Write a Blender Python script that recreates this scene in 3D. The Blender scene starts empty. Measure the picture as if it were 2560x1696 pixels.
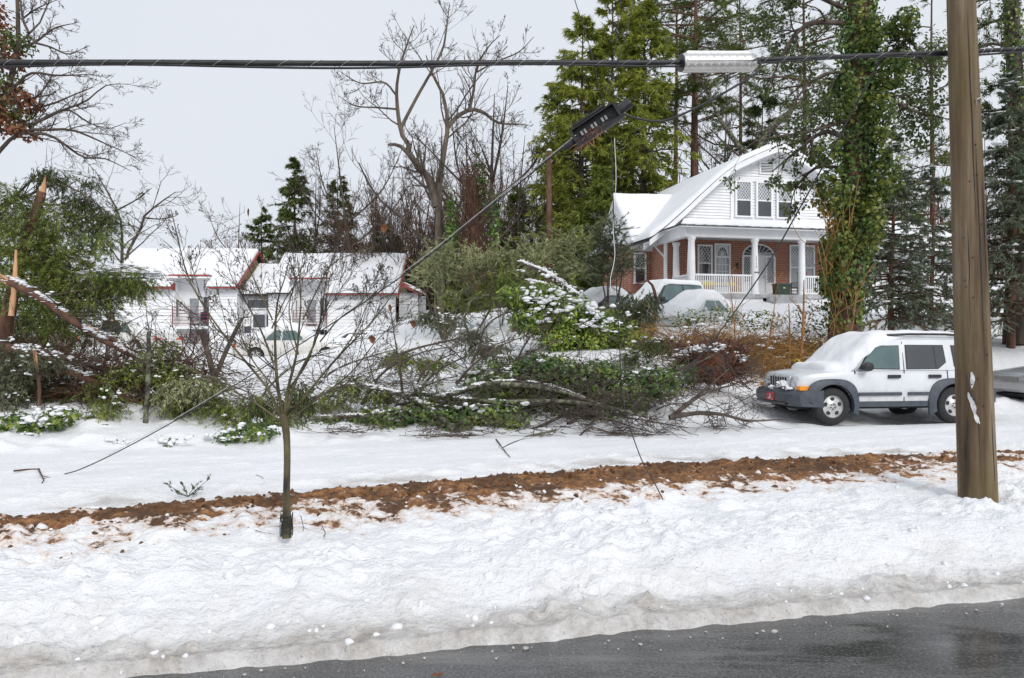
import bpy, bmesh, math, random
import numpy as np
from mathutils import Vector, Matrix
# ------------------------------------------------------------------ camera, sky, sun, exposure
SC = bpy.context.scene
COL = SC.collection
FPX, EYE = 1991.0, 1.72                      # focal length in photo pixels, eye height in metres
cam = bpy.data.cameras.new('camera'); cam.lens = 36.0 * FPX / 2560; cam.sensor_width = 36.0
cam.clip_start = 0.1; cam.clip_end = 2000
camo = bpy.data.objects.new('camera', cam); COL.objects.link(camo)
camo.location = (0, 0, EYE); camo.rotation_euler = (math.radians(90), 0, 0)
SC.camera = camo
SUN_EL, SUN_AZ = 34.0, 155.0                 # degrees; azimuth clockwise from +Y
W = bpy.data.worlds.new('World'); SC.world = W; W.use_nodes = True
wn, wl = W.node_tree.nodes, W.node_tree.links
wn.clear()
sky = wn.new('ShaderNodeTexSky'); sky.sky_type = 'NISHITA'; sky.sun_disc = False
sky.sun_elevation = math.radians(SUN_EL); sky.sun_rotation = math.radians(SUN_AZ)
sky.dust_density = 4.0; sky.air_density = 1.0
bg1 = wn.new('ShaderNodeBackground'); bg1.inputs[1].default_value = 0.05
wl.new(sky.outputs[0], bg1.inputs[0])
tc = wn.new('ShaderNodeTexCoord'); cn = wn.new('ShaderNodeTexNoise')   # thick cloud cover, almost even
cn.inputs['Scale'].default_value = 2.2; cn.inputs['Detail'].default_value = 3
wl.new(tc.outputs['Generated'], cn.inputs['Vector'])
cr = wn.new('ShaderNodeValToRGB')
cr.color_ramp.elements[0].position = 0.25; cr.color_ramp.elements[0].color = (0.655, 0.695, 0.76, 1)
cr.color_ramp.elements[1].position = 0.75; cr.color_ramp.elements[1].color = (0.70, 0.73, 0.785, 1)
wl.new(cn.outputs[0], cr.inputs[0])
bg2 = wn.new('ShaderNodeBackground'); bg2.inputs[1].default_value = 1.0
wl.new(cr.outputs[0], bg2.inputs[0])
mx = wn.new('ShaderNodeMixShader'); mx.inputs[0].default_value = 0.95
wl.new(bg1.outputs[0], mx.inputs[1]); wl.new(bg2.outputs[0], mx.inputs[2])
wo = wn.new('ShaderNodeOutputWorld'); wl.new(mx.outputs[0], wo.inputs[0])
sl = bpy.data.lights.new('sun', 'SUN'); sl.energy = 1.5; sl.angle = math.radians(20); sl.color = (1.0, 0.97, 0.93)
so = bpy.data.objects.new('sun', sl); COL.objects.link(so)
_a, _e = math.radians(SUN_AZ), math.radians(SUN_EL)
_sd = Vector((math.sin(_a) * math.cos(_e), math.cos(_a) * math.cos(_e), math.sin(_e)))
so.rotation_euler = _sd.to_track_quat('Z', 'Y').to_euler(); so.location = (0, -5, 30)
SC.view_settings.view_transform = 'Standard'; SC.view_settings.look = 'None'
SC.view_settings.exposure = 0.24; SC.view_settings.gamma = 1.0; SC.view_settings.use_curve_mapping = False
SC.cycles.max_bounces = 6; SC.cycles.diffuse_bounces = 3; SC.cycles.glossy_bounces = 3
SC.cycles.transparent_max_bounces = 6; SC.cycles.use_denoising = True
SC.cycles.caustics_reflective = False; SC.cycles.caustics_refractive = False

# ------------------------------------------------------------------ helpers
def P(px, py, d):
    """photo pixel (2560 wide) at real depth d -> world point"""
    return np.array([(px - 1280) / FPX * d, d, EYE - (py - 848) / FPX * d])

def sstep(a, b, x):
    t = np.clip((np.asarray(x, float) - a) / (b - a), 0, 1)
    return t * t * (3 - 2 * t)

_pr = np.random.RandomState(7)
_perm = np.concatenate([_pr.permutation(256)] * 2)
_ga = _pr.rand(256) * 2 * math.pi
_gx, _gy = np.cos(_ga), np.sin(_ga)
def perlin(x, y):
    x = np.asarray(x, float); y = np.asarray(y, float)
    xi = np.floor(x).astype(int); yi = np.floor(y).astype(int)
    xf, yf = x - xi, y - yi
    u = xf * xf * xf * (xf * (xf * 6 - 15) + 10); v = yf * yf * yf * (yf * (yf * 6 - 15) + 10)
    def g(ix, iy, fx, fy):
        h = _perm[(_perm[ix & 255] + iy) & 255]
        return _gx[h] * fx + _gy[h] * fy
    a = g(xi, yi, xf, yf); b = g(xi + 1, yi, xf - 1, yf)
    c = g(xi, yi + 1, xf, yf - 1); d = g(xi + 1, yi + 1, xf - 1, yf - 1)
    return (a + u * (b - a)) * (1 - v) + (c + u * (d - c)) * v * 1.0
def fbm(x, y, o=4, g=0.5):
    s = 0; a = 1.0
    for i in range(o):
        s = s + a * perlin(x * 2 ** i + 17.3 * i, y * 2 ** i - 9.1 * i); a *= g
    return s
def billow(x, y, o=3, g=0.5):
    s = 0; a = 1.0
    for i in range(o):
        s = s + a * (np.abs(perlin(x * 2 ** i + 31.7 * i, y * 2 ** i + 5.9 * i)) * 2 - 0.5); a *= g
    return s

def tag(o, label=None, cat=None, group=None, kind=None):
    if label: o['label'] = label
    if cat: o['category'] = cat
    if group: o['group'] = group
    if kind: o['kind'] = kind
    return o

def link(o, parent=None):
    COL.objects.link(o)
    if parent is not None: o.parent = parent
    return o

def empty(name, loc=(0, 0, 0), rz=0.0, label=None, cat=None, group=None):
    o = bpy.data.objects.new(name, None); link(o); o.location = loc; o.rotation_euler = (0, 0, rz)
    o.empty_display_size = 0.2
    return tag(o, label, cat, group)

def np_mesh(name, V, faces, mats, smooth=False, mi=None):
    """faces: list of int arrays, each (n,3) or (n,4) (or one ragged list of lists)"""
    me = bpy.data.meshes.new(name)
    V = np.asarray(V, np.float32).reshape(-1, 3)
    sizes, idx = [], []
    for f in faces:
        f = np.asarray(f, np.int32)
        if f.size == 0: continue
        sizes.append(np.full(len(f), f.shape[1], np.int32)); idx.append(f.ravel())
    sizes = np.concatenate(sizes); idx = np.concatenate(idx)
    me.vertices.add(len(V)); me.vertices.foreach_set('co', V.ravel())
    me.loops.add(len(idx)); me.loops.foreach_set('vertex_index', idx)
    me.polygons.add(len(sizes))
    st = np.concatenate([[0], np.cumsum(sizes)[:-1]]).astype(np.int32)
    me.polygons.foreach_set('loop_start', st); me.polygons.foreach_set('loop_total', sizes)
    if mi is not None: me.polygons.foreach_set('material_index', np.asarray(mi, np.int32))
    me.polygons.foreach_set('use_smooth', np.full(len(sizes), bool(smooth)))
    for m in (mats if isinstance(mats, (list, tuple)) else [mats]): me.materials.append(m)
    me.update(calc_edges=True)
    return me

def obj(name, me, parent=None, label=None, cat=None, group=None, kind=None):
    o = bpy.data.objects.new(name, me); link(o, parent)
    return tag(o, label, cat, group, kind)

class MB:
    """collects boxes, tubes, prisms ... and links them as one mesh object"""
    def __init__(self): self.V = []; self.F = {3: [], 4: []}; self.N = []; self.n = 0
    def add(self, V, *faces):
        V = np.asarray(V, float).reshape(-1, 3)
        for f in faces:
            f = np.asarray(f, int)
            if f.size: self.F[f.shape[1]].append(f + self.n)
        self.V.append(V); self.n += len(V); return self
    def ngon(self, idx): self.N.append([i + self.n for i in idx])
    def box(self, x0, x1, y0, y1, z0, z1, M=None):
        V = np.array([[x, y, z] for z in (z0, z1) for y in (y0, y1) for x in (x0, x1)], float)
        if M is not None: V = (np.array(M.to_3x3()) @ V.T).T + np.array(M.translation)
        return self.add(V, [[0, 2, 3, 1], [4, 5, 7, 6], [0, 1, 5, 4], [2, 6, 7, 3], [0, 4, 6, 2], [1, 3, 7, 5]])
    def bar(self, a, b, w, h=None):
        """square bar from a to b"""
        a, b = np.asarray(a, float), np.asarray(b, float); h = h or w
        t = b - a; t /= np.linalg.norm(t)
        up = np.array([0, 0, 1.0]) if abs(t[2]) < 0.95 else np.array([0, 1.0, 0])
        s = np.cross(t, up); s /= np.linalg.norm(s); u = np.cross(s, t)
        V = [p + sx * s * w / 2 + sy * u * h / 2 for p in (a, b) for sx, sy in ((-1, -1), (1, -1), (1, 1), (-1, 1))]
        return self.add(V, [[0, 1, 2, 3][::-1], [4, 5, 6, 7], [0, 1, 5, 4], [1, 2, 6, 5], [2, 3, 7, 6], [3, 0, 4, 7]])
    def tube(self, pts, r, k=8, caps=True):
        pts = np.asarray(pts, float); r = np.broadcast_to(np.asarray(r, float), (len(pts),))
        V, F = tubes(pts[None], r[None], k)
        n = len(V)
        self.add(V, F)
        if caps:
            m = len(pts); self.n -= n
            self.ngon(list(range(k))[::-1]); self.ngon([(m - 1) * k + i for i in range(k)])
            self.n += n
        return self
    def prism(self, poly, axis, a, b):
        """poly: 2D points; axis 'x','y','z' = extrusion axis from a to b"""
        k = len(poly)
        def p3(p, t): return {'x': (t, p[0], p[1]), 'y': (p[0], t, p[1]), 'z': (p[0], p[1], t)}[axis]
        V = [p3(p, a) for p in poly] + [p3(p, b) for p in poly]
        self.add(V, [[i, (i + 1) % k, k + (i + 1) % k, k + i] for i in range(k)])
        self.n -= 2 * k; self.ngon(list(range(k))[::-1]); self.ngon([k + i for i in range(k)]); self.n += 2 * k
        return self
    def lathe(self, prof, k=20, c=(0, 0, 0), axis='z', caps=True):
        """prof: (radius, height) list"""
        V = []
        for r, h in prof:
            for i in range(k):
                a = 2 * math.pi * i / k
                p = (r * math.cos(a), r * math.sin(a), h)
                if axis == 'y': p = (p[0], p[2], p[1])
                if axis == 'x': p = (p[2], p[0], p[1])
                V.append((p[0] + c[0], p[1] + c[1], p[2] + c[2]))
        m = len(prof)
        F = [[j * k + i, j * k + (i + 1) % k, (j + 1) * k + (i + 1) % k, (j + 1) * k + i] for j in range(m - 1) for i in range(k)]
        self.add(V, F)
        if not caps: return self
        n = m * k; self.n -= n
        self.ngon(list(range(k))[::-1]); self.ngon([(m - 1) * k + i for i in range(k)]); self.n += n
        return self
    def mesh(self, name, mats, smooth=False):
        V = np.concatenate(self.V)
        fs = [np.concatenate(self.F[k]) for k in (3, 4) if self.F[k]]
        by = {}
        for g in self.N: by.setdefault(len(g), []).append(g)
        fs += [np.array(v) for v in by.values()]
        me = np_mesh(name, V, fs, mats, smooth)
        bm = bmesh.new(); bm.from_mesh(me); bmesh.ops.recalc_face_normals(bm, faces=bm.faces); bm.to_mesh(me); bm.free()
        return me
    def build(self, name, mats, parent=None, smooth=False, label=None, cat=None, group=None, kind=None, auto=None):
        me = self.mesh(name, mats, smooth or auto is not None)
        if auto is not None: sharp(me, auto)
        return obj(name, me, parent, label, cat, group, kind)

def sharp(me, deg=35):
    bm = bmesh.new(); bm.from_mesh(me)
    for e in bm.edges:
        e.smooth = not (len(e.link_faces) == 2 and e.calc_face_angle(0) > math.radians(deg))
    bm.to_mesh(me); bm.free()

def tubes(Pt, R, k=5):
    """Pt (N,m,3) polylines, R (N,m) radii -> V, quads; rings of k"""
    Pt = np.asarray(Pt, float); R = np.asarray(R, float)
    N, m, _ = Pt.shape
    T = np.empty_like(Pt)
    T[:, 1:-1] = Pt[:, 2:] - Pt[:, :-2]; T[:, 0] = Pt[:, 1] - Pt[:, 0]; T[:, -1] = Pt[:, -1] - Pt[:, -2]
    T /= np.maximum(np.linalg.norm(T, axis=2, keepdims=True), 1e-9)
    mean = T.mean(axis=1); ref = np.where(np.abs(mean[:, 2:3]) < 0.8, np.array([[0, 0, 1.0]]), np.array([[1.0, 0.13, 0]]))
    A = np.cross(T, ref[:, None, :]); A /= np.maximum(np.linalg.norm(A, axis=2, keepdims=True), 1e-9)
    B = np.cross(T, A)
    an = np.arange(k) * 2 * math.pi / k
    V = Pt[:, :, None, :] + R[:, :, None, None] * (np.cos(an)[None, None, :, None] * A[:, :, None, :] + np.sin(an)[None, None, :, None] * B[:, :, None, :])
    base = (np.arange(N) * m * k)[:, None, None]
    j = (np.arange(m - 1) * k)[None, :, None]; i = np.arange(k)[None, None, :]; i2 = (np.arange(k) + 1) % k
    i2 = i2[None, None, :]
    F = np.stack([base + j + i, base + j + i2, base + j + k + i2, base + j + k + i], axis=-1)
    return V.reshape(-1, 3), F.reshape(-1, 4)

# ------------------------------------------------------------------ materials
def nodes(name):
    m = bpy.data.materials.new(name); m.use_nodes = True
    nt = m.node_tree; b = nt.nodes['Principled BSDF']
    return m, nt, b
def nd(nt, typ, **kw):
    n = nt.nodes.new(typ)
    for k, v in kw.items():
        if k in n.inputs: n.inputs[k].default_value = v
        else: setattr(n, k, v)
    return n
def ramp(nt, stops, fac):
    r = nt.nodes.new('ShaderNodeValToRGB'); el = r.color_ramp.elements
    while len(el) < len(stops): el.new(0.5)
    for e, (p, c) in zip(el, stops):
        e.position = p; e.color = tuple(c) + (1,) if len(c) == 3 else c
    nt.links.new(fac, r.inputs[0]); return r.outputs[0]
def coords(nt, scale=(1, 1, 1), kind='Object'):
    t = nt.nodes.new('ShaderNodeTexCoord'); mp = nt.nodes.new('ShaderNodeMapping')
    mp.inputs['Scale'].default_value = scale
    nt.links.new(t.outputs[kind], mp.inputs[0]); return mp.outputs[0]
def noise(nt, vec, scale, detail=4, rough=0.55):
    n = nd(nt, 'ShaderNodeTexNoise'); n.inputs['Scale'].default_value = scale
    n.inputs['Detail'].default_value = detail; n.inputs['Roughness'].default_value = rough
    nt.links.new(vec, n.inputs['Vector']); return n.outputs[0]
def bump(nt, b, h, dist, strength=1.0):
    bp = nd(nt, 'ShaderNodeBump'); bp.inputs['Distance'].default_value = dist; bp.inputs['Strength'].default_value = strength
    nt.links.new(h, bp.inputs['Height']); nt.links.new(bp.outputs[0], b.inputs['Normal'])
def mixc(nt, fac, a, b_):
    m = nt.nodes.new('ShaderNodeMix'); m.data_type = 'RGBA'
    for s, i in ((fac, 0), (a, 6), (b_, 7)):
        if hasattr(s, 'links'): nt.links.new(s, m.inputs[i])
        else: m.inputs[i].default_value = s if not isinstance(s, tuple) else s + (1,)
    return m.outputs[2]
def math_(nt, op, a, b_=None, clamp=False):
    m = nt.nodes.new('ShaderNodeMath'); m.operation = op; m.use_clamp = clamp
    for i, s in enumerate((a, b_)):
        if s is None: continue
        if hasattr(s, 'links'): nt.links.new(s, m.inputs[i])
        else: m.inputs[i].default_value = s
    return m.outputs[0]

def mat_noise(name, c1, c2, scale=4.0, rough=0.7, stretch=(1, 1, 1), bmp=0.0, bscale=None, detail=5, metal=0.0, lo=0.35, hi=0.65, spec=0.5, coat=0.0):
    m, nt, b = nodes(name)
    v = coords(nt, stretch)
    n = noise(nt, v, scale, detail)
    nt.links.new(ramp(nt, [(lo, c1), (hi, c2)], n), b.inputs['Base Color'])
    b.inputs['Roughness'].default_value = rough; b.inputs['Metallic'].default_value = metal
    b.inputs['Specular IOR Level'].default_value = spec; b.inputs['Coat Weight'].default_value = coat
    if bmp: bump(nt, b, noise(nt, v, bscale or scale * 3, 6, 0.6), bmp)
    return m

def mat_leaf(name, cols, rough=0.5, transl=0.25, spec=0.35, clump=0.9):
    """foliage: colour varies leaf by leaf and in clumps"""
    m, nt, b = nodes(name)
    g = nt.nodes.new('ShaderNodeNewGeometry')
    v = coords(nt)
    n = noise(nt, v, clump, 2)
    f = math_(nt, 'ADD', math_(nt, 'MULTIPLY', g.outputs['Random Per Island'], 0.5), math_(nt, 'MULTIPLY', math_(nt, 'SUBTRACT', n, 0.25), 1.0))
    k = len(cols)
    c = ramp(nt, [(0.12 + 0.76 * i / (k - 1), cc) for i, cc in enumerate(cols)], f)
    nt.links.new(c, b.inputs['Base Color']); b.inputs['Roughness'].default_value = rough
    b.inputs['Specular IOR Level'].default_value = spec
    if transl:
        t = nt.nodes.new('ShaderNodeBsdfTranslucent'); nt.links.new(c, t.inputs[0])
        mxs = nt.nodes.new('ShaderNodeMixShader'); mxs.inputs[0].default_value = transl
        nt.links.new(b.outputs[0], mxs.inputs[1]); nt.links.new(t.outputs[0], mxs.inputs[2])
        nt.links.new(mxs.outputs[0], nt.nodes['Material Output'].inputs[0])
    return m

def mat_glass(name, tint=(0.02, 0.025, 0.03), rough=0.04):
    m, nt, b = nodes(name)
    v = coords(nt); n = noise(nt, v, 1.3, 3)
    nt.links.new(ramp(nt, [(0.3, tuple(x * 0.6 for x in tint)), (0.7, tuple(x * 1.6 for x in tint))], n), b.inputs['Base Color'])
    b.inputs['Roughness'].default_value = rough; b.inputs['Specular IOR Level'].default_value = 1.0
    b.inputs['IOR'].default_value = 1.6
    bump(nt, b, noise(nt, v, 2.5, 1), 0.004)
    return m

M = {}
M['white'] = mat_noise('white_paint', (0.78, 0.79, 0.81), (0.86, 0.865, 0.87), 1.6, 0.55, bmp=0.002, bscale=30)
M['whitetrim'] = mat_noise('white_trim', (0.76, 0.77, 0.79), (0.84, 0.84, 0.84), 3.0, 0.5)
M['snow'] = mat_noise('roof_snow', (0.79, 0.805, 0.83), (0.86, 0.865, 0.875), 1.5, 0.75, bmp=0.02, bscale=9, spec=0.25)
M['red'] = mat_noise('red_paint', (0.30, 0.045, 0.04), (0.42, 0.08, 0.07), 3, 0.5)
M['darkred'] = mat_noise('dark_red_metal', (0.16, 0.035, 0.035), (0.24, 0.06, 0.055), 5, 0.5)
M['cream'] = mat_noise('cream_board', (0.55, 0.43, 0.24), (0.66, 0.54, 0.33), 4, 0.7)
M['glass'] = mat_glass('dark_glass')
M['glass_pale'] = mat_glass('pale_glass', (0.20, 0.22, 0.24), 0.08)
M['glass_teal'] = mat_glass('teal_glass', (0.05, 0.10, 0.10), 0.06)
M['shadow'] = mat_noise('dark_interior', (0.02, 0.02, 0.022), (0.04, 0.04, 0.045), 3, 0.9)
M['rubber'] = mat_noise('tyre_rubber', (0.018, 0.018, 0.02), (0.03, 0.03, 0.032), 20, 0.85, bmp=0.003, bscale=60)
M['plastic'] = mat_noise('grey_plastic', (0.045, 0.055, 0.07), (0.07, 0.08, 0.10), 8, 0.55)
M['blackp'] = mat_noise('black_plastic', (0.012, 0.012, 0.014), (0.03, 0.03, 0.033), 12, 0.42, bmp=0.003, bscale=40)
M['steel'] = mat_noise('bright_steel', (0.62, 0.61, 0.59), (0.72, 0.71, 0.70), 7, 0.38, metal=0.85)
M['bark'] = mat_noise('dark_bark', (0.035, 0.025, 0.02), (0.13, 0.10, 0.08), 5, 0.9, (1, 1, 0.25), 0.02, 14)
M['bark_grey'] = mat_noise('grey_bark', (0.055, 0.042, 0.032), (0.15, 0.12, 0.09), 4, 0.9, (1, 1, 0.3), 0.02, 14)
M['bark_red'] = mat_noise('red_brown_bark', (0.055, 0.026, 0.018), (0.17, 0.085, 0.055), 5, 0.9, (1, 1, 0.25), 0.02, 14)
M['twig'] = mat_noise('twig', (0.045, 0.034, 0.028), (0.12, 0.09, 0.07), 3, 0.9)
M['twig_brown'] = mat_noise('brown_twig', (0.06, 0.033, 0.020), (0.15, 0.085, 0.052), 3, 0.9)
M['lichen'] = mat_noise('lichen_bark', (0.04, 0.034, 0.028), (0.25, 0.26, 0.17), 9, 0.95, (1, 1, 1), 0.01, 30, lo=0.42, hi=0.68)
M['splinter'] = mat_noise('fresh_splintered_wood', (0.42, 0.19, 0.09), (0.66, 0.40, 0.22), 6, 0.8, (1, 1, 0.2))
# ------------------------------------------------------------------ ground, road
def Ye(X): return 4.46 + 0.238 * X                   # edge of the near road
def Ym(X): return 8.05 + 0.375 * X + 0.35 * np.sin(0.35 * X) - 0.165 * np.maximum(0, X - 1)            # muddy ridge along the verge
def Yb(X): return 13.6 + 0.30 * X                    # far side of the second street
_ctl = [P(2077, 1052, 16.6), P(2367, 1050, 17.0), P(1950, 1062, 15.6), P(2470, 1040, 17.0), P(2720, 1003, 19), P(2570, 1012, 17.6),
        P(2300, 940, 21), P(2300, 880, 25), P(2280, 800, 30), P(2250, 748, 35), P(2500, 870, 24), P(2500, 780, 32),
        P(1800, 965, 19), P(1650, 985, 17.5), P(1500, 1000, 17), P(1900, 960, 20), P(1850, 890, 23), P(1750, 850, 25),
        P(1300, 890, 22), P(1150, 905, 22), P(1500, 880, 22), P(1900, 775, 34), P(1700, 785, 34), P(1620, 735, 39), P(1980, 765, 35),
        P(1760, 815, 29), P(1500, 830, 29), P(1350, 815, 31), P(1640, 812, 30), P(2100, 770, 35), P(2000, 700, 50),
        P(1060, 792, 36), P(1000, 832, 33), P(1000, 905, 25), P(1130, 790, 38), P(900, 930, 22), P(700, 922, 25),
        P(720, 897, 32), P(560, 892, 32), P(330, 880, 31), P(280, 902, 29), P(100, 890, 29), P(600, 868, 54), P(350, 872, 54),
        P(900, 864, 54), P(1030, 830, 54), P(0, 1000, 15), P(300, 988, 15.5), P(600, 985, 16.5), P(0, 1090, 12.6), P(500, 1085, 13.6),
        P(-300, 1000, 15), P(-300, 880, 30), P(800, 1000, 16.5), P(1100, 1010, 16.5), P(900, 1075, 14.2), P(1300, 1065, 14.6), P(1650, 1062, 15.2)]
_ctl = np.array([list(c) for c in _ctl] + [[-60, 60, 1.5], [-60, 110, 3], [0, 110, 5.0], [60, 110, 6], [60, 45, 5], [45, 25, 1.5],
                 [-45, 25, 1.0], [-150, 300, 6], [0, 300, 9], [150, 300, 9], [40, 14, 0.0], [-40, 10, 0.2]])
def _tps_fit(C):
    n = len(C); d = np.linalg.norm(C[:, None, :2] - C[None, :, :2], axis=2)
    K = np.where(d > 0, d * d * np.log(np.maximum(d, 1e-9)), 0) + np.eye(n) * 0.8
    Pm = np.c_[np.ones(n), C[:, :2]]
    A = np.block([[K, Pm], [Pm.T, np.zeros((3, 3))]])
    return np.linalg.solve(A, np.r_[C[:, 2], 0, 0, 0])
_tw = _tps_fit(_ctl)
def tps(X, Y):
    X = np.asarray(X, float); Y = np.asarray(Y, float); sh = X.shape
    x, y = X.ravel(), Y.ravel(); out = np.empty(len(x))
    for s in range(0, len(x), 20000):
        a, b = x[s:s + 20000], y[s:s + 20000]
        d2 = (a[:, None] - _ctl[:, 0]) ** 2 + (b[:, None] - _ctl[:, 1]) ** 2
        out[s:s + 20000] = (0.5 * d2 * np.log(np.maximum(d2, 1e-12))) @ _tw[:-3] + _tw[-3] + _tw[-2] * a + _tw[-1] * b
    return out.reshape(sh)
def ground_parts(X, Y):
    t1 = (Y - Ye(X)) * 0.973; t2 = (Y - Ym(X)) * 0.936; t3 = Y - Yb(X)
    edge = 0.07 * perlin(X * 3.1, Y * 3.1) + 0.03 * perlin(X * 11, Y * 11)
    s = t1 + edge
    near = -0.06 + 0.14 * sstep(-0.03, 0.10, s) + 0.05 * sstep(0.10, 0.34, s) + 0.16 * sstep(0.28, 0.95, s)
    near = near - 0.05 * sstep(1.2, 3.0, s)
    rd = 0.06 * np.exp(-((t2 - 0.18) / 0.30) ** 2) + 0.05 * np.exp(-((t2 + 0.5) / 0.5) ** 2)
    street = near * (1 - sstep(0.2, 0.8, t2)) + 0.03 * sstep(0.2, 0.8, t2)
    street = street + rd
    ridge = 0.07 * np.exp(-((t2 - 2.3) / 0.3) ** 2) + 0.09 * np.exp(-((t2 - 1.15) / 0.25) ** 2) - 0.0 * t2
    street = street + ridge * sstep(0.6, 1.0, t2)
    far = np.zeros_like(X)
    m = t3 > -1.0
    if m.any(): far[m] = tps(X[m], Y[m])
    w = sstep(-0.6, 1.6, t3)
    return street * (1 - w) + far * w, t1, t2, t3, s
def gz(x, y):
    z = ground_parts(np.array([float(x)]), np.array([float(y)]))[0]
    return float(z[0])
def dome(x, y, seed=0, rmin=0.3, rmax=0.85, dens=0.8):
    """rounded bumps scattered on a jittered grid (cell = 1)"""
    xi, yi = np.floor(x).astype(int), np.floor(y).astype(int); h = np.zeros_like(x)
    for dx in (-1, 0, 1):
        for dy in (-1, 0, 1):
            cx, cy = xi + dx, yi + dy
            a = _perm[(_perm[(cx + seed) & 255] + cy) & 255]; b = _perm[(a + 57) & 255]; c = _perm[(b + 101) & 255]; e = _perm[(c + 13) & 255]
            r = rmin + (rmax - rmin) * (c / 255.0) ** 1.7
            q = r * r - (x - cx - a / 255.0) ** 2 - (y - cy - b / 255.0) ** 2
            h = np.maximum(h, np.where(e / 255.0 < dens, np.sqrt(np.maximum(q, 0)), 0))
    return h
def soft(x, y, seed=0, dens=0.8):
    """soft rounded mounds (no creases)"""
    xi, yi = np.floor(x).astype(int), np.floor(y).astype(int); h = np.zeros_like(x)
    for dx in (-1, 0, 1):
        for dy in (-1, 0, 1):
            cx, cy = xi + dx, yi + dy
            a = _perm[(_perm[(cx + seed) & 255] + cy) & 255]; b = _perm[(a + 57) & 255]; c = _perm[(b + 101) & 255]; e = _perm[(c + 13) & 255]
            r = 0.16 + 0.36 * (c / 255.0) ** 1.6
            q = ((x - cx - a / 255.0) ** 2 + (y - cy - b / 255.0) ** 2) / (r * r)
            h += np.where(e / 255.0 < dens, r * np.exp(-q), 0) * 1.6
    return h
def ground_full(X, Y):
    z, t1, t2, t3, s = ground_parts(X, Y)
    bank = sstep(0.0, 0.3, s) * (1 - sstep(2.0, 3.2, s))           # rough ploughed bank
    verge = sstep(1.2, 2.2, s) * (1 - sstep(-0.9, -0.3, t2))
    wx, wy = X + 0.05 * perlin(X * 4, Y * 4), Y + 0.05 * perlin(X * 4 + 40, Y * 4)
    rough = 0.35 + 0.65 * sstep(-0.15, 0.25, perlin(X * 0.7 + 3, Y * 0.9))
    lump = soft(wx * 2.8, wy * 3.2, 1) + 0.35 * dome(wx * 4.2, wy * 4.8, 9, dens=0.35) - 0.4
    fine = (0.8 * soft(wx * 6.5, wy * 7.5, 2) + 0.75 * soft(wx * 13, wy * 15, 3)) * rough - 0.4
    det = bank * (0.06 * lump + 0.070 * fine + 0.05 * perlin(X * 0.9, Y * 1.1))
    det += verge * (0.045 * lump * rough + 0.028 * fine + 0.05 * perlin(X * 0.8 + 5, Y * 0.8))
    mudz = sstep(-1.4, -0.4, t2) * (1 - sstep(0.35, 0.8, t2))
    det += mudz * (0.035 * (dome(wx * 4.5, wy * 5, 4) - 0.3) + 0.035 * (dome(wx * 10, wy * 12, 5, dens=0.95) - 0.3) + 0.02 * dome(wx * 21, wy * 24, 6))
    st = sstep(0.4, 0.9, t2) * (1 - sstep(-0.5, 0.6, t3))
    along = X * 0.94 + Y * 0.34; across = -X * 0.34 + Y * 0.94
    crest = 0.4 + np.exp(-((t2 - 1.15) / 0.3) ** 2) + np.exp(-((t2 - 2.3) / 0.35) ** 2)
    det += st * (0.05 * crest * (soft(along * 3.0, across * 6.5, 7) - 0.4) + 0.022 * crest * fine + 0.035 * perlin(along * 0.5, across * 1.8))
    fr = sstep(0.0, 0.8, t3)
    det += fr * (0.13 * (soft(X * 1.5 + 3, Y * 1.6, 8) - 0.4) * (1 - sstep(3, 7, t3)) + 0.02 * fine * (1 - sstep(3, 7, t3)) + 0.03 * billow(X * 1.6 + 3, Y * 1.6, 3) * (1 - sstep(20, 40, Y) * 0.7) + 0.08 * perlin(X * 0.4, Y * 0.4))
    # footprints in the verge
    rs = np.random.RandomState(5)
    for i in range(60):
        fx = rs.uniform(-4.5, 5.0); fy = Ye(fx) + rs.uniform(0.6, 3.0)
        r = rs.uniform(0.03, 0.11); q = ((X - fx) / r) ** 2 + ((Y - fy) / (r * 0.8)) ** 2
        det -= rs.uniform(0.02, 0.055) * np.exp(-q * 1.2) * (q < 9)
    for (fx, fy, r, a) in ((-3.55, 4.75, 0.16, 0.10), (-3.25, 5.35, 0.13, 0.07)):
        q = ((X - fx) / r) ** 2 + ((Y - fy) / (r * 0.8)) ** 2
        det -= a * np.exp(-q * q) * (q < 9)
    for (fx, fy, r, a) in ((4.42, 7.55, 0.26, 0.06), (-1.64, 5.80, 0.13, 0.05)):      # melted hollows round pole and tree
        det -= a * np.exp(-(((X - fx) / r) ** 2 + ((Y - fy) / r) ** 2))
    return z + det, t1, t2, t3, s

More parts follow.
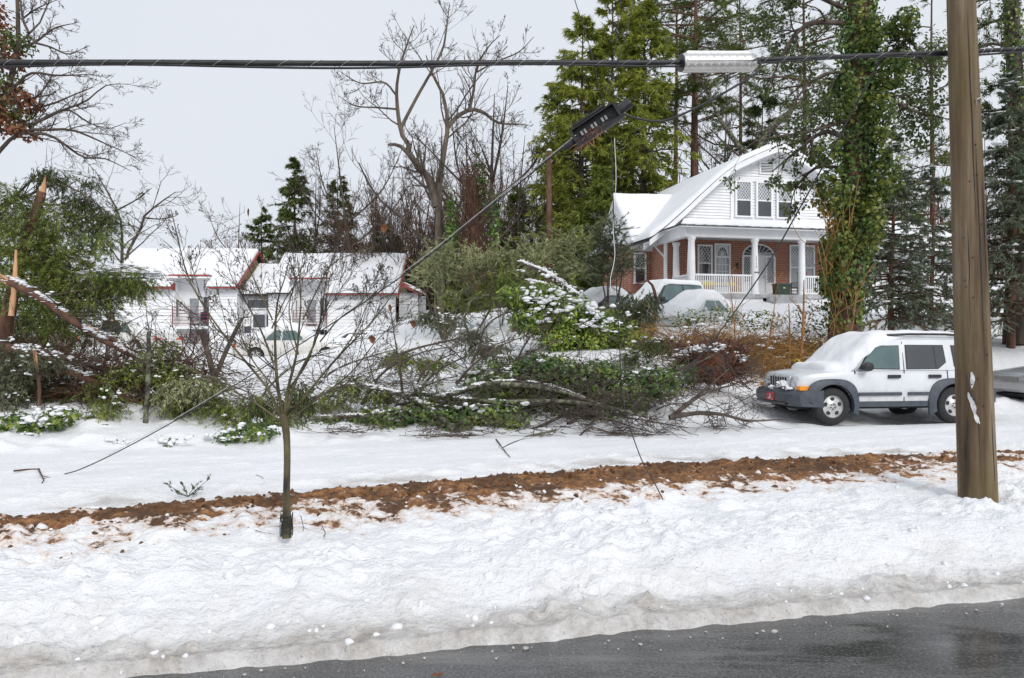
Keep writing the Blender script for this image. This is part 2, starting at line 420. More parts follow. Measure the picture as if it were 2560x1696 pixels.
def build_ground():
    nc = 640
    ys = [3.0]
    while ys[-1] < 20: ys.append(ys[-1] * 1.0050)
    while ys[-1] < 420: ys.append(ys[-1] * 1.03)
    ys = np.array(ys); sx = np.linspace(-1, 1, nc)
    X = sx[None, :] * (5.0 + 0.72 * ys)[:, None]; Y = np.repeat(ys[:, None], nc, 1)
    Z, t1, t2, t3, s = ground_full(X, Y)
    nr = len(ys)
    V = np.stack([X, Y, Z], -1).reshape(-1, 3)
    i = np.arange(nr - 1)[:, None] * nc + np.arange(nc - 1)[None, :]
    F = np.stack([i, i + 1, i + nc + 1, i + nc], -1).reshape(-1, 4)
    me = np_mesh('ground', V, [F], M['ground'], True)
    core = np.exp(-(np.maximum(np.abs(t2 - 0.06) - 0.25 * (0.75 + 1.2 * perlin(X * 0.9, Y * 0.0 + 2.5) + 0.5 * perlin(X * 2.7, 0 * Y + 7.5)), 0) / 0.16) ** 2)
    # thins out towards the right where the snow takes over
    core = core * (1 - 0.45 * sstep(3.2, 5.6, X))
    tail = 0.92 * sstep(-1.7, -0.05, t2) * (1 - sstep(0.1, 0.5, t2)) * (0.72 + 0.55 * sstep(-2.5, 0.5, X))
    mud = np.maximum(core, tail * (1 - 0.35 * sstep(3.5, 5.5, X)))
    mud = np.maximum(mud, 0.30 * np.exp(-((t2 - 0.55) / 0.3) ** 2) * (1 - sstep(-1, 1.5, X)))
    slush = np.exp(-((s - 0.12) / 0.17) ** 2) + 0.42 * sstep(0.1, 0.4, s) * (1 - sstep(0.3, 1.25, s + 0.35 * perlin(X * 2.1, Y * 2.1))) + (0.75 * np.exp(-((t2 - 0.95) / 0.3) ** 2) + 0.55 * np.exp(-((t2 - 2.0) / 0.3) ** 2)) * (0.5 + 0.9 * sstep(-0.2, 0.3, perlin(X * 1.3, Y * 3.1)))
    for nm, a in (('mud', mud), ('slush', slush)):
        at = me.attributes.new(nm, 'FLOAT', 'POINT'); at.data.foreach_set('value', np.ascontiguousarray(a.ravel(), np.float32))
    obj('ground', me, kind='structure')

def mat_ground():
    m, nt, b = nodes('snowy_ground')
    v = coords(nt)
    am = nd(nt, 'ShaderNodeAttribute'); am.attribute_name = 'mud'
    asl = nd(nt, 'ShaderNodeAttribute'); asl.attribute_name = 'slush'
    n1 = noise(nt, v, 4.5, 8, 0.68); n2 = noise(nt, v, 14, 5, 0.6); n3 = noise(nt, v, 1.1, 4, 0.6); n4 = noise(nt, v, 45, 3, 0.6)
    # snow
    snow = ramp(nt, [(0.3, (0.82, 0.83, 0.85)), (0.7, (0.88, 0.885, 0.893))], n3)
    # grey-brown slush at the ploughed edges
    sf = math_(nt, 'ADD', math_(nt, 'MULTIPLY', asl.outputs['Fac'], 0.9), math_(nt, 'MULTIPLY', math_(nt, 'SUBTRACT', n1, 0.5), 1.6))
    sl_ = math_(nt, 'MULTIPLY', sf, 0.82, True)
    slc = ramp(nt, [(0.3, (0.22, 0.19, 0.16)), (0.75, (0.54, 0.50, 0.45))], n2)
    slf = math_(nt, 'MULTIPLY', sl_, math_(nt, 'MULTIPLY', asl.outputs['Fac'], 1.5, True))
    c = mixc(nt, slf, snow, slc)
    # dark grit specks
    sp = math_(nt, 'GREATER_THAN', n4, 0.68)
    c = mixc(nt, math_(nt, 'MULTIPLY', sp, math_(nt, 'MULTIPLY', asl.outputs['Fac'], 0.6, True)), c, (0.10, 0.08, 0.06))
    # mud: stained halo, then solid clods
    mf = math_(nt, 'ADD', am.outputs['Fac'], math_(nt, 'MULTIPLY', math_(nt, 'SUBTRACT', n1, 0.5), 3.2))
    halo = math_(nt, 'MULTIPLY', math_(nt, 'SUBTRACT', mf, 0.30), 1.9, True)
    gate = math_(nt, 'MULTIPLY', am.outputs['Fac'], 5.0, True)
    c = mixc(nt, math_(nt, 'MULTIPLY', math_(nt, 'MULTIPLY', halo, gate), 0.85), c, ramp(nt, [(0.35, (0.50, 0.26, 0.13)), (0.65, (0.68, 0.47, 0.31))], n2))
    solid = math_(nt, 'MULTIPLY', math_(nt, 'SUBTRACT', mf, 0.60), 6.0, True)
    mudc = ramp(nt, [(0.25, (0.09, 0.043, 0.022)), (0.46, (0.20, 0.095, 0.042)), (0.68, (0.42, 0.21, 0.085))], n2)
    mudc = mixc(nt, ramp(nt, [(0.42, (0, 0, 0)), (0.6, (0.75, 0.75, 0.75))], noise(nt, v, 2.2, 4, 0.6)), mudc, (0.055, 0.032, 0.02))
    c = mixc(nt, math_(nt, 'MULTIPLY', solid, gate), c, mudc)
    nt.links.new(c, b.inputs['Base Color'])
    r = math_(nt, 'SUBTRACT', 0.8, math_(nt, 'MULTIPLY', slf, 0.45))
    nt.links.new(r, b.inputs['Roughness']); b.inputs['Specular IOR Level'].default_value = 0.3
    n5 = noise(nt, v, 24, 3, 0.5)
    h = math_(nt, 'ADD', math_(nt, 'MULTIPLY', n5, 1.0), math_(nt, 'MULTIPLY', n4, 0.5))
    h = math_(nt, 'ADD', h, math_(nt, 'MULTIPLY', n2, 0.8))
    bump(nt, b, h, 0.021, 1.0)
    return m
M['ground'] = mat_ground()
build_ground()

def mat_road():
    m, nt, b = nodes('wet_asphalt')
    v = coords(nt)
    v2 = coords(nt, (0.55, 1.6, 1))
    n1 = noise(nt, v2, 1.1, 4, 0.6); n2 = noise(nt, v, 55, 4, 0.7); n3 = noise(nt, v, 160, 2, 0.6); n6 = noise(nt, coords(nt, (0.35, 1.4, 1)), 2.6, 6, 0.7)
    ac = ramp(nt, [(0.38, (0.028, 0.029, 0.031)), (0.55, (0.075, 0.075, 0.076)), (0.72, (0.20, 0.20, 0.20))], n2)
    ac = mixc(nt, ramp(nt, [(0.50, (0, 0, 0)), (0.68, (0.45, 0.45, 0.45))], n6), ac, (0.24, 0.235, 0.225))
    nt.links.new(ac, b.inputs['Base Color'])
    wet = ramp(nt, [(0.42, (0.03, 0.03, 0.03)), (0.60, (0.22, 0.22, 0.22))], n1)
    nt.links.new(wet, b.inputs['Roughness'])
    b.inputs['IOR'].default_value = 1.45; b.inputs['Specular IOR Level'].default_value = 1.0
    amt = ramp(nt, [(0.42, (0.10, 0.10, 0.10)), (0.60, (1, 1, 1))], n1)
    h = math_(nt, 'MULTIPLY', math_(nt, 'ADD', n2, math_(nt, 'MULTIPLY', n3, 0.5)), amt)
    bump(nt, b, h, 0.005, 0.8)
    return m
M['road'] = mat_road()
_n = 60; _xs = np.linspace(-60, 60, _n); _rows = np.linspace(0, 1, 8)
_X = np.repeat(_xs[None], 8, 0); _Yr = Ye(_X) + 0.5 - _rows[:, None] * 12.5
_Z = 0.0 - 0.012 * (Ye(_X) + 0.5 - _Yr) * 0 + 0 * _X
_i = np.arange(7)[:, None] * _n + np.arange(_n - 1)[None]
obj('road', np_mesh('road', np.stack([_X, _Yr, _Z], -1), [np.stack([_i, _i + _n, _i + _n + 1, _i + 1], -1).reshape(-1, 4)], M['road']), kind='structure')
# ------------------------------------------------------------------ plant tools
def unit(v): return v / np.maximum(np.linalg.norm(v, axis=-1, keepdims=True), 1e-9)
def poly_at(Pp, Rp, t):
    """Pp (N,m,3), t (N,n) in 0..1 -> points, tangents, radii"""
    N, m, _ = Pp.shape; f = np.clip(t, 0, 0.9999) * (m - 1); i = f.astype(int); fr = (f - i)[..., None]; a = np.arange(N)[:, None]
    return Pp[a, i] * (1 - fr) + Pp[a, i + 1] * fr, unit(Pp[a, i + 1] - Pp[a, i]), Rp[a, i] * (1 - fr[..., 0]) + Rp[a, i + 1] * fr[..., 0]
def resample(pts, r, m):
    pts = np.asarray(pts, float); w = smooth_path(pts, max(40, 4 * m)); s = np.r_[0, np.cumsum(np.linalg.norm(np.diff(w, axis=0), axis=1))]; s /= s[-1]
    t = np.linspace(0, 1, m); out = np.stack([np.interp(t, s, w[:, q]) for q in range(3)], -1)
    rr = np.interp(t, np.linspace(0, 1, len(r)), r) if np.ndim(r) else np.full(m, r)
    return out, rr
def sprout(Pp, Rp, n, t0, t1, ang, ratio, m, wander, up, rr, rng, sd=0.25, rmin=0.0, tip=0.3, lens=None, bias=None):
    N = len(Pp); Lp = np.linalg.norm(np.diff(Pp, axis=1), axis=2).sum(1)
    t = np.sort(rng.uniform(t0, t1, (N, n)), axis=1); st, tg, ra = poly_at(Pp, Rp, t)
    pr = rng.randn(N, n, 3)
    if bias is not None: pr = pr + np.asarray(bias)
    pr = unit(pr - (pr * tg).sum(-1, keepdims=True) * tg)
    a = ang + sd * rng.randn(N, n, 1)
    d = unit(tg * np.cos(a) + pr * np.sin(a)).reshape(-1, 3)
    L = (Lp[:, None] * ratio * (1.15 - 0.55 * t) * rng.uniform(0.6, 1.25, (N, n))).reshape(-1)
    if lens is not None: L = np.minimum(L, lens)
    p = st.reshape(-1, 3); pts = [p]
    upv = np.array([0, 0, 1.0])
    for k in range(m - 1):
        d = unit(d + wander * rng.randn(len(d), 3) + up * upv); p = p + d * (L / (m - 1))[:, None]; pts.append(p)
    r0 = np.maximum(ra.reshape(-1) * rr, rmin); R = r0[:, None] * np.linspace(1, tip, m)[None]
    return np.stack(pts, 1), np.maximum(R, rmin * 0.8)
def tube_mesh(name, sets, mat):
    """sets: (P,R,k) groups"""
    Vs, Fs, n = [], [], 0
    for Pp, Rp, k in sets:
        V, F = tubes(Pp, Rp, k); Vs.append(V); Fs.append(F + n); n += len(V)
    return np_mesh(name, np.concatenate(Vs), [np.concatenate(Fs)], mat, True)
def leaf_mesh(name, C, D, Nn, L, W, mat, fold=0.0, tri=None):
    D = unit(D); S = unit(np.cross(D, Nn)); L = np.asarray(L)[:, None]; W = np.asarray(W)[:, None]
    up = unit(np.cross(S, D))
    if tri is None: tri = float(np.median(L) / np.median(W)) > 3.0
    if tri:
        V = np.stack([C - S * W * 0.5, C + S * W * 0.5, C + D * L], 1).reshape(-1, 3)
        return np_mesh(name, V, [np.arange(len(C) * 3).reshape(-1, 3)], mat, False)
    V = np.stack([C, C + D * L * 0.45 + S * W * 0.5 + up * W * fold, C + D * L, C + D * L * 0.45 - S * W * 0.5 + up * W * fold], 1).reshape(-1, 3)
    F = np.arange(len(C) * 4).reshape(-1, 4)
    return np_mesh(name, V, [F], mat, False)
def twig_leaves(Pp, nl, rng, L, W, t0=0.1, spread=0.8, droop=0.2, jit=0.02):
    """needle-like leaves standing off both sides of twigs -> C, D, N, L, W"""
    N = len(Pp); t = rng.uniform(t0, 1, (N, nl)); st, tg, _ = poly_at(Pp, np.zeros(Pp.shape[:2]), t)
    side = unit(np.cross(tg, np.array([0, 0, 1.0]) + 0.35 * rng.randn(N, nl, 3))); s = rng.choice([-1, 1], (N, nl, 1)) * rng.uniform(0.3, 1, (N, nl, 1)) * spread
    d = unit(tg + s * side + rng.randn(N, nl, 3) * 0.22 - np.array([0, 0, droop]))
    nn = np.array([0, 0, 1.0]) + rng.randn(N, nl, 3) * 0.45
    f = rng.uniform(0.65, 1.3, N * nl)
    return (st + rng.randn(N, nl, 3) * jit).reshape(-1, 3), d.reshape(-1, 3), nn.reshape(-1, 3), L * f, W * f
def blob_leaves(blobs, n, rng, L, W, inner=0.55, droop=0.3, up=0.5):
    """leaves through the shell of ellipsoids (cx,cy,cz,rx,ry,rz)"""
    B = np.asarray(blobs, float); vol = (B[:, 3] * B[:, 4] * B[:, 5]) ** 0.7; ix = rng.choice(len(B), n, p=vol / vol.sum())
    dr = unit(rng.randn(n, 3)); rad = rng.uniform(inner ** 3, 1.12, (n, 1)) ** (1 / 3)
    C = B[ix, :3] + dr * rad * B[ix, 3:6] * (1 + 0.10 * rng.randn(n, 1))
    nn = unit(dr + up * np.array([0, 0, 1.0]) + 0.5 * rng.randn(n, 3))
    d = unit(np.cross(nn, rng.randn(n, 3))); d = unit(d + 0.4 * dr - droop * np.array([0, 0, 1.0]))
    f = rng.uniform(0.6, 1.35, n)
    return C, d, nn, L * f, W * f
def lumps(centers, sizes, rng, flat=0.6, k=8, m=5):
    """small uneven snow lumps -> V, faces"""
    th = np.linspace(0.12, math.pi - 0.12, m); ph = np.arange(k) * 2 * math.pi / k
    base = np.stack([np.outer(np.sin(th), np.cos(ph)), np.outer(np.sin(th), np.sin(ph)), np.outer(np.cos(th), np.ones(k))], -1).reshape(-1, 3)
    N = len(centers); c = np.asarray(centers); s = np.asarray(sizes).reshape(N, -1); s = np.repeat(s, 3, 1) if s.shape[1] == 1 else s
    nz = 1 + 0.14 * rng.randn(N, m * k, 1)
    a = rng.uniform(0, 6.28, N); ca, sa = np.cos(a)[:, None], np.sin(a)[:, None]
    b = base[None] * nz * s[:, None] * np.array([1, 1, flat])
    b = np.stack([b[..., 0] * ca - b[..., 1] * sa, b[..., 0] * sa + b[..., 1] * ca, b[..., 2]], -1)
    V = (c[:, None] + b).reshape(-1, 3)
    i = (np.arange(N) * m * k)[:, None, None]; j = (np.arange(m - 1) * k)[None, :, None]; q = np.arange(k)[None, None]; q2 = ((np.arange(k) + 1) % k)[None, None]
    F = np.stack([i + j + q, i + j + k + q, i + j + k + q2, i + j + q2], -1).reshape(-1, 4)
    tops = (np.arange(N) * m * k)[:, None] + np.arange(k)[None]
    return V, F, tops
def snow_lumps(name, centers, sizes, rng, parent, flat=0.6, stuff=True):
    c = np.asarray(centers, float); z = np.asarray(sizes, float).reshape(len(c), -1); z = np.repeat(z, 3, 1) if z.shape[1] == 1 else z
    c = np.concatenate([c, c + rng.randn(*c.shape) * z * np.array([0.9, 0.7, 0.35]), c + rng.randn(*c.shape) * z * np.array([1.2, 0.8, 0.45])]); z = np.concatenate([z * 0.9, z * rng.uniform(0.35, 0.8, z.shape), z * rng.uniform(0.25, 0.6, z.shape)])
    centers, sizes = c, z * np.array([1.25, 1.0, 0.8])
    V, F, T = lumps(centers, sizes, rng, flat, 6, 4)
    return obj(name, np_mesh(name, V, [F, T], M['snow'], True), parent, kind='stuff' if stuff else None)
def snow_along(name, pts, r, th, rng, parent, t0=0.0, t1=1.0, gaps=0.3):
    """strip of snow lying on a log, broken by gaps"""
    w = smooth_path(pts, 90); n = len(w); rr = np.interp(np.linspace(0, 1, n), np.linspace(0, 1, len(r)), r)
    keep = (perlin(np.arange(n) * 0.22 + rng.rand() * 50, 0.5) > -gaps) & (np.linspace(0, 1, n) >= t0) & (np.linspace(0, 1, n) <= t1)
    c, s = [], []
    for i in range(n):
        if keep[i]:
            c.append(w[i] + np.array([0, 0, rr[i] * 0.85 + th * 0.25])); s.append((rr[i] * rng.uniform(0.9, 1.3) + 0.02, rr[i] * rng.uniform(0.5, 0.9) + 0.01, th * rng.uniform(0.5, 1.2)))
    if c: snow_lumps(name, np.array(c), np.array(s), rng, parent, 1.0)

M['hemlock'] = mat_leaf('hemlock_needles', [(0.05, 0.085, 0.02), (0.15, 0.21, 0.045), (0.29, 0.35, 0.075), (0.45, 0.46, 0.12)], 0.55, 0.35)
M['hemlock_y'] = mat_leaf('yellow_green_needles', [(0.08, 0.115, 0.022), (0.21, 0.26, 0.042), (0.38, 0.41, 0.07), (0.54, 0.53, 0.12)], 0.55, 0.35, clump=0.45)
M['fir'] = mat_leaf('dark_needles', [(0.03, 0.048, 0.018), (0.08, 0.115, 0.036), (0.165, 0.19, 0.06)], 0.6, 0.3)
M['pine'] = mat_leaf('pine_needles', [(0.04, 0.065, 0.018), (0.115, 0.16, 0.038), (0.23, 0.27, 0.06)], 0.6, 0.3)
M['spruce'] = mat_leaf('blue_spruce_needles', [(0.055, 0.078, 0.045), (0.16, 0.20, 0.13), (0.37, 0.41, 0.31)], 0.6, 0.25)
M['ivy'] = mat_leaf('ivy_leaves', [(0.019, 0.049, 0.011), (0.056, 0.121, 0.023), (0.130, 0.203, 0.032), (0.276, 0.308, 0.049)], 0.35, 0.15, spec=0.5, clump=1.6)
M['ivy_y'] = mat_leaf('olive_ivy_leaves', [(0.022, 0.042, 0.010), (0.065, 0.11, 0.02), (0.14, 0.18, 0.03), (0.26, 0.25, 0.05)], 0.4, 0.2, spec=0.4, clump=1.6)
M['rhodo'] = mat_leaf('glossy_shrub_leaves', [(0.025, 0.053, 0.009), (0.094, 0.163, 0.021), (0.234, 0.316, 0.041), (0.421, 0.492, 0.082)], 0.32, 0.25, spec=0.5, clump=1.5)
M['palebush'] = mat_leaf('pale_juniper_needles', [(0.09, 0.11, 0.045), (0.24, 0.27, 0.12), (0.44, 0.46, 0.24), (0.62, 0.62, 0.38)], 0.6, 0.3, clump=0.8)
M['juniper'] = mat_leaf('grey_green_needles', [(0.045, 0.063, 0.030), (0.128, 0.150, 0.083), (0.255, 0.270, 0.150)], 0.6, 0.15)
M['brownleaf'] = mat_leaf('dead_oak_leaves', [(0.08, 0.035, 0.02), (0.22, 0.09, 0.045), (0.36, 0.17, 0.09)], 0.7, 0.3)
M['briarbark'] = mat_noise('orange_stem', (0.20, 0.085, 0.025), (0.33, 0.16, 0.05), 5, 0.8, (1, 1, 0.3))
M['briar'] = mat_leaf('briar_canes', [(0.13, 0.06, 0.02), (0.34, 0.18, 0.055), (0.55, 0.34, 0.11)], 0.7, 0.0)
M['brush'] = mat_leaf('brown_brush', [(0.03, 0.018, 0.013), (0.085, 0.045, 0.028), (0.15, 0.085, 0.05)], 0.8, 0.0)

def bare_tree(name, limbs, label, levels, seed, mat='bark_grey', tmat='twig', k0=9, group=None, rmin=0.008):
    """limbs: list of (points, radii) in world space, first is the trunk"""
    rng = np.random.RandomState(seed); base = np.asarray(limbs[0][0][0], float)
    T = empty(name, tuple(base), 0, label, 'tree', group)
    m0 = 14; LP, LR = zip(*[resample(p, r, m0) for p, r in limbs]); LP = np.stack(LP) - base; LR = np.stack(LR)
    obj('trunk', tube_mesh('trunk', [(LP, LR, k0)], M[mat]), T)
    sets = []; cp, cr = (LP[1:], LR[1:]) if name == 'street_tree' else (LP, LR)
    for (n, t0, t1, ang, ratio, m, wd, up, rr) in levels:
        cp, cr = sprout(cp, cr, n, t0, t1, ang, ratio, m, wd, up, rr, rng, rmin=rmin)
        sets.append((cp, cr, 5 if len(cp) < 150 else 3))
    if sets: obj('crown', tube_mesh('crown', sets, M[tmat]), T)
    return T, cp
def conifer(name, base, H, label, seed, leaf='hemlock', n_br=90, ns=9, nl=10, h0=0.15, rad=0.2, droop=0.35, elev=0.15, L=0.28, W=0.075, trunk_r=0.2, lean=(0, 0), bark='bark', prof=None, spread=0.8, snow=0, group=None, gap=0.0, ldroop=0.2):
    rng = np.random.RandomState(seed); T = empty(name, tuple(base), 0, label, 'tree', group)
    zz = np.linspace(0, 1, 12); tp = np.stack([lean[0] * H * zz + 0.05 * np.sin(zz * 7 + seed), lean[1] * H * zz, H * zz], -1); tp[0, 2] = -0.6
    tr = trunk_r * (1 - zz * 0.93)
    obj('trunk', tube_mesh('trunk', [(tp[None], tr[None], 9)], M[bark]), T)
    hh = h0 + (1 - h0) * rng.beta(1.0, 1.15, n_br)
    if gap: hh = hh[perlin(hh * 9, np.full(len(hh), seed * 1.7)) > -0.45 + gap]
    n = len(hh); st = np.stack([np.interp(hh, zz, tp[:, q]) for q in range(3)], -1); az = rng.uniform(0, 2 * math.pi, n)
    pf = prof or (lambda h: (1 - h) ** 0.8 + 0.05)
    l = H * rad * np.array([pf((h - h0) / (1 - h0)) for h in hh]) * rng.uniform(0.6, 1.15, n)
    m = 7; t = np.linspace(0, 1, m)[None, :, None]
    hd = np.stack([np.cos(az), np.sin(az), np.zeros(n)], -1)[:, None]; l3 = l[:, None, None]
    e = (elev + 0.35 * (hh - 0.4) + 0.12 * rng.randn(n))[:, None, None]; dr = (droop * (1.25 - hh) * rng.uniform(0.7, 1.3, n))[:, None, None]
    Bp = st[:, None] + hd * l3 * t * (1 - 0.08 * t) + np.array([0, 0, 1.0]) * l3 * (e * t - dr * t * t) + rng.randn(n, m, 3) * 0.02 * l3 * t
    Br = (0.012 * l + 0.012)[:, None] * np.linspace(1, 0.25, m)[None]
    Tp, Tr = sprout(Bp, Br, ns, 0.18, 0.98, 0.95, 0.38, 4, 0.10, -0.10 * droop * 3, 0.45, rng, sd=0.2, rmin=0.006, bias=np.array([0, 0, -0.0]))
    # flatten the sprays: keep twigs near the branch plane
    Tp[:, :, 2] = Tp[:, :1, 2] + (Tp[:, :, 2] - Tp[:, :1, 2]) * 0.55 - np.linspace(0, 1, 4)[None] ** 2 * 0.22 * droop * np.linalg.norm(Tp[:, -1] - Tp[:, 0], axis=1)[:, None]
    obj('limbs', tube_mesh('limbs', [(Bp[:, ::2], Br[:, ::2], 4), (Tp[:, ::3], Tr[:, ::3] * 0.8, 3)], M[bark]), T, kind='stuff')
    a = twig_leaves(Tp, nl, rng, L, W, 0.05, spread, ldroop, 0.03 * L / 0.28); b = twig_leaves(Bp, nl, rng, L, W, 0.35, spread, ldroop, 0.03)
    C = [np.concatenate(q) for q in zip(a, b)]
    obj('crown', leaf_mesh('crown', *C, M[leaf]), T)
    if snow:
        ix = rng.choice(len(C[0]), snow); 
        snow_lumps('snow', C[0][ix] + np.array([0, 0, 0.05]), rng.uniform(0.06, 0.17, (snow, 3)) * np.array([1.4, 1.0, 0.7]) * (H / 12) ** 0.3, rng, T, 0.7)
    return T
def at(px, d, dz=0.0):
    """ground point under photo column px at depth d"""
    x = (px - 1280) / FPX * d; return np.array([x, d, gz(x, d) + dz])
# ------------------------------------------------------------------ building helpers
def snow_patch(p00, p10, p11, p01, thick, n=30, m=12, amp=0.03, r=0.35, seed=0, wob=0.06):
    """rounded snow blanket over a four-cornered sloping surface"""
    p00, p10, p11, p01 = [np.asarray(p, float) for p in (p00, p10, p11, p01)]
    # denser near the borders
    a = 0.5 - 0.5 * np.cos(np.linspace(0, math.pi, n)); b = 0.5 - 0.5 * np.cos(np.linspace(0, math.pi, m))
    A, B = np.meshgrid(a, b)
    S = ((1 - A) * (1 - B))[..., None] * p00 + (A * (1 - B))[..., None] * p10 + (A * B)[..., None] * p11 + ((1 - A) * B)[..., None] * p01
    L1 = 0.5 * (np.linalg.norm(p10 - p00) + np.linalg.norm(p11 - p01)); L2 = 0.5 * (np.linalg.norm(p01 - p00) + np.linalg.norm(p11 - p10))
    e = np.minimum(np.minimum(A, 1 - A) * L1, np.minimum(B, 1 - B) * L2)
    k = np.clip(e / r, 0, 1); prof = np.sqrt(1 - (1 - k) ** 2)
    u, v = A * L1 + seed * 7.1, B * L2 + seed * 3.3
    T = S.copy(); T[..., 2] += thick * (0.06 + 0.94 * prof) * (1 + 0.25 * perlin(u * 0.5, v * 0.5)) + amp * prof * fbm(u * 0.9, v * 0.9, 3)
    # wavy outline
    c = S.mean(axis=(0, 1)); bd = 1 - np.clip(e / 0.25, 0, 1)
    T[..., :2] += (bd * wob * perlin(u * 2.3 + 4, v * 2.3))[..., None] * (T[..., :2] - c[:2]) / max(np.linalg.norm(p10 - p00), 1)
    V = np.concatenate([T.reshape(-1, 3), S.reshape(-1, 3)]); nm = n * m
    i = np.arange(m - 1)[:, None] * n + np.arange(n - 1)[None]
    top = np.stack([i, i + 1, i + n + 1, i + n], -1).reshape(-1, 4)
    br = np.concatenate([np.arange(n), np.arange(1, m) * n + n - 1, np.arange(n - 2, -1, -1) + (m - 1) * n, np.arange(m - 2, 0, -1) * n])
    nx = np.roll(br, -1)
    side = np.stack([br, br + nm, nx + nm, nx], -1)
    return V, [top, side]
def snow_obj(name, quads, parent, **kw):
    mb = MB()
    for q in quads:
        V, F = snow_patch(*q[:4], **(q[4] if len(q) > 4 else {}))
        mb.add(V, *F)
    return mb.build(name, M['snow'], parent, smooth=True, **kw)
def text_obj(body, size, mat, name, parent=None, extrude=0.004):
    cu = bpy.data.curves.new(name, 'FONT'); cu.body = body; cu.size = size; cu.extrude = extrude; cu.resolution_u = 3
    t = bpy.data.objects.new('tmp_text', cu); COL.objects.link(t); bpy.context.view_layer.update()
    me = bpy.data.meshes.new_from_object(t.evaluated_get(bpy.context.evaluated_depsgraph_get()))
    bpy.data.objects.remove(t); bpy.data.curves.remove(cu)
    me.materials.clear(); me.materials.append(mat); me.name = name
    return obj(name, me, parent)
def wall_holes(mb, x0, x1, z0, z1, holes, y0, y1):
    """wall slab between y0..y1 with rectangular openings (x0,x1,z0,z1)"""
    xs = sorted({x0, x1, *[h[0] for h in holes], *[h[1] for h in holes]}); zs = sorted({z0, z1, *[h[2] for h in holes], *[h[3] for h in holes]})
    xs = [x for x in xs if x0 <= x <= x1]; zs = [z for z in zs if z0 <= z <= z1]
    for a, b in zip(xs, xs[1:]):
        run = None
        for c, d in zip(zs, zs[1:]):
            cx, cz = (a + b) / 2, (c + d) / 2
            inside = any(h[0] < cx < h[1] and h[2] < cz < h[3] for h in holes)
            if not inside:
                run = (run[0], d) if run else (c, d)
            if inside or d == zs[-1]:
                if run: mb.box(a, b, y0, y1, run[0], run[1])
                run = None
def lattice(mb, x0, x1, z0, z1, y, nx, w=0.022):
    """diamond lead lattice filling a pane, clipped to its rectangle"""
    st = (x1 - x0) / nx; k = 1.35
    for sgn in (1, -1):
        c = -20.0
        for j in range(-40, 60):
            # line z = z0 + sgn*k*(x - x0) + j*st*k
            pts = []
            for X in (x0, x1):
                Z = z0 + sgn * k * (X - x0) + j * st * k
                if z0 - 1e-6 <= Z <= z1 + 1e-6: pts.append((X, Z))
            for Z in (z0, z1):
                X = x0 + (Z - z0 - j * st * k) / (sgn * k)
                if x0 + 1e-6 < X < x1 - 1e-6: pts.append((X, Z))
            if len(pts) >= 2:
                (ax, az), (bx, bz) = pts[0], pts[1]
                if math.hypot(ax - bx, az - bz) > 0.05: mb.bar((ax, y + 0.002 * sgn, az), (bx, y + 0.002 * sgn, bz), w, 0.015)
def window(parent, cx, z0, w, h, y=0.0, upper='lattice', lower='dark', fr=0.09, split=0.5, mat=None, rz=0.0, pos=None, lat=4, glass_up=None):
    """sash window: frame ring, two panes, lattice, sill. local y = face of the wall, outside is -y"""
    x0, x1, z1 = -w / 2, w / 2, z0 + h
    mb = MB(); t = mat or M['whitetrim']
    mb.box(x0 - fr, x0, -0.06, 0.05, z0 - 0.02, z1 + fr); mb.box(x1, x1 + fr, -0.06, 0.05, z0 - 0.02, z1 + fr)
    mb.box(x0, x1, -0.062, 0.05, z1, z1 + fr)
    zm = z0 + h * split
    if upper: mb.box(x0, x1, -0.04, 0.03, zm - 0.03, zm + 0.03)
    o = mb.build('window', t, parent)
    o.location = pos if pos is not None else (cx, y, 0); o.rotation_euler = (0, 0, rz)
    MB().box(x0 - fr - 0.04, x1 + fr + 0.04, -0.11, 0.04, z0 - 0.09, z0 - 0.02).build('sill', t, o)
    gl = {'dark': M['glass'], 'pale': M['glass_pale'], 'teal': M['glass_teal']}
    if upper:
        MB().box(x0, x1, -0.012, 0.0, zm + 0.03, z1).build('pane', gl[glass_up or 'pale'], o)
        MB().box(x0, x1, -0.004, 0.012, z0 - 0.02, zm - 0.03).build('pane', gl[lower], o)
        if upper == 'lattice':
            lb = MB(); lattice(lb, x0, x1, zm + 0.03, z1, -0.024, lat); lb.build('lattice', t, o)
    else:
        MB().box(x0, x1, -0.008, 0.006, z0 - 0.02, z1).build('pane', gl[lower], o)
    return o

def mat_brick(name, axis):
    m, nt, b = nodes(name)
    t = nt.nodes.new('ShaderNodeTexCoord'); sp = nt.nodes.new('ShaderNodeSeparateXYZ'); cb = nt.nodes.new('ShaderNodeCombineXYZ')
    nt.links.new(t.outputs['Object'], sp.inputs[0]); nt.links.new(sp.outputs[axis], cb.inputs[0]); nt.links.new(sp.outputs[2], cb.inputs[1])
    br = nt.nodes.new('ShaderNodeTexBrick'); nt.links.new(cb.outputs[0], br.inputs['Vector'])
    br.inputs['Scale'].default_value = 1.0; br.inputs['Brick Width'].default_value = 0.27; br.inputs['Row Height'].default_value = 0.092
    br.inputs['Mortar Size'].default_value = 0.012; br.inputs['Color1'].default_value = (0.33, 0.105, 0.055, 1)
    br.inputs['Color2'].default_value = (0.43, 0.17, 0.095, 1); br.inputs['Mortar'].default_value = (0.50, 0.40, 0.33, 1)
    n = noise(nt, coords(nt), 5, 4)
    c = mixc(nt, math_(nt, 'MULTIPLY', n, 0.5), br.outputs['Color'], (0.19, 0.055, 0.03))
    nt.links.new(c, b.inputs['Base Color']); b.inputs['Roughness'].default_value = 0.85
    bump(nt, b, math_(nt, 'SUBTRACT', 1.0, br.outputs['Fac']), 0.015)
    return m
M['brick_x'] = mat_brick('red_brick', 0); M['brick_y'] = mat_brick('red_brick_side', 1)
